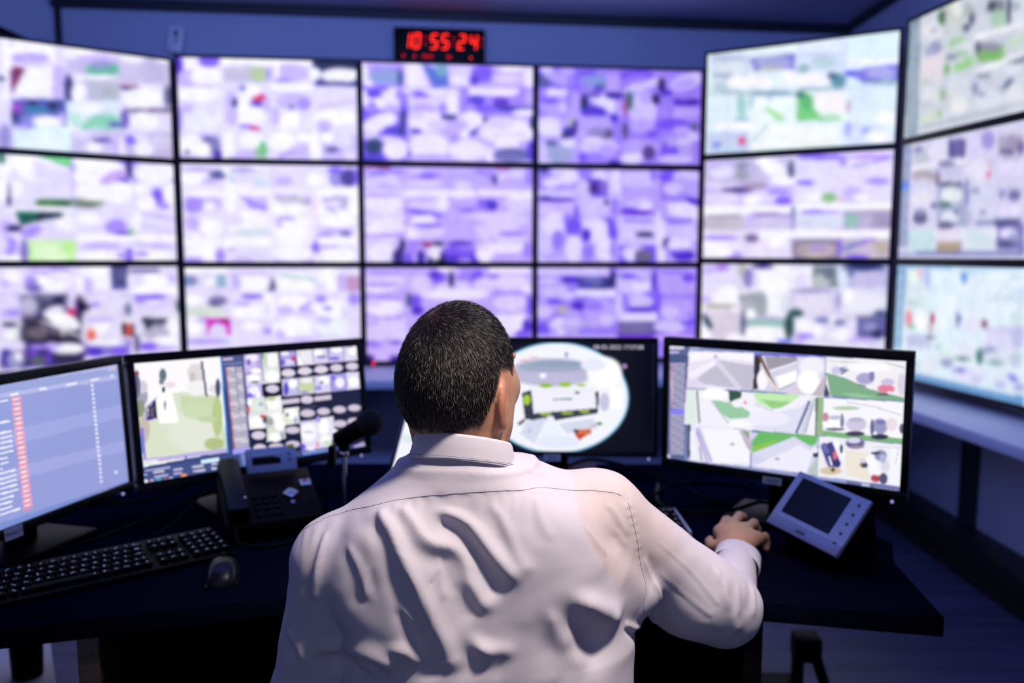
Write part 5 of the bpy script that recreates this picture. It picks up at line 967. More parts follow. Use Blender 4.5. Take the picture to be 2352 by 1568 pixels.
        (1, 120, 120, 152, 8, 198, 10, 2, -4, 89), (1, 228, 220, 222, 240, 125, 35, 7, -3, 84), (1, 208, 196, 204, 225, 169, 13, 3, -2, 56),
        (1, 246, 243, 246, 235, 256, 35, 8, -3, 65), (2, 112, 112, 136, 262, 26, 270, 341, 281, 340, 273, 25), (1, 232, 224, 236, 305, 280, 18, 4, -2, 38),
        (1, 76, 80, 108, 326, 275, 11, 2, -3, 81), (1, 104, 116, 128, 107, 118, 14, 3, -2, 55), (1, 120, 132, 144, 100, 171, 10, 2, -1, 27),
        (1, 240, 224, 232, 133, 206, 21, 4, -1, 27), (1, 232, 64, 72, 8, 85, 10, 2, -1, 20), (1, 96, 92, 128, 5, 161, 6, 1, -4, 107),
        (2, 255, 255, 255, 72, 321, 109, 219, 138, 286, 149, 432, 153, 537, 76, 525), (1, 40, 56, 64, 105, 241, 6, 1, -1, 26), (2, 104, 120, 144, 103, 338, 102, 411, 108, 412, 109, 338),
        (2, 44, 36, 64, 41, 379, 72, 321, 70, 478, 35, 477), (2, 104, 88, 120, 45, 397, 63, 365, 59, 464, 43, 460), (2, 92, 72, 208, 72, 308, 30, 380, 33, 388, 75, 317),
        (2, 92, 72, 208, 29, 384, 29, 481, 34, 481, 34, 384), (2, 92, 72, 208, 32, 485, 71, 482, 71, 471, 32, 474), (2, 132, 120, 220, 4, 541, 6, 816, 16, 817, 14, 541),
        (2, 192, 180, 232, 13, 804, 339, 814, 339, 853, 13, 840), (2, 236, 232, 246, 12, 843, 61, 846, 61, 821, 12, 818), (1, 100, 84, 216, 169, 842, 4, 1, -1, 15),
        (2, 88, 160, 240, -6, 6, 1, 881, 5, 882, -2, 6), (2, 96, 168, 244, 346, 1, 340, 855, 346, 856, 352, 1), (2, 68, 84, 140, -1, 885, 302, 895, 350, 959, 347, 1044, 0, 1020),
        (2, 216, 240, 255, 229, 885, 305, 884, 305, 922, 230, 920), (2, 184, 180, 216, 7, 910, 104, 913, 104, 898, 7, 896), (2, 208, 204, 232, 37, 938, 78, 939, 78, 922, 36, 921),
        (2, 192, 188, 224, 39, 973, 94, 974, 93, 958, 39, 957), (2, 200, 196, 228, 114, 939, 153, 940, 152, 923, 114, 923), (2, 184, 180, 216, 115, 975, 149, 976, 148, 959, 114, 958),
        (2, 200, 196, 228, 189, 944, 238, 946, 237, 927, 189, 926), (2, 200, 196, 228, 192, 983, 243, 984, 242, 965, 192, 964), (2, 200, 196, 228, 271, 946, 296, 947, 296, 928, 271, 927),
        (2, 216, 212, 236, 270, 987, 292, 989, 292, 968, 269, 966), (2, 176, 172, 208, 2, 943, 14, 944, 14, 928, 1, 927), (1, 240, 236, 248, 6, 993, 9, 3, -1, 20),
        (1, 200, 168, 192, 30, 996, 8, 3, -1, 18), (1, 64, 184, 216, 56, 1000, 11, 4, -1, 22), (1, 224, 96, 124, 81, 1002, 7, 2, -1, 14),
        (1, 168, 180, 216, 104, 1005, 11, 4, -1, 20), (1, 48, 80, 176, 130, 1009, 10, 4, -1, 20), (1, 240, 144, 72, 156, 1004, 15, 6, -1, 26),
        (1, 248, 208, 176, 157, 1002, 8, 3, 0, 11), (2, 100, 120, 200, 348, -62, 1028, -73, 1027, -6, 349, -9), (2, 20, 56, 176, 352, -78, 1030, -87, 1028, -37, 350, -47),
        (2, 80, 92, 144, 350, -18, 447, -32, 438, 1028, 394, 1022), (2, 232, 228, 244, 355, -8, 424, -10, 424, -45, 355, -42), (2, 200, 208, 228, 463, -15, 510, -19, 509, -45, 463, -40),
        (2, 152, 160, 192, 521, -20, 536, -20, 536, -40, 522, -40), (2, 208, 188, 216, 356, 37, 402, 35, 402, 14, 356, 16), (2, 112, 122, 164, 358, 83, 440, 84, 440, 61, 358, 60),
        (3, 239, 230, 236, 32, 367, 105, 372, 831, 39, -1, -1, 14), (3, 232, 224, 236, 32, 411, 107, 410, 830, 28, -1, -1, 14), (3, 240, 156, 172, 32, 367, 105, 372, 831, 7, -1, -1, 14),
        (2, 168, 160, 248, 367, 834, 443, 839, 441, 882, 365, 880), (2, 120, 136, 200, 399, 888, 440, 892, 439, 999, 405, 997), (2, 64, 136, 216, 406, 978, 440, 980, 439, 1028, 406, 1029),
        (2, 28, 32, 64, 447, -10, 1021, -18, 1005, 982, 490, 924, 442, 912), (2, 136, 148, 188, 448, -17, 1020, -24, 1020, -5, 448, -2),
        (2, 184, 168, 228, 448, -2, 525, -2, 527, 175, 447, 174), (1, 244, 240, 255, 485, 33, 29, 5, -2, 39), (1, 208, 192, 244, 476, 111, 29, 5, -2, 49),
        (1, 255, 255, 255, 499, 154, 24, 5, -1, 24), (1, 128, 112, 192, 469, 70, 10, 2, -1, 29), (2, 220, 228, 224, 528, -4, 608, -7, 605, 285, 528, 279),
        (1, 251, 250, 255, 577, 69, 25, 4, -3, 70), (1, 200, 216, 192, 542, 63, 12, 2, -3, 59), (1, 255, 255, 255, 570, 218, 33, 6, -3, 60),
        (1, 144, 168, 144, 534, 22, 6, 1, -1, 30), (2, 176, 164, 232, 616, -16, 688, -17, 685, 143, 615, 144), (1, 244, 240, 255, 639, 18, 20, 3, -1, 20),
        (1, 224, 216, 252, 651, 102, 26, 4, -1, 30), (1, 208, 56, 128, 676, 70, 10, 2, -1, 24), (1, 112, 96, 216, 626, 97, 10, 2, -1, 30),
        (2, 236, 232, 244, 694, -16, 772, -18, 770, 143, 692, 144), (1, 255, 255, 255, 714, 92, 16, 3, -2, 51), (2, 200, 192, 224, 699, 21, 725, 128, 731, 123, 704, 15),
        (2, 220, 212, 244, 774, -17, 850, -19, 848, 141, 772, 143), (1, 255, 255, 255, 802, 34, 22, 3, -2, 41), (1, 144, 136, 200, 816, 78, 27, 4, -1, 15),
        (2, 208, 200, 244, 854, -21, 932, -22, 930, 139, 852, 141), (1, 255, 255, 255, 896, 17, 28, 4, -1, 32), (1, 140, 128, 220, 880, 104, 28, 5, -1, 21),
        (2, 224, 220, 244, 934, -22, 1015, -23, 1013, 141, 933, 140), (1, 255, 255, 255, 979, 40, 23, 4, -3, 53), (1, 192, 184, 232, 964, -5, 17, 3, -1, 21),
        (1, 220, 208, 228, 647, 202, 33, 6, -2, 40), (1, 220, 208, 228, 727, 199, 32, 6, -2, 41), (1, 220, 208, 228, 808, 198, 32, 6, -2, 41),
        (1, 220, 208, 228, 887, 198, 33, 6, -2, 38), (1, 220, 208, 228, 969, 197, 34, 6, -2, 38), (3, 232, 224, 238, 1, 616, 192, 616, 197, 61, 1, -1, 24),
        (3, 232, 224, 238, 1, 694, 191, 693, 195, 69, 0, -1, 24), (3, 232, 224, 238, 1, 773, 189, 773, 193, 70, 0, -1, 25), (2, 220, 212, 236, 450, 179, 527, 175, 528, 279, 450, 278),
        (1, 255, 255, 255, 486, 221, 29, 6, -2, 39), (1, 96, 88, 128, 490, 256, 19, 4, 0, 10), (2, 16, 20, 44, 533, 280, 605, 280, 602, 395, 530, 391),
        (1, 220, 208, 228, 566, 334, 31, 7, -2, 38), (2, 192, 180, 236, 449, 282, 518, 282, 517, 401, 448, 399), (1, 248, 244, 255, 482, 329, 24, 5, -2, 39),
        (1, 255, 255, 255, 499, 382, 10, 2, -2, 39), (1, 124, 112, 216, 460, 373, 14, 3, -1, 23), (2, 200, 192, 232, 614, 252, 691, 257, 687, 420, 612, 416),
        (1, 255, 255, 255, 662, 307, 21, 4, -2, 44), (1, 96, 80, 200, 630, 351, 12, 3, -3, 60), (1, 244, 244, 255, 683, 301, 6, 1, -1, 30),
        (2, 212, 216, 212, 693, 257, 767, 256, 765, 422, 690, 420), (1, 200, 216, 168, 728, 352, 32, 7, -2, 51), (1, 244, 244, 248, 731, 291, 26, 5, -1, 24),
        (1, 160, 152, 216, 716, 400, 21, 5, -1, 14), (2, 220, 212, 244, 770, 257, 851, 257, 849, 425, 768, 422), (1, 255, 255, 255, 816, 308, 27, 6, -2, 41),
        (1, 160, 152, 224, 786, 374, 16, 3, -1, 25), (1, 144, 136, 184, 804, 326, 11, 2, -1, 17), (2, 168, 160, 232, 854, 255, 935, 257, 931, 427, 852, 424),
        (1, 248, 244, 255, 897, 345, 24, 5, -2, 52), (1, 132, 120, 224, 866, 297, 11, 2, -1, 31), (2, 228, 220, 248, 935, 255, 1011, 256, 1008, 428, 933, 425),
        (1, 255, 255, 255, 970, 350, 28, 6, -3, 53), (1, 244, 244, 255, 1006, 276, 11, 2, -1, 21), (2, 212, 200, 220, 604, 493, 687, 493, 686, 448, 604, 449),
        (1, 220, 208, 228, 725, 472, 32, 7, -2, 39), (2, 212, 200, 220, 763, 496, 847, 500, 846, 454, 763, 450), (2, 224, 228, 228, 450, 400, 527, 398, 530, 568, 447, 566),
        (1, 255, 255, 255, 458, 431, 12, 3, -1, 33), (1, 228, 236, 228, 494, 480, 29, 7, -2, 49), (1, 168, 184, 224, 510, 464, 13, 3, -1, 20),
        (1, 224, 112, 96, 450, 498, 7, 2, -1, 29), (1, 216, 224, 208, 525, 447, 12, 3, -1, 29), (2, 240, 240, 236, 532, 409, 602, 405, 605, 567, 530, 568),
        (1, 255, 255, 255, 564, 477, 30, 7, -2, 49), (1, 200, 208, 168, 556, 425, 20, 5, -1, 20), (1, 144, 160, 128, 604, 587, 7, 2, -1, 30),
        (2, 236, 236, 244, 445, 556, 525, 557, 522, 685, 447, 681), (1, 255, 255, 255, 481, 624, 32, 9, -2, 55), (1, 224, 88, 80, 510, 577, 12, 3, -1, 18),
        (1, 80, 88, 112, 518, 614, 10, 3, -1, 29), (2, 212, 216, 216, 530, 568, 610, 568, 607, 809, 519, 813), (1, 255, 255, 255, 573, 599, 30, 8, -2, 40),
        (1, 168, 168, 160, 542, 631, 15, 4, -2, 39), (1, 255, 255, 255, 585, 672, 25, 7, -3, 59), (1, 216, 234, 208, 547, 732, 22, 6, -1, 33),
        (1, 255, 255, 255, 560, 785, 30, 9, -2, 43), (1, 176, 176, 200, 593, 775, 10, 3, -1, 30), (2, 232, 236, 228, 609, 528, 681, 530, 679, 688, 607, 687),
        (1, 255, 255, 255, 645, 587, 26, 7, -2, 50), (1, 64, 144, 80, 624, 592, 7, 2, -1, 20), (1, 228, 236, 216, 621, 652, 15, 4, -1, 30),
        (1, 184, 176, 224, 662, 653, 10, 3, -1, 30), (2, 92, 84, 112, 683, 553, 765, 553, 764, 539, 683, 539), (1, 212, 200, 220, 722, 602, 37, 9, -2, 37),
        (1, 212, 200, 220, 802, 605, 33, 8, -2, 35), (1, 212, 200, 220, 883, 607, 34, 9, -2, 35), (1, 212, 200, 220, 961, 610, 34, 8, -2, 34),
        (1, 212, 200, 220, 643, 741, 36, 10, -2, 34), (2, 228, 224, 244, 683, 669, 767, 676, 773, 662, 849, 666, 850, 819, 827, 906, 819, 951, 680, 949),
        (1, 251, 249, 255, 719, 781, 37, 11, -4, 91), (1, 255, 255, 255, 796, 751, 27, 7, -4, 82), (2, 204, 192, 224, 685, 692, 764, 693, 764, 668, 684, 667),
        (1, 255, 255, 255, 801, 878, 27, 8, -2, 41), (1, 208, 228, 200, 810, 912, 22, 7, -1, 25), (1, 255, 255, 255, 853, 809, 11, 3, -1, 17),
        (1, 104, 88, 224, 687, 915, 12, 4, -1, 30), (1, 240, 236, 252, 723, 937, 21, 7, -1, 24), (1, 232, 160, 184, 756, 916, 8, 3, -1, 31),
        (1, 168, 152, 244, 772, 672, 11, 3, -1, 31), (1, 200, 196, 220, 719, 781, 26, 8, 0, 10), (1, 212, 200, 220, 878, 745, 37, 10, -2, 35),
        (1, 212, 200, 220, 951, 741, 34, 9, -2, 34), (1, 220, 208, 228, 484, 743, 32, 9, -2, 39), (1, 220, 208, 228, 485, 864, 30, 9, -2, 41),
        (1, 212, 200, 220, 561, 871, 35, 11, -1, 32), (1, 212, 200, 220, 639, 872, 34, 10, -1, 32), (2, 24, 72, 184, 1019, -72, 1000, 992, 1015, 995, 1034, -71),
        (2, 128, 144, 208, 680, 959, 824, 963, 824, 1021, 683, 1006), (2, 24, 72, 168, 678, 992, 1006, 988, 1007, 1039, 681, 1044),
        (2, 184, 168, 220, 946, 1028, 1002, 1003, 994, 957, 938, 983),
    ],
    'left1': [
        (152, 160, 220), (2, 188, 191, 238, 280, -56, 991, -44, 994, 27, 276, -3), (2, 156, 168, 220, 276, -1, 994, 32, 994, 80, 272, 48),
        (2, 184, 187, 234, 271, 57, 989, 85, 986, 122, 269, 89), (2, 148, 160, 220, 261, 188, 1004, 191, 1003, 320, 251, 312), (2, 162, 170, 228, 250, 329, 1001, 341, 1001, 450, 241, 435),
        (2, 148, 160, 218, 239, 470, 996, 514, 993, 610, 231, 567), (2, 164, 170, 228, 229, 594, 995, 644, 992, 730, 222, 682), (2, 244, 244, 252, 486, 91, 531, 93, 530, 78, 485, 76),
        (2, 240, 240, 252, 643, 95, 712, 98, 711, 82, 643, 79), (2, 240, 240, 252, 804, 96, 862, 97, 861, 80, 802, 79), (2, 244, 244, 252, 325, 89, 368, 89, 367, 74, 324, 74),
        (3, 248, 164, 180, 23, 328, 103, 330, 881, 50, 2, -2, 27), (3, 251, 224, 234, 23, 338, 111, 340, 889, 28, 1, -1, 14), (3, 244, 244, 254, 23, 804, 121, 801, 907, 17, 2, -1, 18),
        (2, 240, 240, 252, 267, 119, 311, 121, 310, 108, 267, 106), (2, 240, 240, 252, 256, 267, 309, 269, 308, 256, 255, 254), (2, 240, 240, 252, 250, 339, 310, 342, 309, 329, 249, 326),
        (2, 240, 240, 252, 247, 374, 311, 378, 310, 365, 246, 362), (2, 240, 240, 252, 245, 408, 310, 412, 309, 399, 244, 395), (2, 240, 240, 252, 242, 445, 310, 449, 309, 436, 241, 432),
        (2, 240, 240, 252, 239, 480, 308, 484, 307, 471, 238, 468), (2, 240, 240, 252, 236, 517, 277, 520, 276, 507, 235, 505), (2, 240, 240, 252, 233, 553, 277, 554, 276, 541, 232, 540),
        (2, 240, 240, 252, 230, 588, 244, 589, 242, 576, 229, 575), (2, 240, 240, 252, 228, 618, 310, 624, 309, 611, 227, 605), (2, 240, 240, 252, 225, 657, 313, 660, 311, 647, 224, 644),
        (2, 240, 240, 252, 222, 690, 311, 695, 310, 682, 221, 677), (2, 240, 240, 252, 220, 725, 311, 730, 310, 717, 218, 712), (2, 240, 240, 252, 217, 760, 312, 767, 311, 754, 216, 747),
        (2, 240, 240, 252, 214, 797, 286, 801, 285, 788, 212, 784), (2, 240, 240, 252, 211, 832, 278, 836, 276, 823, 210, 819), (2, 240, 240, 252, 209, 868, 275, 872, 274, 859, 207, 855),
        (2, 240, 240, 252, 206, 903, 313, 907, 311, 893, 204, 890), (2, 248, 136, 152, 327, 930, 377, 933, 375, 921, 326, 918), (2, 248, 176, 188, 738, -5, 772, -6, 770, -34, 736, -33),
        (1, 240, 232, 248, 790, -19, 8, 2, -1, 10), (1, 240, 232, 248, 815, -19, 8, 2, -1, 10), (1, 240, 232, 248, 892, -18, 9, 2, -1, 10),
        (1, 216, 208, 240, 942, -18, 9, 2, -1, 10), (1, 216, 208, 240, 979, -17, 9, 2, -1, 11), (1, 216, 208, 240, 944, 32, 9, 2, -1, 13),
        (1, 244, 200, 212, 973, 31, 9, 2, -1, 13), (1, 232, 228, 248, 953, 87, 11, 2, -1, 13), (1, 228, 224, 246, 916, 883, 12, 5, -1, 15),
        (2, 124, 144, 212, 200, 954, 995, 989, 989, 1053, 196, 1015), (2, 116, 164, 228, 197, 998, 555, 1025, 553, 1054, 195, 1024),
        (2, 196, 200, 240, 783, 1020, 891, 1026, 887, 1002, 779, 996), (2, 208, 208, 244, 910, 1026, 942, 1027, 938, 1002, 905, 1001),
        (2, 184, 180, 236, 955, 1030, 980, 1031, 975, 1006, 950, 1005),
    ],
    'center': [
        (6, 8, 24), (2, 52, 52, 92, -64, -48, 1021, -55, 1021, -6, -64, 2), (2, 136, 132, 176, 923, -6, 1005, -5, 1005, -30, 923, -31),
        (2, 16, 16, 40, -64, 2, 1000, -6, 1000, 0, -64, 7), (1, 100, 196, 244, 497, 508, 375, -4, 1, 515), (1, 246, 246, 253, 497, 508, 369, -4, 1, 503),
        (1, 184, 184, 216, 473, 271, 214, -2, 0, 133), (1, 160, 172, 196, 472, 219, 176, -2, 0, 53), (1, 148, 164, 188, 505, 195, 139, -1, 0, 28),
        (1, 192, 188, 220, 462, 328, 192, -2, 0, 57), (1, 246, 246, 252, 425, 304, 19, 0, 0, 25), (1, 144, 192, 48, 441, 394, 33, 0, 0, 21),
        (1, 152, 200, 56, 542, 384, 31, 0, 0, 23), (1, 176, 208, 112, 625, 388, 24, 0, 0, 15), (1, 255, 255, 255, 745, 268, 91, -1, 0, 142),
        (1, 232, 236, 252, 686, 203, 64, -1, 0, 57), (1, 244, 248, 254, 504, 100, 160, -1, 0, 38), (2, 60, 60, 80, 315, 462, 366, 433, 377, 652, 703, 601, 713, 648, 484, 719, 332, 711),
        (2, 48, 48, 72, 697, 449, 716, 449, 713, 648, 701, 639), (2, 242, 240, 250, 363, 428, 696, 406, 704, 596, 380, 651), (1, 168, 208, 56, 342, 528, 19, 0, 0, 48),
        (2, 136, 144, 168, 479, 532, 554, 521, 553, 508, 478, 518), (2, 96, 160, 176, 538, 529, 581, 524, 580, 509, 537, 514), (1, 32, 120, 112, 604, 459, 13, 0, 0, 13),
        (1, 160, 192, 64, 441, 658, 33, 0, 0, 14), (1, 152, 184, 56, 551, 648, 33, 0, 0, 14), (1, 160, 192, 64, 642, 632, 28, 0, 0, 14),
        (2, 216, 220, 242, 340, 728, 447, 689, 383, 937, 308, 842), (2, 238, 242, 253, 450, 679, 479, 679, 528, 859, 410, 936), (2, 216, 220, 240, 506, 745, 688, 696, 715, 790, 549, 840),
        (2, 255, 255, 255, 773, 401, 836, 400, 837, 611, 774, 611), (1, 200, 200, 228, 746, 543, 27, 0, 0, 85), (2, 64, 72, 88, 302, 768, 335, 725, 325, 702, 292, 745),
        (2, 224, 112, 72, 581, 801, 677, 791, 673, 838, 613, 896), (2, 208, 64, 48, 591, 849, 651, 838, 620, 901), (2, 64, 80, 72, 581, 796, 614, 801, 603, 858),
        (1, 200, 120, 88, 661, 824, 21, 0, 0, 19), (1, 64, 144, 112, 720, 743, 16, 0, 0, 15), (2, 176, 128, 128, 673, 776, 721, 747, 719, 738, 671, 767),
        (1, 230, 234, 251, 506, 916, 118, -1, 0, 57), (1, 176, 180, 208, 356, 813, 8, 0, 0, 17), (1, 232, 184, 200, 333, 166, 32, 0, 0, 11),
        (1, 236, 192, 208, 381, 139, 27, 0, 0, 9), (1, 176, 176, 204, 547, 109, 11, 0, 0, 28), (1, 244, 244, 255, 286, 500, 27, 0, 0, 76),
        (1, 160, 128, 184, 849, 213, 14, 0, 0, 23), (2, 28, 28, 58, 995, -6, 1021, -6, 1025, 1061, 998, 1062), (2, 34, 34, 60, -63, 1028, 1025, 1014, 1025, 1061, -63, 1076),

    ],
}
# ------------------------------------------------------------------ the room
CZ = 2.80
BY = lambda x: 5.16 + .1163 * x           # back wall line
LX, LY = -2.585, BY(-2.585)               # corner of back wall and angled left wall
RX = 2.12
A0 = (-3.15, 4.25)
FY = -2.2


def wall(name, p, q, z0, z1, m, th=.1, side=1):
    p, q = Vector((*p, 0)), Vector((*q, 0))
    d = (q - p).normalized()
    n = Vector((-d.y, d.x, 0)) * th * side
    b = MB()
    b.prism([p + Vector((0, 0, z0)), q + Vector((0, 0, z0)), q + n + Vector((0, 0, z0)), p + n + Vector((0, 0, z0))], (0, 0, z1 - z0))
    return tag(b.build(name, m), kind='structure')


wall('wall_back', (LX, LY), (RX, BY(RX)), 0, CZ, M_WALL)
wall('wall_right', (RX, BY(RX) + .1), (RX, FY), 0, CZ, M_WALL)
b = MB()
b.prism([(LX, LY, 0), (LX, LY + .12, 0), (A0[0] - .1, A0[1] + .05, 0), (A0[0] - .1, FY, 0), (A0[0], FY, 0), (A0[0], A0[1], 0)], (0, 0, CZ))
tag(b.build('wall_left', M_WALL), kind='structure')
b = MB()
b.box((-.5, 1.6, CZ + .05), (5.6, 7.8, .1))
tag(b.build('ceiling', M_CEIL), kind='structure')
b = MB()
b.box((-.5, 1.6, -.05), (5.6, 7.8, .1))
tag(b.build('floor', M_FLOOR), kind='structure')
# dark coving strip under the ceiling, back and right
b = MB()
yaw = math.atan(.1163)
T = Matrix.Translation((0, BY(0), 0)) @ Matrix.Rotation(yaw, 4, 'Z')
b.box((-.22, -.02, CZ - .025), (4.78, .04, .05), .004, T)
tag(b.build('trim_1', M_TRIM), kind='structure')
b = MB()
b.box((RX - .02, 2.0, CZ - .02), (.04, 6.6, .04), .004)
tag(b.build('trim_2', M_TRIM), kind='structure')
b = MB()
b.box((LX + .02, LY - .005, 2.0), (.03, .03, 1.55), .003)
tag(b.build('trim_3', M_TRIM), kind='structure')
# lower dark panels: right wall skirting duct and pilaster
b = MB()
b.box((RX - .085, 1.9, .07), (.17, 6.2, .14), .006)
b.box((RX - .10, 1.9, .02), (.20, 6.2, .04), .004)
tag(b.build('baseboard_right', M_SKIRT), kind='structure')
b = MB()
b.box((RX - .02, 3.72, .40), (.045, .11, .60), .004)
tag(b.build('trim_4', M_TRIM), kind='structure')
b = MB()
b.box((RX - .006, 1.9, .35), (.012, 6.2, .68), .002)
tag(b.build('trim_5', M_LOWER), kind='structure')
b = MB()
b.box((-.22, -.008, .35), (4.7, .016, .68), .002, T)
tag(b.build('trim_6', M_LOWER), kind='structure')

# shelf that runs under the video wall
SZ = .716
b = MB()
pts = [(-3.05, 4.28), (-2.60, LY - .03), (RX - .005, BY(RX) - .02), (RX - .005, 1.2), (1.86, 1.2), (1.70, 3.45), (1.62, 3.75), (1.0, 4.40), (-1.85, 4.22), (-2.5, 3.75)]
b.prism([(x, y, SZ - .045) for x, y in pts], (0, 0, .045), bevel=.003)
sh = empty('wall_shelf', (0, 4.6, SZ))
tag(sh, 'long white laminate shelf running under the video wall and along the side wall', 'shelf')
o = b.build('shelf_board', M_SHELF)
o.parent = sh
o.matrix_parent_inverse = Matrix.Translation((0, -4.6, -SZ))
for (x, y) in ((-2.2, 4.9), (-.9, 4.98), (.4, 5.1), (1.6, 5.2)):
    b = MB()
    b.box((0, -.19, -.16), (.03, .38, .23), .003)
    o = b.build('bracket', M_LOWER, sh)
    o.location = (x, BY(x) - 4.6, 0)
for y in (4.2, 2.2):
    b = MB()
    b.box((-.15, 0, -.16), (.30, .03, .23), .003)
    o = b.build('bracket', M_LOWER, sh)
    o.location = (RX, y - 4.6, 0)

# ------------------------------------------------------------------ the video wall
WL = {
    'c1r1': 'wall monitor with a turquoise court and a dark red corner, above the lawn pictures',
    'c1r2': 'wall monitor with green lawns and a row of dark firs, below the turquoise court screen',
    'c1r3': 'wall monitor with a dark staircase and orange cones, partly behind the red list monitor',
    'c2r1': 'wall monitor with a red figure and one black feed, above the palest screen',
    'c2r2': 'palest white wall monitor, between the red figure screen and the magenta gate screen',
    'c2r3': 'wall monitor with a magenta gate in its lowest row, behind the church picture monitor',
    'c3r1': 'purple wall monitor of sixteen camera pictures directly under the red clock',
    'c3r2': 'purple wall monitor with a black car picture, second below the red clock',
    'c3r3': 'purple wall monitor with a red standby light, half hidden by the man\'s head',
    'c4r1': 'darkest purple wall monitor, beside the pale green tinted screen',
    'c4r2': 'purple wall monitor in the middle row, next to the screen of arched road views',
    'c4r3': 'purple wall monitor of dim rooms directly above the fisheye picture monitor',
    'c5r1': 'bright wall monitor with a green tint and a bush, tilted at the room corner',
    'c5r2': 'wall monitor of arched road views between white bands, below the green tinted screen',
    'c5r3': 'pale wall monitor with grey yards, above the parking lot desk monitor',
    'c6r1': 'greyish wall monitor with lawns and a list column, highest on the side wall',
    'c6r2': 'wall monitor with a red triangle and a slate list column, middle of the side wall',
    'c6r3': 'pale blue wall monitor resting just above the white side shelf',
}
BZ = .018
for nm in WL:
    (cx, cy, cz), yaw, tilt, w, h = SCREENS[nm]
    wo, ho = w + 2 * BZ - .003, h + 2 * BZ - .003
    o = empty('wall_monitor', (cx, cy, cz - ho / 2), yaw)
    tag(o, WL[nm], 'monitor', 'monitors of the video wall')
    T = Matrix.Translation((0, 0, ho / 2))
    link('screen', screen_mesh(nm, w, h, 112, 63, T, .10), M_SCREEN, o)
    frame_bm(w, h, wo, ho, 0, -.004, .03, T).build('bezel', M_BEZEL, o)
    b = MB()
    b.box((0, .028, 0), (wo - .01, .044, ho - .01), .006, T)
    b.build('housing', M_BLACK, o)
    # arm back to the wall
    b = MB()
    back = Matrix.Rotation(yaw, 4, 'Z') @ Vector((0, 1, 0))
    if nm[1] in '234':
        L = .135
    elif nm[1] == '6':
        L = .10
    elif nm[1] == '5':
        L = .62
    else:
        L = .17
    b.box((0, .05 + L / 2, 0), (.12, L, .10), .004, T)
    b.build('wall_arm', M_BLACK, o)
    if nm in ('c3r3',):
        b = MB()
        b.sphere((-.452, -.008, -ho / 2 + .004), .0045, M=T)
        b.build('standby_light', M_LED, o)

# black wedge panel above the first column
b = MB()
pv = Vector((-2.92, 4.05, 2.48))
b.prism([(-3.05, 4.12, 2.46), (-2.50, 4.66, 2.46), (-2.50, 4.66, 2.475), (-3.05, 4.12, 2.72)], (-.05, .05, 0))
tag(b.build('corner_panel', M_BLACK), 'black sloping panel standing on top of the turquoise court screen', 'panel')

# ------------------------------------------------------------------ digital clock on the wall
cy0 = BY(-.43) - .028
ck = empty('digital_clock', (-.432, cy0, 2.475), math.atan(.1163))
tag(ck, 'black wall clock with red digits reading 10:55:24', 'clock')
CW, CH_ = .535, .222
b = MB()
b.box((0, 0, CH_ / 2), (CW, .05, CH_), .006)
b.build('case', M_BLACK, ck)
b = MB()
b.box((0, -.0265, CH_ / 2), (CW - .03, .004, CH_ - .03), .001)
b.build('display_window', M_CLOCKFACE, ck)
SEG = dict(a=((0, 1), (1, 1)), b=((1, 1), (1, .5)), c=((1, .5), (1, 0)), d=((0, 0), (1, 0)), e=((0, .5), (0, 0)), f=((0, 1), (0, .5)), g=((0, .5), (1, .5)))
DIG = {'0': 'abcdef', '1': 'bc', '2': 'abged', '4': 'fgbc', '5': 'afgcd', '9': 'abcdfg', '6': 'acdefg', '3': 'abgcd'}


def seven(ch, x, z, w, h, th, m, name='digit'):
    b = MB()
    for s_ in DIG[ch]:
        (x0, z0), (x1, z1) = SEG[s_]
        p = Vector((x + w * x0 + .14 * h * z0, -.031, z + h * z0))
        q = Vector((x + w * x1 + .14 * h * z1, -.031, z + h * z1))
        d = (q - p).normalized() * th * .6
        b.cyl(p + d, q - d, th / 2, n=8)
    return b.build(name, m, ck)


for ch, px, wd in (('1', -.211, .028), ('0', -.158, .034), ('5', -.055, .034), ('5', .009, .034), ('2', .107, .034), ('4', .177, .034)):
    seven(ch, px, .103, wd, .080, .0034, M_CLOCK)
for px in (-.087, .078, .242):
    for zz in (.126, .164):
        b = MB()
        b.sphere((px + (zz - .12) * .14, -.031, zz), .0026)
        b.build('colon_dot', M_CLOCKDIM, ck)
for ch, px in (('9', -.217), ('6', -.152), ('2', -.100), ('0', -.084), ('2', -.068), ('2', -.052), ('6', .045), ('2', .058)):
    seven(ch, px, .050, .006, .012, .0016, M_CLOCKDIM, 'date_digit')
b = MB()
b.sphere((.183, -.031, .054), .0032)
b.build('status_light', M_CLOCK, ck)

# ------------------------------------------------------------------ white sensor on the wall with its cable
sx = -1.94
sn = empty('wall_sensor', (sx, BY(sx) - .002, 2.52), math.atan(.1163))
tag(sn, 'small white wall socket box with dark dots, hanging askew under the ceiling', 'socket')
TR = Matrix.Rotation(.16, 4, 'Y')
b = MB()
b.box((0, -.02, .07), (.085, .035, .145), .006, TR)
b.build('box', M_WHITE, sn)
for (px, pz, r) in ((.0, .105, .014), (.006, .072, .009), (-.004, .052, .006)):
    b = MB()
    b.cyl((px, -.039, pz), (px, -.036, pz), r, M=TR)
    b.build('hole', M_BLACK, sn)
b = MB()
b.tube([(.02, -.006, .14), (.035, -.006, .20), (.03, -.006, .255)], .004)
b.build('cable', M_WHITE, sn)
b = MB()
b.tube([(.02, -.006, .01), (.045, -.006, -.04), (.04, -.006, -.12)], .004)
b.build('cable', M_WHITE, sn)

# ------------------------------------------------------------------ desks
DT = .74
TH = .036


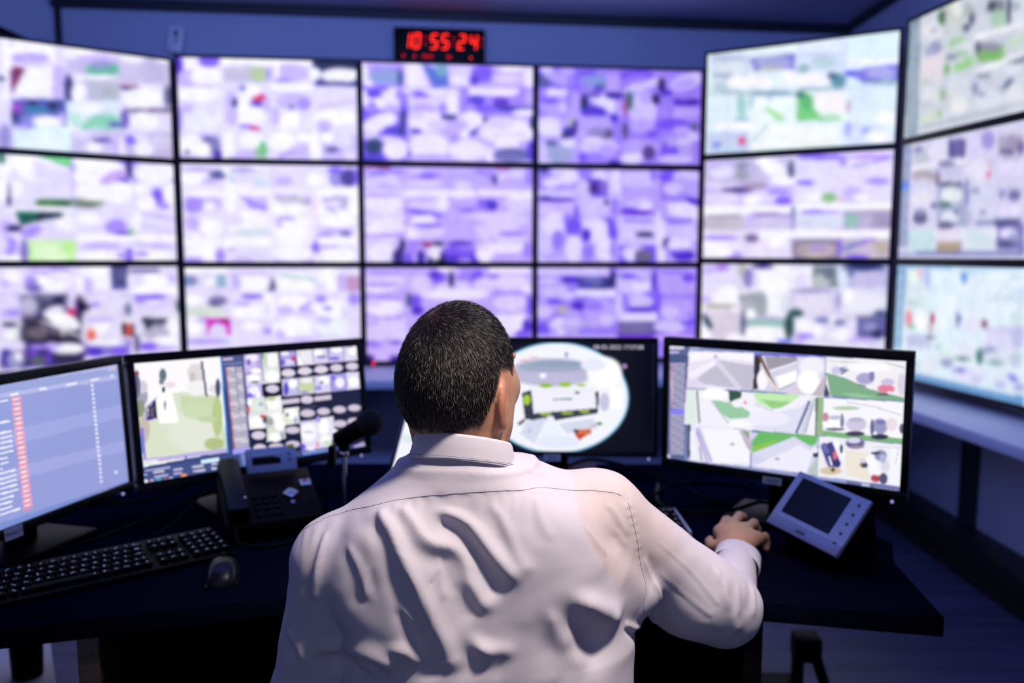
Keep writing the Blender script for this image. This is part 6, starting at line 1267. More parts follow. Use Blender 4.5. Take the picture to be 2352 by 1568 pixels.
def desk(name, pts, label, legs):
    o = empty(name, (pts[0][0], pts[0][1], 0))
    tag(o, label, 'desk')
    x0, y0 = pts[0]
    b = MB()
    b.prism([(x - x0, y - y0, DT - TH) for x, y in pts], (0, 0, TH), bevel=.0015)
    b.build('desk_top', M_DESK, o)
    for (x, y, ang, ln, m) in legs:
        b = MB()
        T = Matrix.Translation((x - x0, y - y0, 0)) @ Matrix.Rotation(ang, 4, 'Z')
        b.box((0, ln / 2, (DT - TH) / 2), (.036, ln, DT - TH), .002, T)
        b.build('leg_panel', m, o)
    return o


dk = desk('desk', [(.02, 1.50), (-.426, 1.480), (-.866, 1.346), (-1.42, 1.175), (-1.62, 1.75), (-1.2, 2.2), (-.62, 2.47), (.02, 2.47)],
     'black desk wing under the phone and keyboard, with a brown wooden leg panel',
     [(-.752, 1.412, .30, .55, M_LEG), (-.03, 1.62, 0, .80, M_BLACK)])
b = MB()
b.box((-.533 - .02, 2.0 - 1.50, .38), (.995, .02, .64), .002)
b.build('modesty_panel', M_BLACK, dk)
dk = desk('desk', [(.022, 1.50), (.453, 1.46), (.758, 1.397), (.79, 1.66), (.84, 1.78), (.66, 2.3), (.50, 2.47), (.022, 2.47)],
     'black desk end beneath the silver touch panel, on a black leg panel',
     [(.452, 1.49, -.1, .70, M_BLACK), (.06, 1.62, 0, .80, M_BLACK)])
b = MB()
b.box((.262 - .022, 2.0 - 1.50, .38), (.448, .02, .64), .002)
b.build('modesty_panel', M_BLACK, dk)


# ------------------------------------------------------------------ desk monitors
def desk_monitor(nm, wo, ho, label, nx, ny, bez, stand_off, power=None, sticker=None, text=None, zbase=DT, grain=0.):
    (cx, cy, cz), yaw, tilt, w, h = SCREENS[nm]
    o = empty('desk_monitor', (cx, cy, zbase), yaw)
    tag(o, label, 'monitor', 'desk monitors')
    T = Matrix.Translation((0, 0, cz - zbase)) @ Matrix.Rotation(tilt, 4, 'X')
    link('screen', screen_mesh(nm, w, h, nx, ny, T, grain), M_SCREEN, o)
    frame_bm(w, h, wo, ho, 0, -.005, .022, T).build('bezel', bez, o)
    b = MB()
    b.box((0, .022, 0), (wo - .006, .034, ho - .006), .008, T)
    b.box((0, .045, 0), (wo * .6, .03, ho * .6), .012, T)
    b.build('housing', M_BLACK, o)
    b = MB()
    b.box((0, .085, (cz - zbase) / 2 - .01), (.07, .028, cz - zbase - .02), .006)
    b.build('stand_neck', M_BLACK, o)
    b = MB()
    b.box((0, .075, .008), (.24, .17, .016), .006)
    b.build('stand_base', M_BLACK, o)
    if power:
        b = MB()
        b.sphere(((power[0] - .5) * w, -.0065, (.5 - power[1]) * h), .0035, M=T)
        b.build('power_light', M_LEDW, o)
    if sticker:
        u, v, sw, sh_ = sticker
        c = ((u - .5) * w, -.0062, (.5 - v) * h)
        b = MB()
        b.box(c, (sw, .0014, sh_), 0, T)
        st = b.build('label_sticker', M_STICKER, o)
        b = MB()
        b.box((c[0], c[1] - .0009, c[2] + sh_ * .12), (sw * .7, .0004, sh_ * .16), 0, T)
        b.box((c[0], c[1] - .0009, c[2] - sh_ * .2), (sw * .55, .0004, sh_ * .1), 0, T)
        if text is None:
            b.build('print', M_INK, st)
        else:
            b.bm.free()
            txt('print', text, sw * .23, M_INK, st, T @ Matrix.Translation((c[0], c[1] - .0009, c[2])))
    return o, T, w, h


def txt(name, s_, size, m, parent, T, align='CENTER'):
    cu = bpy.data.curves.new(name, 'FONT')
    cu.body = s_
    cu.size = size
    cu.align_x = align
    cu.align_y = 'CENTER'
    cu.extrude = .0002
    tmp = bpy.data.objects.new('tmp', cu)
    COL.objects.link(tmp)
    dg = bpy.context.evaluated_depsgraph_get()
    me = bpy.data.meshes.new_from_object(tmp.evaluated_get(dg))
    bpy.data.objects.remove(tmp)
    me.transform(T @ Matrix.Rotation(PI / 2, 4, 'X'))
    me.materials.clear()
    return link(name, me, m, parent)


desk_monitor('right', .556, .32, 'desk monitor showing parking lots and lawns, behind the silver touch panel', 320, 180, M_BEZEL, .1,
             power=(.975, 1.085), sticker=(.4916, 1.064, .043, .016))
desk_monitor('left2', .595, .309, 'desk monitor with a white church picture beside a dark thumbnail grid, behind the phone', 360, 180, M_BEZEL, .1,
             power=(.97, 1.085))
desk_monitor('left1', .48, .3208, 'desk monitor with a lilac list and red tags, nearest the keyboard', 280, 180, M_BEZEL, .1,
             power=(.9357, 1.075), sticker=(.252, 1.046, .043, .024), text='Monitor 4')
o, T, w, h = desk_monitor('center', .555, .33, 'desk monitor with a round fisheye room picture, right behind the man\'s head', 280, 160, M_BEZEL2, .1,
                          power=(.975, 1.065), sticker=(.4746, 1.058, .045, .018))
txt('timestamp', '08-05-2022 17:57:08', .0165, glow('timestamp_white', 'e4dcf4', .8), o, T @ Matrix.Translation(((.817 - .5) * w, -.0008, (.5 - .040) * h)))

# small tablet standing in front of the fisheye monitor
tb = empty('tablet', (-.218, 2.10, DT), .10)
tag(tb, 'small tablet with a white page, propped up beside the man\'s neck', 'tablet')
TT = Matrix.Translation((0, .06, .150)) @ Matrix.Rotation(-.72, 4, 'X') @ Matrix.Rotation(.22, 4, 'Y')
PAINT['tablet'] = [(244, 242, 250), (1, 220, 232, 220, 300, 560, 300, 0, 0, 70), (1, 230, 234, 223, 350, 250, 200, 0, 0, 80)]
link('screen', screen_mesh('tablet', .135, .235, 20, 30, TT), M_SCREEN, tb)
frame_bm(.135, .235, .155, .262, 0, -.003, .006, TT).build('bezel', M_BEZEL, tb)
b = MB()
b.box((0, .006, 0), (.153, .008, .26), .003, TT)
b.build('back_cover', M_BLACK, tb)
b = MB()
b.box((0, .075, .004), (.13, .17, .008), .003)
b.box((0, .10, .09), (.05, .012, .175), .003)
b.box((0, .012, .022), (.11, .03, .036), .004)
b.build('stand', M_BLACK, tb)

# ------------------------------------------------------------------ silver touch panel
TPc = Vector((.628, 1.666, .845))
tp = empty('touch_panel', (TPc.x, TPc.y, DT))
tag(tp, 'silver framed touch panel with a dark screen on a black wedge base', 'touch panel')
TP = Matrix.Translation((0, 0, TPc.z - DT)) @ rot3(-1.0016, -.6833, .1283)
pw, ph = .185, .133
sw_, sh_, so = .128, .088, (-.012, .012)
m = MB()
x0, x1, z0, z1 = -pw / 2, pw / 2, -ph / 2, ph / 2
a0, a1, c0, c1 = so[0] - sw_ / 2, so[0] + sw_ / 2, so[1] - sh_ / 2, so[1] + sh_ / 2
for (xa, xb, za, zb) in ((x0, x1, c1, z1), (x0, x1, z0 + .024, c0), (x0, a0, c0, c1), (a1, x1, c0, c1)):
    m.box(((xa + xb) / 2, .004, (za + zb) / 2), (xb - xa, .008, zb - za), 0, TP)
m.build('frame', M_SILVER, tp)
m = MB()
m.box((0, .005, z0 + .012), (pw, .012, .0235), .002, TP)
m.build('lower_bar', mat('panel_bar', '868cb4', .4, metal=.2), tp)
m = MB()
m.box((so[0], .004, so[1]), (sw_, .003, sh_), 0, TP)
m.build('screen', M_DARKGLASS, tp)
m = MB()
m.box((0, .022, 0), (pw - .002, .030, ph - .002), .003, TP)
m.build('back_shell', M_BLACK, tp)
for k in range(5):
    m = MB()
    m.cyl((.074, -.001, .048 - k * .0225), (.074, .002, .048 - k * .0225), .0035, n=12, M=TP)
    m.build('button', M_INK, tp)
m = MB()
m.box((-.005, -.002, z0 + .012), (.022, .001, .006), 0, TP)
m.build('emblem', M_INK, tp)
m = MB()
q = [TP @ Vector(p) for p in ((x0 + .02, .036, z0 + .02), (x1 - .005, .036, z0 + .01), (x1 - .005, .036, z1 - .01), (x0 + .02, .036, z1 - .01))]
bmq = bmesh.new()
top = [bmq.verts.new(p) for p in q]
bot = [bmq.verts.new((p.x + .012 * (1 if i in (1, 2) else 0), p.y, 0)) for i, p in enumerate(q)]
bmq.faces.new(top)
bmq.faces.new(bot[::-1])
for i in range(4):
    bmq.faces.new((top[i], bot[i], bot[(i + 1) % 4], top[(i + 1) % 4]))
bmesh.ops.recalc_face_normals(bmq, faces=bmq.faces)
m._merge(bmq, Matrix())
m.build('wedge_base', M_BLACK, tp)

# ------------------------------------------------------------------ desk phone
ph_ = empty('desk_phone', (-.560, 1.870, DT), .45)
tag(ph_, 'black desk phone with a grey display and silver arrow pad, handset on its cradle', 'phone')
m = MB()
m.prism([(-.107, -.085, 0), (-.107, .085, 0), (-.107, .085, .115), (-.107, -.085, .045)], (.214, 0, 0), bevel=.006)
m.build('body', M_BLACK, ph_)
SL = math.atan2(.07, .17)
TS = Matrix.Translation((0, -.085, .045)) @ Matrix.Rotation(SL, 4, 'X')   # slope frame: y runs up the slope
m = MB()
m.box((-.078, .10, .030), (.048, .195, .024), .011, TS)
m.box((-.078, .03, .018), (.05, .055, .034), .010, TS)
m.box((-.078, .175, .018), (.05, .05, .034), .010, TS)
hs = m.build('handset', mat('handset_black', '0a0b14', .45, spec=.2), ph_)
m = MB()
m.sphere((-.062, .035, .043), .0035, M=TS)
m.build('hook_glint', mat('glint_metal', 'd8d8e0', .2, metal=1), hs)  # bright metal bead put in as a glint on the handset
TD = Matrix.Translation((.020, .066, .118)) @ Matrix.Rotation(math.radians(-28), 4, 'X')
m = MB()
m.box((0, 0, .026), (.118, .014, .062), .006, TD)
dh = m.build('display_head', mat('phone_grey', '8e98b4', .45), ph_)
m = MB()
m.box((-.012, -.0075, .024), (.066, .002, .018), .0005, TD)
m.build('lcd', M_DARKGLASS, dh)
m = MB()
m.box((-.010, -.0075, .0385), (.070, .002, .006), .0005, TD)
m.build('label_strip', mat('label_strip', 'b4b4cc', .5), dh)
for zz in (.022, .036):
    m = MB()
    m.cyl((.042, -.0085, zz), (.042, -.006, zz), .0032, n=12, M=TD)
    m.build('soft_key', M_INK, dh)
m = MB()
m.box((.048, -.0075, .054), (.014, .002, .010), .001, TD)
m.build('yellow_tag', mat('yellow_tag', 'e6e040', .6), dh)
m = MB()
m.box((0, 0, .003), (.027, .027, .006), .003, TS @ Matrix.Translation((.048, .085, 0)) @ Matrix.Rotation(PI / 4, 4, 'Z'))
ap = m.build('arrow_pad', mat('arrow_pad_silver', 'b8bcc8', .35, metal=.4), ph_)
m = MB()
m.cyl((.048, .085, .005), (.048, .085, .0075), .006, M=TS)
m.build('center_key', M_SILVER, ap)
m = MB()
m.cyl((.047, .052, 0), (.047, .052, .004), .005, M=TS)
m.build('round_key', mat('round_key', '8c8cb0', .4), ph_)
for r_ in range(4):
    for c_ in range(3):
        m = MB()
        m.box((-.032 + c_ * .021, .022 + r_ * .021, .002), (.016, .013, .005), .002, TS)
        m.build('key', M_KEY, ph_)
m = MB()
m.box((.088, .118, .003), (.024, .022, .002), 0, TS)
st = m.build('sticker', M_STICKER, ph_)
m = MB()
m.prism([(.080, .119, .0045), (.097, .119, .0045), (.088, .131, .0045)], (0, 0, .0006), TS)
m.build('red_mark', mat('red_mark', 'c04040', .6), st)
m = MB()
m.tube([(-.08, -.07, .05), (-.085, -.115, .015), (-.04, -.135, .006), (.03, -.13, .006), (.07, -.115, .006), (.085, -.082, .012)], .004)
m.build('handset_cord', M_BLACK, ph_)

# ------------------------------------------------------------------ microphone
mc = empty('microphone', (-.384, 1.865, DT))
tag(mc, 'black foam-headed microphone on a thin chrome stem beside the phone', 'microphone')
m = MB()
m.cyl((0, 0, 0), (0, 0, .022), .062, .055, n=32, bevel=.004)
m.build('base', M_BLACK, mc)
m = MB()
m.cyl((0, 0, .02), (0, 0, .182), .0052, n=16)
m.build('stem', M_STEEL, mc)
m = MB()
m.cyl((0, 0, .172), (0, 0, .184), .0105, n=20, bevel=.002)
m.build('collar_nut', M_STEEL, mc)
m = MB()
m.cyl((0, .004, .18), (0, .004, .215), .012, .016, n=20)
m.box((-.028, .004, .17), (.016, .02, .05), .004)
m.build('clip', M_BLACK, mc)
m = MB()
m.cyl((-.018, .004, .205), (.045, .004, .240), .0195, .0225, n=24, bevel=.004)
m.build('barrel', M_BLACK, mc)
m = MB()
m.sphere((.058, .004, .2475), .031, (1, 1, 1))
m.build('foam_head', mat('mic_foam', '08080a', .95, bump=.6, bscale=700), mc)
m = MB()
m.tube([(-.03, .004, .175), (-.05, .01, .12), (-.045, .02, .06), (-.07, .06, .008), (-.12, .14, .006)], .003)
m.build('lead', M_BLACK, mc)

# ------------------------------------------------------------------ keyboards


def keyboard(loc, yaw, label, w, d, trim=None, keys=True):
    o = empty('keyboard', loc, yaw)
    tag(o, label, 'keyboard')
    m = MB()
    m.prism([(-w / 2, -d / 2, 0), (-w / 2, d / 2, 0), (-w / 2, d / 2, .022), (-w / 2, -d / 2, .010)], (w, 0, 0), bevel=.002)
    m.build('body', M_BLACK, o)
    sl = math.atan2(.012, d)
    T = Matrix.Translation((0, -d / 2, .010)) @ Matrix.Rotation(sl, 4, 'X')
    me1 = None
    lg = MB()
    pitch = w / 23.2
    n = 0
    xs = [i for i in range(15)] + [15.6, 16.6, 17.6] + [19.0, 20.0, 21.0, 22.0]
    rows = 5
    for r_ in range(rows):
        y = .018 + r_ * (d - .036) / rows + .008
        for k, xx in enumerate(xs):
            if 15 < xx < 18 and r_ == 2: continue
            if r_ == 0 and 4 <= xx <= 8: continue
            x = -w / 2 + pitch * .6 + pitch * xx + (.3 * pitch * r_ if xx < 14 else 0)
            if me1 is None:
                q = MB()
                q.box((0, 0, .004), (pitch * .84, pitch * .84, .008), .002)
                me1 = bpy.data.meshes.new('key')
                q.bm.to_mesh(me1)
                q.bm.free()
                me1.materials.append(M_KEY)
            ko = bpy.data.objects.new('key', me1)
            COL.objects.link(ko)
            ko.parent = o
            ko.matrix_local = T @ Matrix.Translation((x, y, 0))
            n += 1
            for _ in range(2):
                lg.box((x + random.uniform(-.004, .002), y + random.uniform(-.002, .004), .0083), (random.uniform(.0012, .003), random.uniform(.0012, .0024), .0004), 0, T)
    q = MB()
    q.box((0, .018 + .008, .004), (pitch * 5.4, pitch * .84, .008), .002, T @ Matrix.Translation((-w / 2 + pitch * 6.7, 0, 0)))
    q.build('space_bar', M_KEY, o)
    lg.build('key_legends', M_LEGEND, o)
    if trim:
        q = MB()
        q.box((w / 2 + .002, 0, .012), (.006, d, .018), .002)
        q.build('side_trim', M_SILVER, o)
    return o


keyboard((-.805, 1.611, DT), .667, 'black keyboard with pale key letters, lying before the lilac list monitor', .45, .16)
keyboard((.168, 1.872, DT), .02, 'black keyboard with a silver side edge, mostly hidden by the man\'s shoulder', .45, .175, trim=True)


def mouse(loc, yaw, label, s_=1.):
    o = empty('computer_mouse', loc, yaw)
    tag(o, label, 'mouse')
    m = MB()
    n, mm = 28, 16
    b = bmesh.new()
    bmesh.ops.create_uvsphere(b, u_segments=32, v_segments=20, radius=1)
    for v in b.verts:
        x, y, z = v.co
        y2 = math.copysign(abs(y) ** .8, y)
        x2 = math.copysign(abs(x) ** .75, x)
        wd = .031 * (1 - .10 * math.cos(y2 * 2.4))
        hh = .037 * (1 - .28 * (y2 - .1) ** 2 - .1 * y2)
        v.co = (x2 * wd * s_, y2 * .054 * s_, max(0, z) ** .85 * hh * s_ if z > 0 else 0)
    bmesh.ops.remove_doubles(b, verts=b.verts, dist=1e-5)
    m._merge(b, Matrix())
    m.build('shell', mat('mouse_shell', '0c0e16', .35, spec=.3), o)
    m = MB()
    m.cyl((-.004 * s_, .032 * s_, .029 * s_), (.004 * s_, .032 * s_, .029 * s_), .0075 * s_, n=20)
    m.build('scroll_wheel', M_BLACK, o)
    m = MB()
    m.box((0, .0, .0015), (.058 * s_, .10 * s_, .003), .001)
    m.build('glide_foot', M_BLACK, o)
    return o


ms = mouse((-.566, 1.575, DT), .25, 'black computer mouse lying alone beside the keyboard end', 1.05)
mouse((.474, 1.705, DT), -.12, 'dark computer mouse under the man\'s hand')

# ------------------------------------------------------------------ loose cables


def cable(pts, r, label):
    m = MB()
    m.tube(pts, r, sub=10)
    return tag(m.build('cable', M_BLACK), label, 'cable')


cable([(-1.20, 1.62, .748), (-1.02, 1.66, .75), (-.93, 1.72, .752), (-.83, 1.80, .775), (-.74, 1.92, .80), (-.66, 2.02, .79), (-.60, 2.10, .75)], .0045,
      'black cable looping low across the desk behind the keyboard, the lower of two')
cable([(-1.03, 1.80, .80), (-.94, 1.86, .80), (-.85, 1.885, .80), (-.76, 1.945, .825), (-.66, 2.03, .83), (-.58, 2.12, .80)], .0045,
      'black cable hanging from the lilac list monitor to the church monitor, the upper of two')
cable([(-.80, 1.80, .744), (-.77, 1.87, .76), (-.74, 1.94, .80), (-.70, 2.0, .81)], .003,
      'thin black cord dropping from the cable bundle to the keyboard')
cable([(.16, 2.36, .76), (.22, 2.28, .80), (.32, 2.20, .80), (.44, 2.14, .765), (.52, 2.05, .75), (.62, 2.0, .75)], .005,
      'black cable arching under the fisheye monitor')
cable([(.40, 2.22, .746), (.37, 2.05, .748), (.42, 1.97, .75), (.52, 1.93, .765), (.60, 1.95, .78), (.66, 2.0, .75)], .005,
      'thick black cable looping on the desk beside the half hidden keyboard')
cable([(.36, 2.10, .745), (.40, 2.03, .80), (.46, 2.04, .80), (.56, 2.02, .80), (.62, 2.0, .79)], .004,
      'black cable strung below the parking lot monitor')

# ------------------------------------------------------------------ under the desks
cb = empty('low_cabinet', (-1.52, 1.95, 0), .55)
tag(cb, 'white low drawer cabinet under the desk wing, beside the brown leg panel', 'cabinet')
m = MB()
m.box((0, .0, .14), (.62, .34, .28), .004)
m.build('body', M_SHELF, cb)
m = MB()
m.box((.01, .0, .292), (.66, .38, .02), .003)
m.build('top', M_SHELF, cb)
m = MB()
m.box((-.02, -.176, .16), (.56, .014, .17), .003)
d_ = m.build('drawer', M_SHELF, cb)
m = MB()
m.box((-.02, -.188, .20), (.14, .012, .012), .003)
m.build('handle', M_SILVER, d_)
b2 = empty('storage_box', (-1.52, 1.99, .302), .55)
tag(b2, 'white flat carton standing on the low cabinet, behind the black cup', 'box')
m = MB()
m.box((-.10, .02, .06), (.36, .22, .12), .004)
m.build('carton', M_SHELF, b2)
m = MB()
m.box((-.10, .02, .126), (.37, .23, .014), .003)
m.build('lid', M_SHELF, b2)
m = MB()
m.box((-.16, -.0915, .06), (.10, .002, .05), .001)
m.build('label_card', M_STICKER, b2)
m = MB()
cp = empty('pen_cup', (-1.233, 2.02, .302))
tag(cp, 'black round cup standing on the white low cabinet', 'cup')
m.cyl((0, 0, 0), (0, 0, .10), .036, .039, n=32, bevel=.003)
m.build('cup', M_BLACK, cp)
m = MB()
m.cyl((0, 0, .098), (0, 0, .103), .040, n=32, bevel=.001)
m.build('rim', M_BLACK, cp)
bg = empty('cloth_bag', (-1.05, 1.60, 0), .4)
tag(bg, 'black cloth bag slumped on the floor before the white low cabinet', 'bag')
m = MB()
m.box((0, 0, .13), (.42, .16, .26), .06, seg=4)
m.build('bag_body', M_FABRIC, bg)
m = MB()
m.tube([(-.10, -.02, .24), (-.09, -.03, .30), (0, -.035, .325), (.09, -.03, .30), (.10, -.02, .24)], .008)
m.build('strap', M_FABRIC, bg)

fs = empty('floor_stand', (.83, 2.24, 0), -.05)
tag(fs, 'black angled metal stand on the floor, seen below the desk end', 'stand')
m = MB()
m.box((0, 0, .275), (.075, .07, .075), .012)
m.build('cap', M_BLACK, fs)
m = MB()
m.box((-.022, 0, .13), (.03, .03, .26), .004)
m.build('leg', M_BLACK, fs)
m = MB()
m.box((0, 0, 0), (.028, .03, .29), .004, Matrix.Translation((.065, 0, .135)) @ Matrix.Rotation(-.33, 4, 'Y'))
m.build('leg', M_BLACK, fs)
m = MB()
m.box((-.09, -.02, .13), (.15, .12, .10), .012)
m.build('pedal_box', M_BLACK, fs)
m = MB()
m.box((0, 0, .008), (.28, .16, .016), .004)
m.build('foot_plate', M_BLACK, fs)
# ------------------------------------------------------------------ the man: signed distance fields
def smin(a, b, k):
    h = np.clip(.5 + .5 * (b - a) / k, 0, 1)
    return b + (a - b) * h - k * h * (1 - h)


def smax(a, b, k):
    return -smin(-a, -b, k)


def cone(P, a, b, r1, r2):
    a, b = np.array(a, np.float32), np.array(b, np.float32)
    ab = b - a
    t = np.clip(((P - a) @ ab) / (ab @ ab), 0, 1)
    return np.linalg.norm(P - a - t[:, None] * ab, axis=1) - (r1 + (r2 - r1) * t)


def ellip(P, c, r, Rm=None):
    q = P - np.array(c, np.float32)
    if Rm is not None:
        q = q @ Rm                       # columns of Rm are the ellipsoid's axes
    r = np.array(r, np.float32)
    k0 = np.linalg.norm(q / r, axis=1)
    k1 = np.linalg.norm(q / (r * r), axis=1)
    return k0 * (k0 - 1) / np.maximum(k1, 1e-6)


def nets(f, lo, hi, h, cf=5, near=.05):
    lo = np.array(lo, float)
    n = (np.ceil((np.array(hi) - lo) / h / cf).astype(int)) * cf
    nc = n // cf
    ax = [lo[i] + h * cf * (np.arange(nc[i]) + .5) - h * .5 for i in range(3)]
    G = np.stack(np.meshgrid(*ax, indexing='ij'), -1).reshape(-1, 3).astype(np.float32)
    D = f(G).reshape(nc)
    Fv = np.repeat(np.repeat(np.repeat(D, cf, 0), cf, 1), cf, 2).astype(np.float32)
    idx = np.argwhere(np.abs(Fv) < near)
    P = (lo + idx * h).astype(np.float32)
    out = np.empty(len(P), np.float32)
    for s in range(0, len(P), 400000):
        out[s:s + 400000] = f(P[s:s + 400000])
    Fv[idx[:, 0], idx[:, 1], idx[:, 2]] = out
    sg = (Fv < 0)
    cnt = np.zeros(np.array(n) - 1, np.int8)
    for dx in (0, 1):
        for dy in (0, 1):
            for dz in (0, 1):
                cnt += sg[dx:n[0] - 1 + dx, dy:n[1] - 1 + dy, dz:n[2] - 1 + dz]
    cells = np.argwhere((cnt > 0) & (cnt < 8))
    vid = np.full(cnt.shape, -1, np.int32)
    vid[cells[:, 0], cells[:, 1], cells[:, 2]] = np.arange(len(cells))
    acc = np.zeros((len(cells), 3))
    num = np.zeros(len(cells))
    C = [(a, b_, c) for a in (0, 1) for b_ in (0, 1) for c in (0, 1)]
    val = {c: Fv[cells[:, 0] + c[0], cells[:, 1] + c[1], cells[:, 2] + c[2]] for c in C}
    for c in C:
        for ax_ in range(3):
            if c[ax_]: continue
            d = list(c)
            d[ax_] = 1
            d = tuple(d)
            a, b_ = val[c], val[d]
            m = (a < 0) != (b_ < 0)
            t = np.where(m, a / np.where(a == b_, 1, a - b_), 0)
            p = np.tile(np.array(c, float), (len(cells), 1))
            p[:, ax_] += t
            acc[m] += p[m]
            num[m] += 1
    V = lo + (cells + acc / num[:, None]) * h
    quads = []
    for ax_ in range(3):
        o1, o2 = [(1, 2), (2, 0), (0, 1)][ax_]
        sl0 = [slice(1, n[i] - 1) for i in range(3)]
        sl1 = list(sl0)
        sl0[ax_] = slice(0, n[ax_] - 1)
        sl1[ax_] = slice(1, n[ax_])
        A, B = sg[tuple(sl0)], sg[tuple(sl1)]
        e = np.argwhere(A != B)
        e += np.array([0 if i == ax_ else 1 for i in range(3)])
        inside = sg[e[:, 0], e[:, 1], e[:, 2]]
        u, v = np.zeros(3, int), np.zeros(3, int)
        u[o1], v[o2] = 1, 1
        q = np.stack([vid[tuple((e - u - v).T)], vid[tuple((e - v).T)], vid[tuple(e.T)], vid[tuple((e - u).T)]], 1)
        q[~inside] = q[~inside][:, ::-1]
        quads.append(q)
    return V, np.concatenate(quads)


def grad(f, V, e=.0015):
    V = V.astype(np.float32)
    g = np.stack([f(V + np.eye(3, dtype=np.float32)[i] * e) - f(V - np.eye(3, dtype=np.float32)[i] * e) for i in range(3)], 1)
    return g / np.maximum(np.linalg.norm(g, axis=1, keepdims=True), 1e-6)


# joints
SHR, ELR, WRR = (.130, 1.235, .972), (.354, 1.330, .786), (.437, 1.560, .785)
SHL, ELL, WRL = (-.252, 1.175, .925), (-.306, 1.205, .690), (-.185, 1.400, .655)
TZ = np.array([.50, .60, .70, .80, .88, .95, 1.01, 1.06])
TCX = np.array([-.035, -.036, -.038, -.040, -.045, -.052, -.058, -.066])
TCY = np.array([1.200, 1.200, 1.205, 1.212, 1.218, 1.222, 1.222, 1.212])
TA = np.array([.185, .205, .222, .226, .216, .196, .150, .095])
TB = np.array([.130, .140, .150, .150, .142, .128, .105, .085])


def torso(P):
    z = P[:, 2]
    cx, cy = np.interp(z, TZ, TCX), np.interp(z, TZ, TCY)
    a, b_ = np.interp(z, TZ, TA), np.interp(z, TZ, TB)
    x, y = (P[:, 0] - cx) / a, (P[:, 1] - cy) / b_
    e = 2.35
    k = (np.abs(x) ** e + np.abs(y) ** e + 1e-9) ** (1 / e)
    gx, gy = np.abs(x) ** (e - 1) / a, np.abs(y) ** (e - 1) / b_
    g = np.sqrt(gx * gx + gy * gy) / np.maximum(k ** (e - 1), 1e-6)
    d = (k - 1) / np.maximum(g, 3.)
    return np.maximum(d * .93, np.maximum(z - 1.062, .50 - z))


def shirt_f(P):
    d = torso(P)
    d = smin(d, cone(P, (-.10, 1.190, 1.014), SHL, .060, .066), .05)
    d = smin(d, cone(P, (-.035, 1.205, .996), SHR, .062, .068), .05)
    d = smin(d, cone(P, (-.073, 1.195, 1.0), (-.073, 1.190, 1.078), .088, .066), .04)
    # shoulder blades
    d = smin(d, ellip(P, (.035, 1.135, .93), (.085, .05, .10)), .05)
    d = smin(d, ellip(P, (-.165, 1.105, .92), (.075, .05, .10)), .05)
    arm = cone(P, SHR, ELR, .069, .058)
    arm = smin(arm, cone(P, ELR, WRR, .053, .036), .03)
    arm = smin(arm, ellip(P, (.290, 1.295, .815), (.070, .055, .055)), .05)
    d = smin(d, cone(P, (.135, 1.20, .895), (.182, 1.215, .862), .058, .042), .03)
    d = smin(d, arm, .022)
    al = cone(P, SHL, ELL, .067, .062)
    al = smin(al, cone(P, ELL, WRL, .058, .036), .03)
    d = smin(d, al, .014)
    # cut at the cuffs
    for w, e in ((WRR, ELR), (WRL, ELL)):
        w, e = np.array(w), np.array(e)
        u = (w - e) / np.linalg.norm(w - e)
        loc = np.linalg.norm(P - w.astype(np.float32), axis=1) < .09
        d = np.where(loc, np.maximum(d, (P - w.astype(np.float32)) @ u.astype(np.float32)), d)
    return d


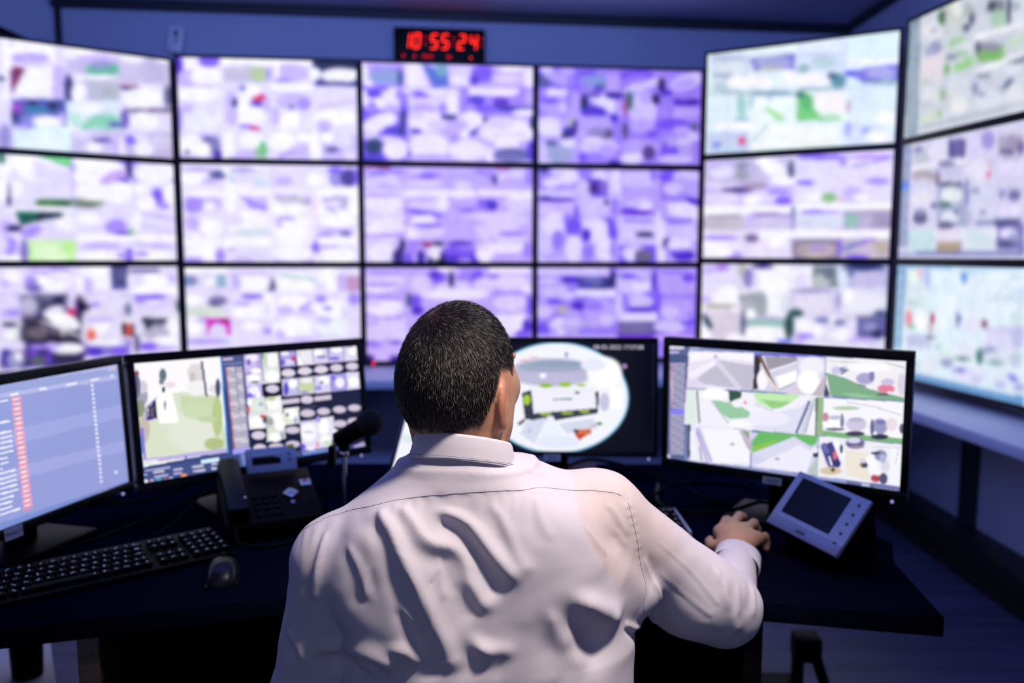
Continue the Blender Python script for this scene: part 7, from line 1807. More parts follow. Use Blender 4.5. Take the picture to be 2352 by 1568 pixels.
# cloth folds: half width, height, lit side, guide line on the shirt
FOLDS = [
    (0.0110, 0.0100, 1, [(-0.194, 1.114, 1.020), (-0.170, 1.076, 1.003), (-0.154, 1.062, 0.971), (-0.138, 1.058, 0.936), (-0.125, 1.059, 0.905), (-0.113, 1.064, 0.870), (-0.097, 1.068, 0.833), (-0.082, 1.063, 0.798)]),
    (0.0095, 0.0070, 1, [(-0.166, 1.107, 1.028), (-0.147, 1.091, 1.019), (-0.133, 1.080, 1.002), (-0.122, 1.075, 0.987), (-0.106, 1.078, 0.976), (-0.083, 1.087, 0.968), (-0.070, 1.087, 0.952), (-0.067, 1.083, 0.929), (-0.052, 1.080, 0.906), (-0.035, 1.074, 0.878)]),
    (0.0100, 0.0100, 1, [(-0.111, 1.099, 1.018), (-0.084, 1.100, 1.012), (-0.063, 1.098, 1.000), (-0.047, 1.093, 0.981), (-0.032, 1.087, 0.962), (-0.015, 1.080, 0.942), (0.004, 1.075, 0.917)]),
    (0.0120, 0.0110, 1, [(-0.282, 1.124, 0.819), (-0.247, 1.130, 0.807), (-0.200, 1.084, 0.822), (-0.175, 1.075, 0.814), (-0.153, 1.073, 0.797)]),
    (0.0100, 0.0080, 1, [(-0.175, 1.067, 0.840), (-0.151, 1.065, 0.837), (-0.134, 1.068, 0.820), (-0.119, 1.067, 0.803)]),
    (0.0140, 0.0090, 1, [(-0.070, 1.073, 0.867), (-0.059, 1.070, 0.848), (-0.042, 1.065, 0.820), (-0.033, 1.062, 0.800)]),
    (0.0060, 0.0050, 1, [(-0.262, 1.139, 0.986), (-0.269, 1.116, 0.960), (-0.276, 1.108, 0.925), (-0.282, 1.116, 0.890)]),
    (0.0070, 0.0040, 1, [(-0.327, 1.151, 0.837), (-0.309, 1.133, 0.815), (-0.300, 1.131, 0.786)]),
    (0.0170, 0.0160, 1, [(0.066, 1.080, 0.911), (0.086, 1.086, 0.894), (0.114, 1.101, 0.868), (0.140, 1.121, 0.840), (0.159, 1.136, 0.825)]),
    (0.0090, 0.0050, 1, [(-0.056, 1.071, 0.853), (-0.038, 1.068, 0.837), (-0.014, 1.068, 0.833), (0.007, 1.068, 0.823)]),
    (0.0050, 0.0050, 1, [(0.160, 1.145, 0.841), (0.178, 1.175, 0.819), (0.195, 1.200, 0.810)]),
    (0.0120, 0.0040, 1, [(0.067, 1.078, 0.832), (0.082, 1.081, 0.815), (0.098, 1.083, 0.787)]),
    (0.0070, 0.0040, -1, [(0.196, 1.190, 0.933), (0.205, 1.208, 0.882), (0.220, 1.240, 0.825), (0.234, 1.270, 0.775)]),
    (0.0080, 0.0035, 1, [(0.312, 1.259, 0.890), (0.321, 1.246, 0.865), (0.331, 1.240, 0.832), (0.346, 1.262, 0.766)]),
    (0.0050, 0.0015, 1, [(0.329, 1.260, 0.874), (0.331, 1.248, 0.856), (0.331, 1.243, 0.843)]),
    (0.0060, 0.0020, 1, [(0.353, 1.271, 0.858), (0.353, 1.256, 0.838), (0.347, 1.248, 0.803)]),
    (0.0060, 0.0020, 1, [(0.389, 1.317, 0.840), (0.386, 1.283, 0.823), (0.377, 1.267, 0.795)]),
    (0.0025, 0.0009, 1, [(0.217, 1.203, 0.943), (0.275, 1.228, 0.886), (0.321, 1.235, 0.828)]),
    (0.0025, 0.0009, 1, [(0.217, 1.203, 0.898), (0.275, 1.226, 0.841), (0.310, 1.233, 0.812)]),
    (0.0050, 0.0020, 1, [(0.134, 1.173, 1.014), (0.150, 1.166, 0.993), (0.163, 1.168, 0.959)]),
    (0.0050, 0.0018, 1, [(0.099, 1.121, 0.997), (0.115, 1.123, 0.974), (0.133, 1.134, 0.944)]),
    (0.0040, 0.0015, 1, [(0.019, 1.156, 1.063), (0.036, 1.169, 1.056), (0.054, 1.183, 1.050)]),
    (0.0070, 0.0045, 1, [(-0.153, 1.055, 0.909), (-0.139, 1.057, 0.888), (-0.125, 1.062, 0.861), (-0.108, 1.067, 0.820), (-0.101, 1.065, 0.802)]),
    (0.0080, 0.0030, 1, [(-0.230, 1.099, 0.982), (-0.216, 1.071, 0.955), (-0.206, 1.062, 0.925), (-0.195, 1.059, 0.900)]),
    (0.0060, 0.0016, 1, [(0.027, 1.125, 1.040), (0.036, 1.099, 1.008), (0.051, 1.089, 0.978)]),
    (0.0080, 0.0032, 1, [(-0.034, 1.110, 1.034), (-0.014, 1.096, 1.001), (0.001, 1.083, 0.964), (0.020, 1.076, 0.932)]),
    (0.0110, 0.0040, 1, [(0.039, 1.075, 0.901), (0.053, 1.076, 0.865), (0.069, 1.078, 0.820)]),
    (0.0070, 0.0030, 1, [(-0.313, 1.140, 0.896), (-0.322, 1.147, 0.864), (-0.324, 1.146, 0.836)]),
    (0.0080, 0.0050, 1, [(-0.227, 1.114, 0.800), (-0.203, 1.095, 0.794), (-0.182, 1.084, 0.788)]),
    (0.0050, 0.0015, -1, [(-0.191, 1.062, 0.962), (-0.196, 1.059, 0.933), (-0.194, 1.059, 0.907)]),
    (0.0050, 0.0022, -1, [(-0.095, 1.081, 0.970), (-0.090, 1.076, 0.938), (-0.083, 1.075, 0.908)]),
    (0.0050, 0.0020, 1, [(0.143, 1.160, 0.980), (0.156, 1.162, 0.960), (0.162, 1.162, 0.944)]),
]
YOKE = [(-0.300, 1.163, 0.974), (-0.289, 1.157, 0.982), (-0.274, 1.157, 0.989), (-0.266, 1.161, 0.993), (-0.233, 1.155, 1.007), (-0.191, 1.125, 1.024), (-0.147, 1.115, 1.036), (-0.105, 1.110, 1.043), (-0.045, 1.112, 1.047), (0.015, 1.127, 1.045), (0.098, 1.180, 1.029), (0.143, 1.185, 1.025), (0.159, 1.187, 1.020)]
SLEEVE = [(.169, 1.185, 1.011), (.173, 1.181, .998), (.179, 1.179, .973), (.183, 1.183, .936), (.184, 1.190, .895), (.186, 1.190, .860), (.192, 1.20, .830)]
VEST = [(0.089, 1.172, 1.030), (0.097, 1.124, 1.002), (0.110, 1.111, 0.963), (0.132, 1.128, 0.927), (0.165, 1.173, 0.880)]


def sst(a, b_, x):
    t = np.clip((x - a) / (b_ - a), 0, 1)
    return t * t * (3 - 2 * t)


def curve(pts, k=8):
    P = [np.array(p) for p in pts]
    Q = []
    for i in range(len(P) - 1):
        p0, p1, p2, p3 = P[max(i - 1, 0)], P[i], P[i + 1], P[min(i + 2, len(P) - 1)]
        for j in range(k):
            t = j / k
            Q.append(.5 * (2 * p1 + (p2 - p0) * t + (2 * p0 - 5 * p1 + 4 * p2 - p3) * t * t + (3 * p1 - p0 - 3 * p2 + p3) * t ** 3))
    Q.append(P[-1])
    return np.array(Q)


def displace(V, N):
    back = sst(.05, -.45, N[:, 1])
    D = np.zeros(len(V))
    for w, A, sgn, pts in FOLDS:
        Q = curve(pts)
        T = np.gradient(Q, axis=0)
        T /= np.linalg.norm(T, axis=1, keepdims=True)
        L = np.concatenate([[0], np.cumsum(np.linalg.norm(np.diff(Q, axis=0), axis=1))])
        sel = np.where(np.all((V > Q.min(0) - 7 * w) & (V < Q.max(0) + 7 * w), axis=1))[0]
        if not len(sel): continue
        v, n = V[sel], N[sel]
        d2 = ((v[:, None, :] - Q[None]) ** 2).sum(2)
        # soft nearest point: smooth tangent and foot point
        wt = np.exp(-(d2 - d2.min(1, keepdims=True)) / (.6 * w * w))
        wt /= wt.sum(1, keepdims=True)
        q, t, l = wt @ Q, wt @ T, wt @ L
        r = v - q
        s = sgn * np.sum(np.cross(n, t) * r, 1) / w
        d = np.sqrt(d2.min(1))
        fade = sst(0, 2.6 * w, l) * sst(0, 2.6 * w, L[-1] - l) * sst(7 * w, 4 * w, d)
        u = l / L[-1]
        s = s / (.65 + .75 * u)
        D[sel] += fade * A * (.75 + .45 * u) * (np.exp(-(s - .9) ** 2) - .62 * np.exp(-((s + 1.3) / 1.5) ** 2))
    # hollow under the left shoulder blade
    D -= back * .014 * np.exp(-(((V[:, 0] + .198) / .040) ** 2 + ((V[:, 2] - .935) / .060) ** 2))
    D -= back * .008 * np.exp(-(((V[:, 0] - .122) / .028) ** 2 + ((V[:, 2] - .835) / .030) ** 2))
    # small gathers under the yoke
    yk = np.array(YOKE)
    gz = np.interp(V[:, 0], yk[:, 0], yk[:, 2]) - V[:, 2]
    on = back * (V[:, 0] > -.30) * (V[:, 0] < .165)
    g = sst(0, .006, gz) * np.exp(-np.maximum(gz, 0) / .018)
    D += on * g * .0011 * np.sin(V[:, 0] * 300 + 3 * np.sin(V[:, 0] * 41)) * (1 - .6 * sst(0, .1, V[:, 0]))
    D += on * .0012 * sst(.003, -.001, gz) * sst(-.05, 0, gz)

    def rip(f, ph):
        return np.sin(V[:, 0] * f + 1.7 * np.sin(V[:, 2] * f * .6 + ph) + ph) * np.sin(V[:, 2] * f * .8 + V[:, 1] * f * .5 + 2 * ph)
    D += .0010 * rip(38, .3) + .0005 * rip(83, 1.1)
    # pucker of the sleeve seam
    sq = curve(SLEEVE)
    dd = np.sqrt(((V[:, None, :] - sq[None, ::3]) ** 2).sum(2).min(1))
    D += .0009 * np.exp(-(dd / .007) ** 2) * np.sin(V[:, 2] * 520)
    return D


V, F = nets(shirt_f, (-.45, .98, .48), (.52, 1.66, 1.14), .004)
N = grad(shirt_f, V)
V = V - N * shirt_f(V.astype(np.float32))[:, None]
SD = displace(V, N)
V = V + N * SD[:, None]
shirt_me = npmesh('shirt', V, F)
SV, SF = V, F

# ---- head frame
HY = math.radians(28)
HC = np.array([-.0775, 1.212, 1.200])
HF = np.array([math.sin(HY), math.cos(HY), -.06])
HF /= np.linalg.norm(HF)
HR = np.cross(HF, [0, 0, 1.])
HR /= np.linalg.norm(HR)
HU = np.cross(HR, HF)
HM = np.stack([HR, HF, HU], 1).astype(np.float32)


def hp(r, f, u):
    return HC + HR * r + HF * f + HU * u


def head_f(P):
    d = ellip(P, hp(0, -.004, .002), (.0765, .0950, .0985), HM)
    d = smin(d, ellip(P, hp(0, -.035, -.025), (.069, .060, .070), HM), .03)
    d = smin(d, ellip(P, hp(0, .032, -.045), (.062, .062, .078), HM), .03)
    for s in (-1, 1):
        d = smin(d, cone(P, hp(.050 * s, .004, -.076), hp(.018 * s, .074, -.104), .018, .014), .03)
        d = smin(d, cone(P, hp(.048 * s, .030, -.02), hp(.046 * s, .030, -.075), .020, .018), .025)
        d = smin(d, ellip(P, hp(.040 * s, .068, -.026), (.021, .018, .022), HM), .025)
        d = smin(d, cone(P, hp(.012 * s, .096, .022), hp(.045 * s, .082, .022), .006, .005), .014)
        d = smax(d, -ellip(P, hp(.031 * s, .104, .004), (.018, .016, .012), HM), .010)
    d = smin(d, ellip(P, hp(0, .082, -.102), (.020, .017, .016), HM), .018)
    d = smin(d, cone(P, hp(0, .094, .012), hp(0, .119, -.034), .007, .0115), .012)
    for s in (-1, 1):
        d = smin(d, ellip(P, hp(.012 * s, .106, -.038), (.008, .009, .007), HM), .006)
    d = smin(d, cone(P, hp(-.018, .090, -.063), hp(.018, .090, -.063), .006, .006), .010)
    d = smin(d, cone(P, hp(-.015, .089, -.074), hp(.015, .089, -.074), .006, .006), .008)
    d = smax(d, -cone(P, hp(-.021, .101, -.0685), hp(.021, .101, -.0685), .0035, .0035), .004)
    # ears
    for s in (-1, 1):
        c = hp(.0800 if s > 0 else -.0705, -.014, -.040)
        a = -math.radians(26) if s > 0 else math.radians(8)
        er = HR * math.cos(a) - HF * math.sin(a) * 1.0 if s > 0 else HR * math.cos(a) - HF * math.sin(a)
        ef = np.cross(HU, er)
        tl = math.radians(9)
        eu = HU * math.cos(tl) - ef * math.sin(tl) * -1
        eu /= np.linalg.norm(eu)
        ef = np.cross(eu, er)
        E = np.stack([er, ef, eu], 1).astype(np.float32)
        ear = ellip(P, c, (.0085, .0195, .034), E)
        ear = smin(ear, ellip(P, c + eu * -.027 + ef * .002, (.0075, .010, .012), E), .008)
        ear = smax(ear, -ellip(P, c + er * (.0085 * s) + ef * .004 + eu * .003, (.0065, .012, .022), E), .004)
        d = smin(d, ear, .006)
        d = smin(d, ellip(P, c + ef * .016 + eu * -.006, (.006, .006, .008), E), .006)
    return d


def hand_f(P, W, J, palm, k=.008):
    d = ellip(P, *palm)
    for f_ in J:
        d = smin(d, cone(P, W, f_[0][0], .0215, f_[0][1] + .0035), .014)
    for f_ in J:
        for a, b_ in zip(f_[:-1], f_[1:]):
            c = cone(P, a[0], b_[0], a[1], b_[1])
            d = smin(d, c, k if a is f_[0] else .003)
    return d


RH = [
    [((.4330, 1.676, .800), .0105), ((.4560, 1.722, .808), .0092), ((.4680, 1.752, .800), .0084), ((.4730, 1.772, .787), .0074)],
    [((.4600, 1.690, .808), .0108), ((.4890, 1.738, .813), .0096), ((.5040, 1.763, .803), .0086), ((.5100, 1.781, .788), .0076)],
    [((.4840, 1.674, .805), .0104), ((.5130, 1.712, .806), .0094), ((.5230, 1.722, .790), .0084), ((.5250, 1.722, .774), .0074)],
    [((.5020, 1.650, .795), .0096), ((.5260, 1.676, .789), .0084), ((.5310, 1.680, .774), .0076), ((.5300, 1.676, .764), .0066)],
    [((.4250, 1.605, .788), .0135), ((.4090, 1.645, .781), .0115), ((.4130, 1.682, .775), .0098), ((.4210, 1.708, .771), .0082)],
]
LH = [
    [((-.150, 1.490, .640), .0105), ((-.130, 1.530, .634), .0092), ((-.122, 1.555, .622), .0084), ((-.118, 1.570, .612), .0074)],
    [((-.172, 1.498, .642), .0108), ((-.158, 1.544, .636), .0096), ((-.152, 1.572, .624), .0086), ((-.150, 1.588, .613), .0076)],
    [((-.193, 1.494, .640), .0104), ((-.186, 1.538, .632), .0094), ((-.183, 1.562, .620), .0084), ((-.182, 1.576, .610), .0074)],
    [((-.212, 1.482, .636), .0096), ((-.212, 1.516, .628), .0084), ((-.211, 1.535, .618), .0076), ((-.211, 1.545, .610), .0066)],
    [((-.150, 1.430, .646), .0135), ((-.120, 1.458, .640), .0115), ((-.104, 1.488, .630), .0098), ((-.098, 1.508, .622), .0082)],
]
HIPR, KNR, ANR = (.055, 1.22, .535), (.085, 1.655, .535), (.085, 1.70, .09)
HIPL, KNL, ANL = (-.135, 1.22, .535), (-.185, 1.645, .535), (-.195, 1.69, .09)


def legs_f(P, g=0.):
    d = ellip(P, (-.04, 1.20, .555), (.19 + g, .14 + g, .10 + g))
    for h_, k_, a_ in ((HIPR, KNR, ANR), (HIPL, KNL, ANL)):
        d = smin(d, cone(P, h_, k_, .082 + g, .060 + g), .04)
        d = smin(d, cone(P, k_, a_, .057 + g, .040 + g * 1.3), .02)
    return d


AX = np.array([[.93, -.36, 0], [.36, .93, .05], [0, -.05, 1]]).T.astype(np.float32)
AX /= np.linalg.norm(AX, axis=0)


def body_f(P):
    hd = head_f(P)
    nk = cone(P, (-.0705, 1.200, 1.03), (-.0735, 1.204, 1.145), .0655, .060)
    d = smin(hd, nk, .025)
    for s in (-1, 1):
        d = smin(d, cone(P, np.array((-.073 + .045 * s, 1.215, 1.04)), hp(.045 * s, -.035, -.055), .020, .016), .02)
    d = smin(d, shirt_f(P) + .034, .012)
    W = np.array(WRR)
    d = smin(d, cone(P, np.array(WRR) - np.array([.012, .05, 0]), (.444, 1.60, .788), .024, .0225), .01)
    d = smin(d, hand_f(P, (.444, 1.60, .789), RH, ((.4590, 1.640, .798), (.036, .050, .0175), AX)), .012)
    d = smin(d, cone(P, np.array(WRL) - np.array([.02, .035, 0]), (-.178, 1.425, .652), .024, .0225), .01)
    d = smin(d, hand_f(P, (-.178, 1.425, .652), LH, ((-.178, 1.462, .646), (.036, .045, .017))), .012)
    d = smin(d, legs_f(P), .03)
    return d


V, F = nets(body_f, (-.42, 1.0, .06), (.56, 1.83, 1.325), .0042)
V = V - grad(body_f, V) * body_f(V.astype(np.float32))[:, None]
body_me = npmesh('person', V, F)
Lh = (V - HC) @ HM                       # head coordinates: right, forward, up


def scalp(Lq):
    r, f, u = Lq[:, 0], Lq[:, 1], Lq[:, 2]
    front = np.interp(u, [-.10, -.02, .0, .03, .06, .09], [-.030, .022, .030, .048, .062, .074])
    low = np.interp(f, [-.14, -.07, -.045, -.034, -.018, .012, .05], [-.082, -.086, -.070, -.040, .004, .004, -.030])
    jit = .003 * np.sin(r * 310) + .002 * np.sin(r * 713 + f * 517)
    s = np.minimum(front - f, (u - low) * 1.2) + jit
    up = (u > -.10) & ~((np.abs(r) > .0805) & (u < .0) & (f > -.045))
    return np.where(up, s, -1)


sc_ = scalp(Lh)
skin = np.array(srgb('c2906f'))
scalpc = np.array(srgb('1d1614'))
stub = np.array(srgb('8c6a58'))
redd = np.array(srgb('c07a62'))
col = np.tile(skin, (len(V), 1))
isear = np.exp(-(((np.abs(Lh[:, 0]) - .090) / .012) ** 2)) * ((Lh[:, 1] > -.05) & (Lh[:, 1] < .02) & (Lh[:, 2] > -.09) & (Lh[:, 2] < .01))
col += (redd - col) * (isear * .7)[:, None]
lip = ((np.abs(Lh[:, 2] + .0685) < .010) & (np.abs(Lh[:, 0]) < .024) & (Lh[:, 1] > .085))
col[lip] = srgb('a8655a')
brow = ((np.abs(Lh[:, 2] - .024) < .005) & (np.abs(np.abs(Lh[:, 0]) - .030) < .018) & (Lh[:, 1] > .07))
col[brow] = srgb('2a1f1b')
beard = sst(-.06, -.085, Lh[:, 2]) * (Lh[:, 1] > .01) * (Lh[:, 2] > -.13)
col += (stub - col) * (beard * .45)[:, None]
m_ = sst(-.002, .012, sc_)
col += (scalpc - col) * (m_ * .93)[:, None]
# thinning crown shows a little skin
crown = np.exp(-(((Lh[:, 0] + .020) / .026) ** 2 + ((Lh[:, 1] + .048) / .022) ** 2)) * (Lh[:, 2] > .05)
col += (np.array(srgb('6e4a3c')) - col) * (crown * .6)[:, None]
set_col(body_me, col)
M_SKIN = attr_mat('skin', .48, sss=.12, bump=.12, bscale=500)
person = link('person', body_me, M_SKIN)
person.location = (0, 0, 0)
tag(person, 'person with short dark hair in a white shirt, seated with one hand on a mouse', 'person')

# shirt: thin skin tone seen through the cloth over the right shoulder blade
M_SHIRT = attr_mat('shirt_cotton', .8, spec=.25, bump=.10, bscale=1400)
cs = np.tile(np.array(srgb('d3ccd4')), (len(SV), 1))
vt = np.array(VEST)[::-1]
pk = sst(-.001, .003, SV[:, 0] - np.interp(SV[:, 2], vt[:, 2], vt[:, 0])) * sst(.86, .93, SV[:, 2]) * sst(.29, .21, SV[:, 0]) * (SV[:, 1] < 1.26)
cs += (np.array(srgb('dcc2b8')) - cs) * (pk * .5)[:, None]
set_col(shirt_me, cs)
shirt = link('shirt', shirt_me, M_SHIRT, person)

bv = BVHTree.FromPolygons([Vector(v) for v in SV], [tuple(int(i) for i in f) for f in SF])


M_SEAM = mat('seam_thread', '9a94a4', .8)


def seam(name, pts, r):
    P = []
    for q in curve(pts, 10):
        h = bv.find_nearest(Vector(q))
        P.append(h[0] + h[1] * .0003)
    m = MB()
    m.tube(P, r, n=6, sub=1)
    return m.build(name, M_SEAM, shirt)


seam('yoke_seam', YOKE, .00036)
seam('sleeve_seam', SLEEVE, .00036)

# collar: folded band round the neck
ns, prof = 72, []
ring = []
cx, cyc = -.0710, 1.194
for i in range(ns + 1):
    ph = math.radians(-158 + 316 * i / ns)
    dx_, dy_ = math.sin(ph), -math.cos(ph)
    drop = -.024 * (1 - math.cos(ph)) * .9 - .007 * math.sin(ph)
    zt = 1.1235 + drop
    zb = 1.089 + drop * 1.12
    zi = 1.062 + drop
    sp = .006 * (1 - math.cos(ph))
    rows = [(.0600, zi), (.0605, zt - .006), (.0620, zt), (.0645, zt + .0008), (.0668, zt - .003), (.0700, (zt + zb) / 2), (.0748, zb + .002), (.0752, zb), (.0730, zb + .001), (.0668, zt - .010), (.0640, zi)]
    ring.append([(cx + dx_ * (r * 1.05 + sp * .3), cyc + dy_ * (r * 1.04 + sp), z) for r, z in rows])
nr = len(ring[0])
CV = [p for r in ring for p in r]
CF = []
for i in range(ns):
    for j in range(nr):
        a = i * nr + j
        b_ = i * nr + (j + 1) % nr
        CF.append((a, b_, b_ + nr, a + nr))
cme = npmesh('collar', CV, CF)
bmc = bmesh.new()
bmc.from_mesh(cme)
bmc.verts.ensure_lookup_table()
for base in (0, ns * nr):
    bmc.faces.new([bmc.verts[base + j] for j in range(nr)])
bmesh.ops.recalc_face_normals(bmc, faces=bmc.faces)
bmc.to_mesh(cme)
bmc.free()
set_col(cme, np.tile(np.array(srgb('d6d0d8')), (len(cme.vertices), 1)))
collar = link('collar', cme, M_SHIRT, shirt, True)
m = MB()
m.tube([(cx + math.sin(a) * (.0792 + .0018 * (1 - math.cos(a))), cyc - math.cos(a) * (.0785 + .006 * (1 - math.cos(a))), 1.0945 + (-.024 * (1 - math.cos(a)) * .9 - .007 * math.sin(a)) * 1.12) for a in np.radians(np.linspace(-95, 95, 50))], .0004, n=5, sub=1)
m.build('collar_stitch', M_SEAM, collar)

# cuffs


def cuff(W, E, r0, r1, ln):
    W, E = Vector(W), Vector(E)
    u = (W - E).normalized()
    s1 = u.cross(Vector((0, 0, 1))).normalized()
    s2 = s1.cross(u)
    n = 40
    prof_ = [(r0 + .002, -ln), (r0 + .0035, -ln + .003), (r1 + .0035, .002), (r1 + .0025, .005), (r1, .005), (r1 - .002, 0), (r1 - .002, -ln * .6)]
    vs, fs = [], []
    for i in range(n):
        a = 2 * PI * i / n
        for r, t in prof_:
            w_ = 1 + .04 * math.sin(3 * a + 1)
            vs.append(W + u * t + (s1 * math.cos(a) * 1.06 + s2 * math.sin(a) * .94) * r * w_)
    k = len(prof_)
    for i in range(n):
        for j in range(k - 1):
            fs.append((i * k + j, i * k + j + 1, ((i + 1) % n) * k + j + 1, ((i + 1) % n) * k + j))
    me = npmesh('cuff', vs, fs)
    b_ = bmesh.new()
    b_.from_mesh(me)
    bmesh.ops.recalc_face_normals(b_, faces=b_.faces)
    b_.to_mesh(me)
    b_.free()
    set_col(me, np.tile(np.array(srgb('d6d0d8')), (len(me.vertices), 1)))
    return link('cuff', me, M_SHIRT, shirt, True)


cuff(WRR, ELR, .0385, .0375, .055)
cuff(WRL, ELL, .0385, .0375, .055)

# trousers and shoes
V, F = nets(lambda P: np.maximum(legs_f(P, .008), np.maximum(P[:, 2] - .60, .10 - P[:, 2])), (-.32, 1.0, .07), (.24, 1.80, .66), .008, near=.09)
link('trousers', npmesh('trousers', V, F), M_TROUSER, person)
for a_ in (ANR, ANL):
    x, y, z = a_
    def shoe_f(P, x=x, y=y):
        d = cone(P, (x, y, .055), (x, y + .15, .045), .046, .040)
        d = smin(d, cone(P, (x, y, .06), (x, y - .01, .10), .046, .044), .03)
        return smax(d, .004 - P[:, 2], .006)
    V, F = nets(shoe_f, (x - .08, y - .09, -.02), (x + .08, y + .23, .16), .006, near=.09)
    link('shoe', npmesh('shoe', V, F), M_SHOE, person)
# eyes
for s in (-1, 1):
    m = MB()
    c = hp(.031 * s, .0838, .003)
    m.sphere(c, .0108)
    e_ = m.build('eye', mat('eye_white', 'd8d4d0', .2), person)
    m = MB()
    m.sphere(c + HF * .0075, .0055, (1, 1, 1))
    m.build('iris', mat('iris_brown', '2a1a10', .15), e_)

# hair: short strands rooted in the scalp
BV, BF = np.array([v.co for v in body_me.vertices]), None
nf = len(body_me.polygons)
fi = np.empty(nf * 4, np.int32)
body_me.loops.foreach_get('vertex_index', fi)
fi = fi.reshape(-1, 4)
tri = np.concatenate([fi[:, [0, 1, 2]], fi[:, [0, 2, 3]]])
ts = sc_[tri].min(1)
tri = tri[ts > -.004]
A_ = BV[tri[:, 0]]
e1, e2 = BV[tri[:, 1]] - A_, BV[tri[:, 2]] - A_
cr = np.cross(e1, e2)
ar = np.linalg.norm(cr, axis=1) / 2
NH = 76000
pick = rng.choice(len(tri), NH, p=ar / ar.sum())
u, v = rng.random(NH), rng.random(NH)
sw = u + v > 1
u[sw], v[sw] = 1 - u[sw], 1 - v[sw]
root = A_[pick] + e1[pick] * u[:, None] + e2[pick] * v[:, None]
nrm = cr[pick] / np.maximum(np.linalg.norm(cr[pick], axis=1, keepdims=True), 1e-9)
L_ = (root - HC) @ HM
sv = scalp(L_)
crw = np.exp(-(((L_[:, 0] + .020) / .026) ** 2 + ((L_[:, 1] + .048) / .022) ** 2)) * (L_[:, 2] > .05)
keep = (rng.random(NH) < sst(-.004, .020, sv) * .9 + .1) & (rng.random(NH) > crw * .45)
root, nrm, L_, sv, crw = root[keep], nrm[keep], L_[keep], sv[keep], crw[keep]
n_ = len(root)
wh = np.array([-.020, -.050, .088])
fl = L_ - wh
fl = fl @ HM.T + np.array([0, 0, -.25]) * sst(.06, -.02, L_[:, 2])[:, None]
fl -= nrm * np.sum(fl * nrm, 1, keepdims=True)
fl /= np.maximum(np.linalg.norm(fl, axis=1, keepdims=True), 1e-6)
sw_d = np.cross(nrm, fl)
fl = fl + sw_d * (.55 * np.exp(-(np.linalg.norm(L_ - wh, axis=1) / .035) ** 2))[:, None]
fl += rng.normal(0, .13, (n_, 3))
ln = np.interp(L_[:, 2], [-.085, -.05, .0, .05, .1], [.003, .005, .0075, .009, .010]) * rng.uniform(.7, 1.2, n_)
ln *= np.clip(.45 + sv / .03, .45, 1)
d0 = nrm * .30 + fl * .85
d0 /= np.linalg.norm(d0, axis=1, keepdims=True)
d1 = nrm * .06 + fl
d1 /= np.linalg.norm(d1, axis=1, keepdims=True)
p0 = root - nrm * .0005
p1 = root + d0 * (ln * .55)[:, None]
p2 = p1 + d1 * (ln * .55)[:, None]
wd = np.cross(d1, rng.normal(0, 1, (n_, 3)) * .5 + nrm)
wd /= np.maximum(np.linalg.norm(wd, axis=1, keepdims=True), 1e-6)
w0 = .00014
HV = np.concatenate([p0 - wd * w0, p0 + wd * w0, p1 - wd * w0 * .9, p1 + wd * w0 * .9, p2 - wd * w0 * .35, p2 + wd * w0 * .35])
i_ = np.arange(n_)
HFc = np.concatenate([np.stack([i_, i_ + n_, i_ + 3 * n_, i_ + 2 * n_], 1), np.stack([i_ + 2 * n_, i_ + 3 * n_, i_ + 5 * n_, i_ + 4 * n_], 1)])
hme = npmesh('hair', HV, HFc)
grey = rng.random(n_) < np.interp(L_[:, 2], [-.08, 0, .08], [.14, .13, .04]) * np.interp(L_[:, 0], [-.05, .04], [.35, 1.1])  # grey hairs, more of them to the right: lit side put into the colour
hc = np.array(srgb('130e0d')) * rng.uniform(.5, 1.9, (n_, 1))
hc[grey] = np.array(srgb('a09a94')) * rng.uniform(.6, 1.2, (grey.sum(), 1))
set_col(hme, np.tile(hc, (6, 1)))
M_HAIR = attr_mat('hair', .42, spec=.28)
link('hair', hme, M_HAIR, person)

# ------------------------------------------------------------------ office chair
oc = empty('office_chair', (-.04, 1.19, 0))
tag(oc, 'black office chair under the seated man', 'chair')
m = MB()
m.box((0, .02, .405), (.48, .46, .07), .03, seg=4)
m.build('seat', M_FABRIC, oc)
m = MB()
m.cyl((0, 0, .10), (0, 0, .39), .028, n=20)
m.build('gas_column', M_BLACK, oc)
for k in range(5):
    a = 2 * PI * k / 5 + .3
    m = MB()
    m.cyl((0, 0, .10), (.26 * math.cos(a), .26 * math.sin(a), .068), .022, .016, n=12)
    lg_ = m.build('base_arm', M_BLACK, oc)
    m = MB()
    m.cyl((.26 * math.cos(a) - .018 * math.sin(a), .26 * math.sin(a) + .018 * math.cos(a), .027), (.26 * math.cos(a) + .018 * math.sin(a), .26 * math.sin(a) - .018 * math.cos(a), .027), .027, n=20)
    m.build('caster', M_BLACK, lg_)
m = MB()
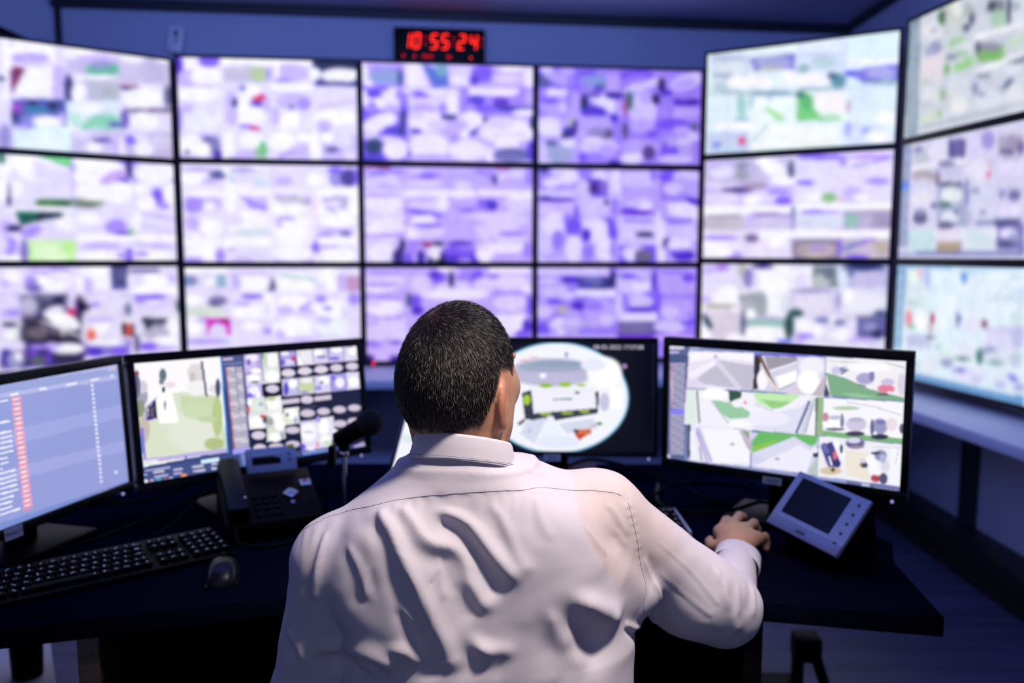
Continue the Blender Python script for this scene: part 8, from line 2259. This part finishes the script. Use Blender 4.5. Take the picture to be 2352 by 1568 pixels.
m.box((0, -.235, .60), (.40, .05, .20), .024, seg=4)
m.build('backrest', M_FABRIC, oc)
m = MB()
m.box((0, -.215, .46), (.06, .02, .16), .006)
m.build('back_strut', M_BLACK, oc)

# ------------------------------------------------------------------ light
W_ = bpy.data.worlds.new('World')
S.world = W_
W_.use_nodes = True
W_.node_tree.nodes['Background'].inputs['Color'].default_value = (.24, .27, .46, 1)
W_.node_tree.nodes['Background'].inputs['Strength'].default_value = .75


def lamp(name, kind, loc, target, power, col):
    l = bpy.data.lights.new(name, kind)
    l.energy = power
    l.color = col
    o = bpy.data.objects.new(name, l)
    COL.objects.link(o)
    o.location = loc
    o.rotation_euler = (Vector(target) - Vector(loc)).to_track_quat('-Z', 'Y').to_euler()
    return l


l = lamp('ceiling_spot_lamp', 'SPOT', (.54, .67, 2.72), (.12, 1.19, .98), 210, (1, .875, .80))
l.spot_size = math.radians(39)
l.spot_blend = .9
l.shadow_soft_size = .11
l = lamp('blue_fill_light', 'AREA', (-.3, 1.6, 2.60), (-.3, 5., 2.35), 62, (.22, .34, 1))  # unseen area light added to brighten wall, ceiling and desk with blue
l.shape = 'RECTANGLE'
l.size, l.size_y = 3.6, .3

# ------------------------------------------------------------------ camera
cam = bpy.data.cameras.new('camera')
co = bpy.data.objects.new('camera', cam)
COL.objects.link(co)
co.matrix_world = Matrix.Translation((0, 0, 1.37)) @ Matrix.Rotation(PI / 2 - .1038, 4, 'X') @ Matrix.Rotation(.0017, 4, 'Z')
cam.sensor_width = 36
cam.lens = 1909.4 / 2352 * 36
cam.clip_start = .05
cam.dof.use_dof = True
cam.dof.focus_distance = 1.16
cam.dof.aperture_fstop = 2.5
S.camera = co
S.view_settings.view_transform = 'Standard'
S.view_settings.look = 'None'
S.view_settings.exposure = 0
S.view_settings.gamma = 1
S.view_settings.use_curve_mapping = False
S.cycles.use_denoising = True
S.cycles.max_bounces = 4
S.cycles.caustics_reflective = False
S.cycles.caustics_refractive = False
S.cycles.sample_clamp_indirect = 6
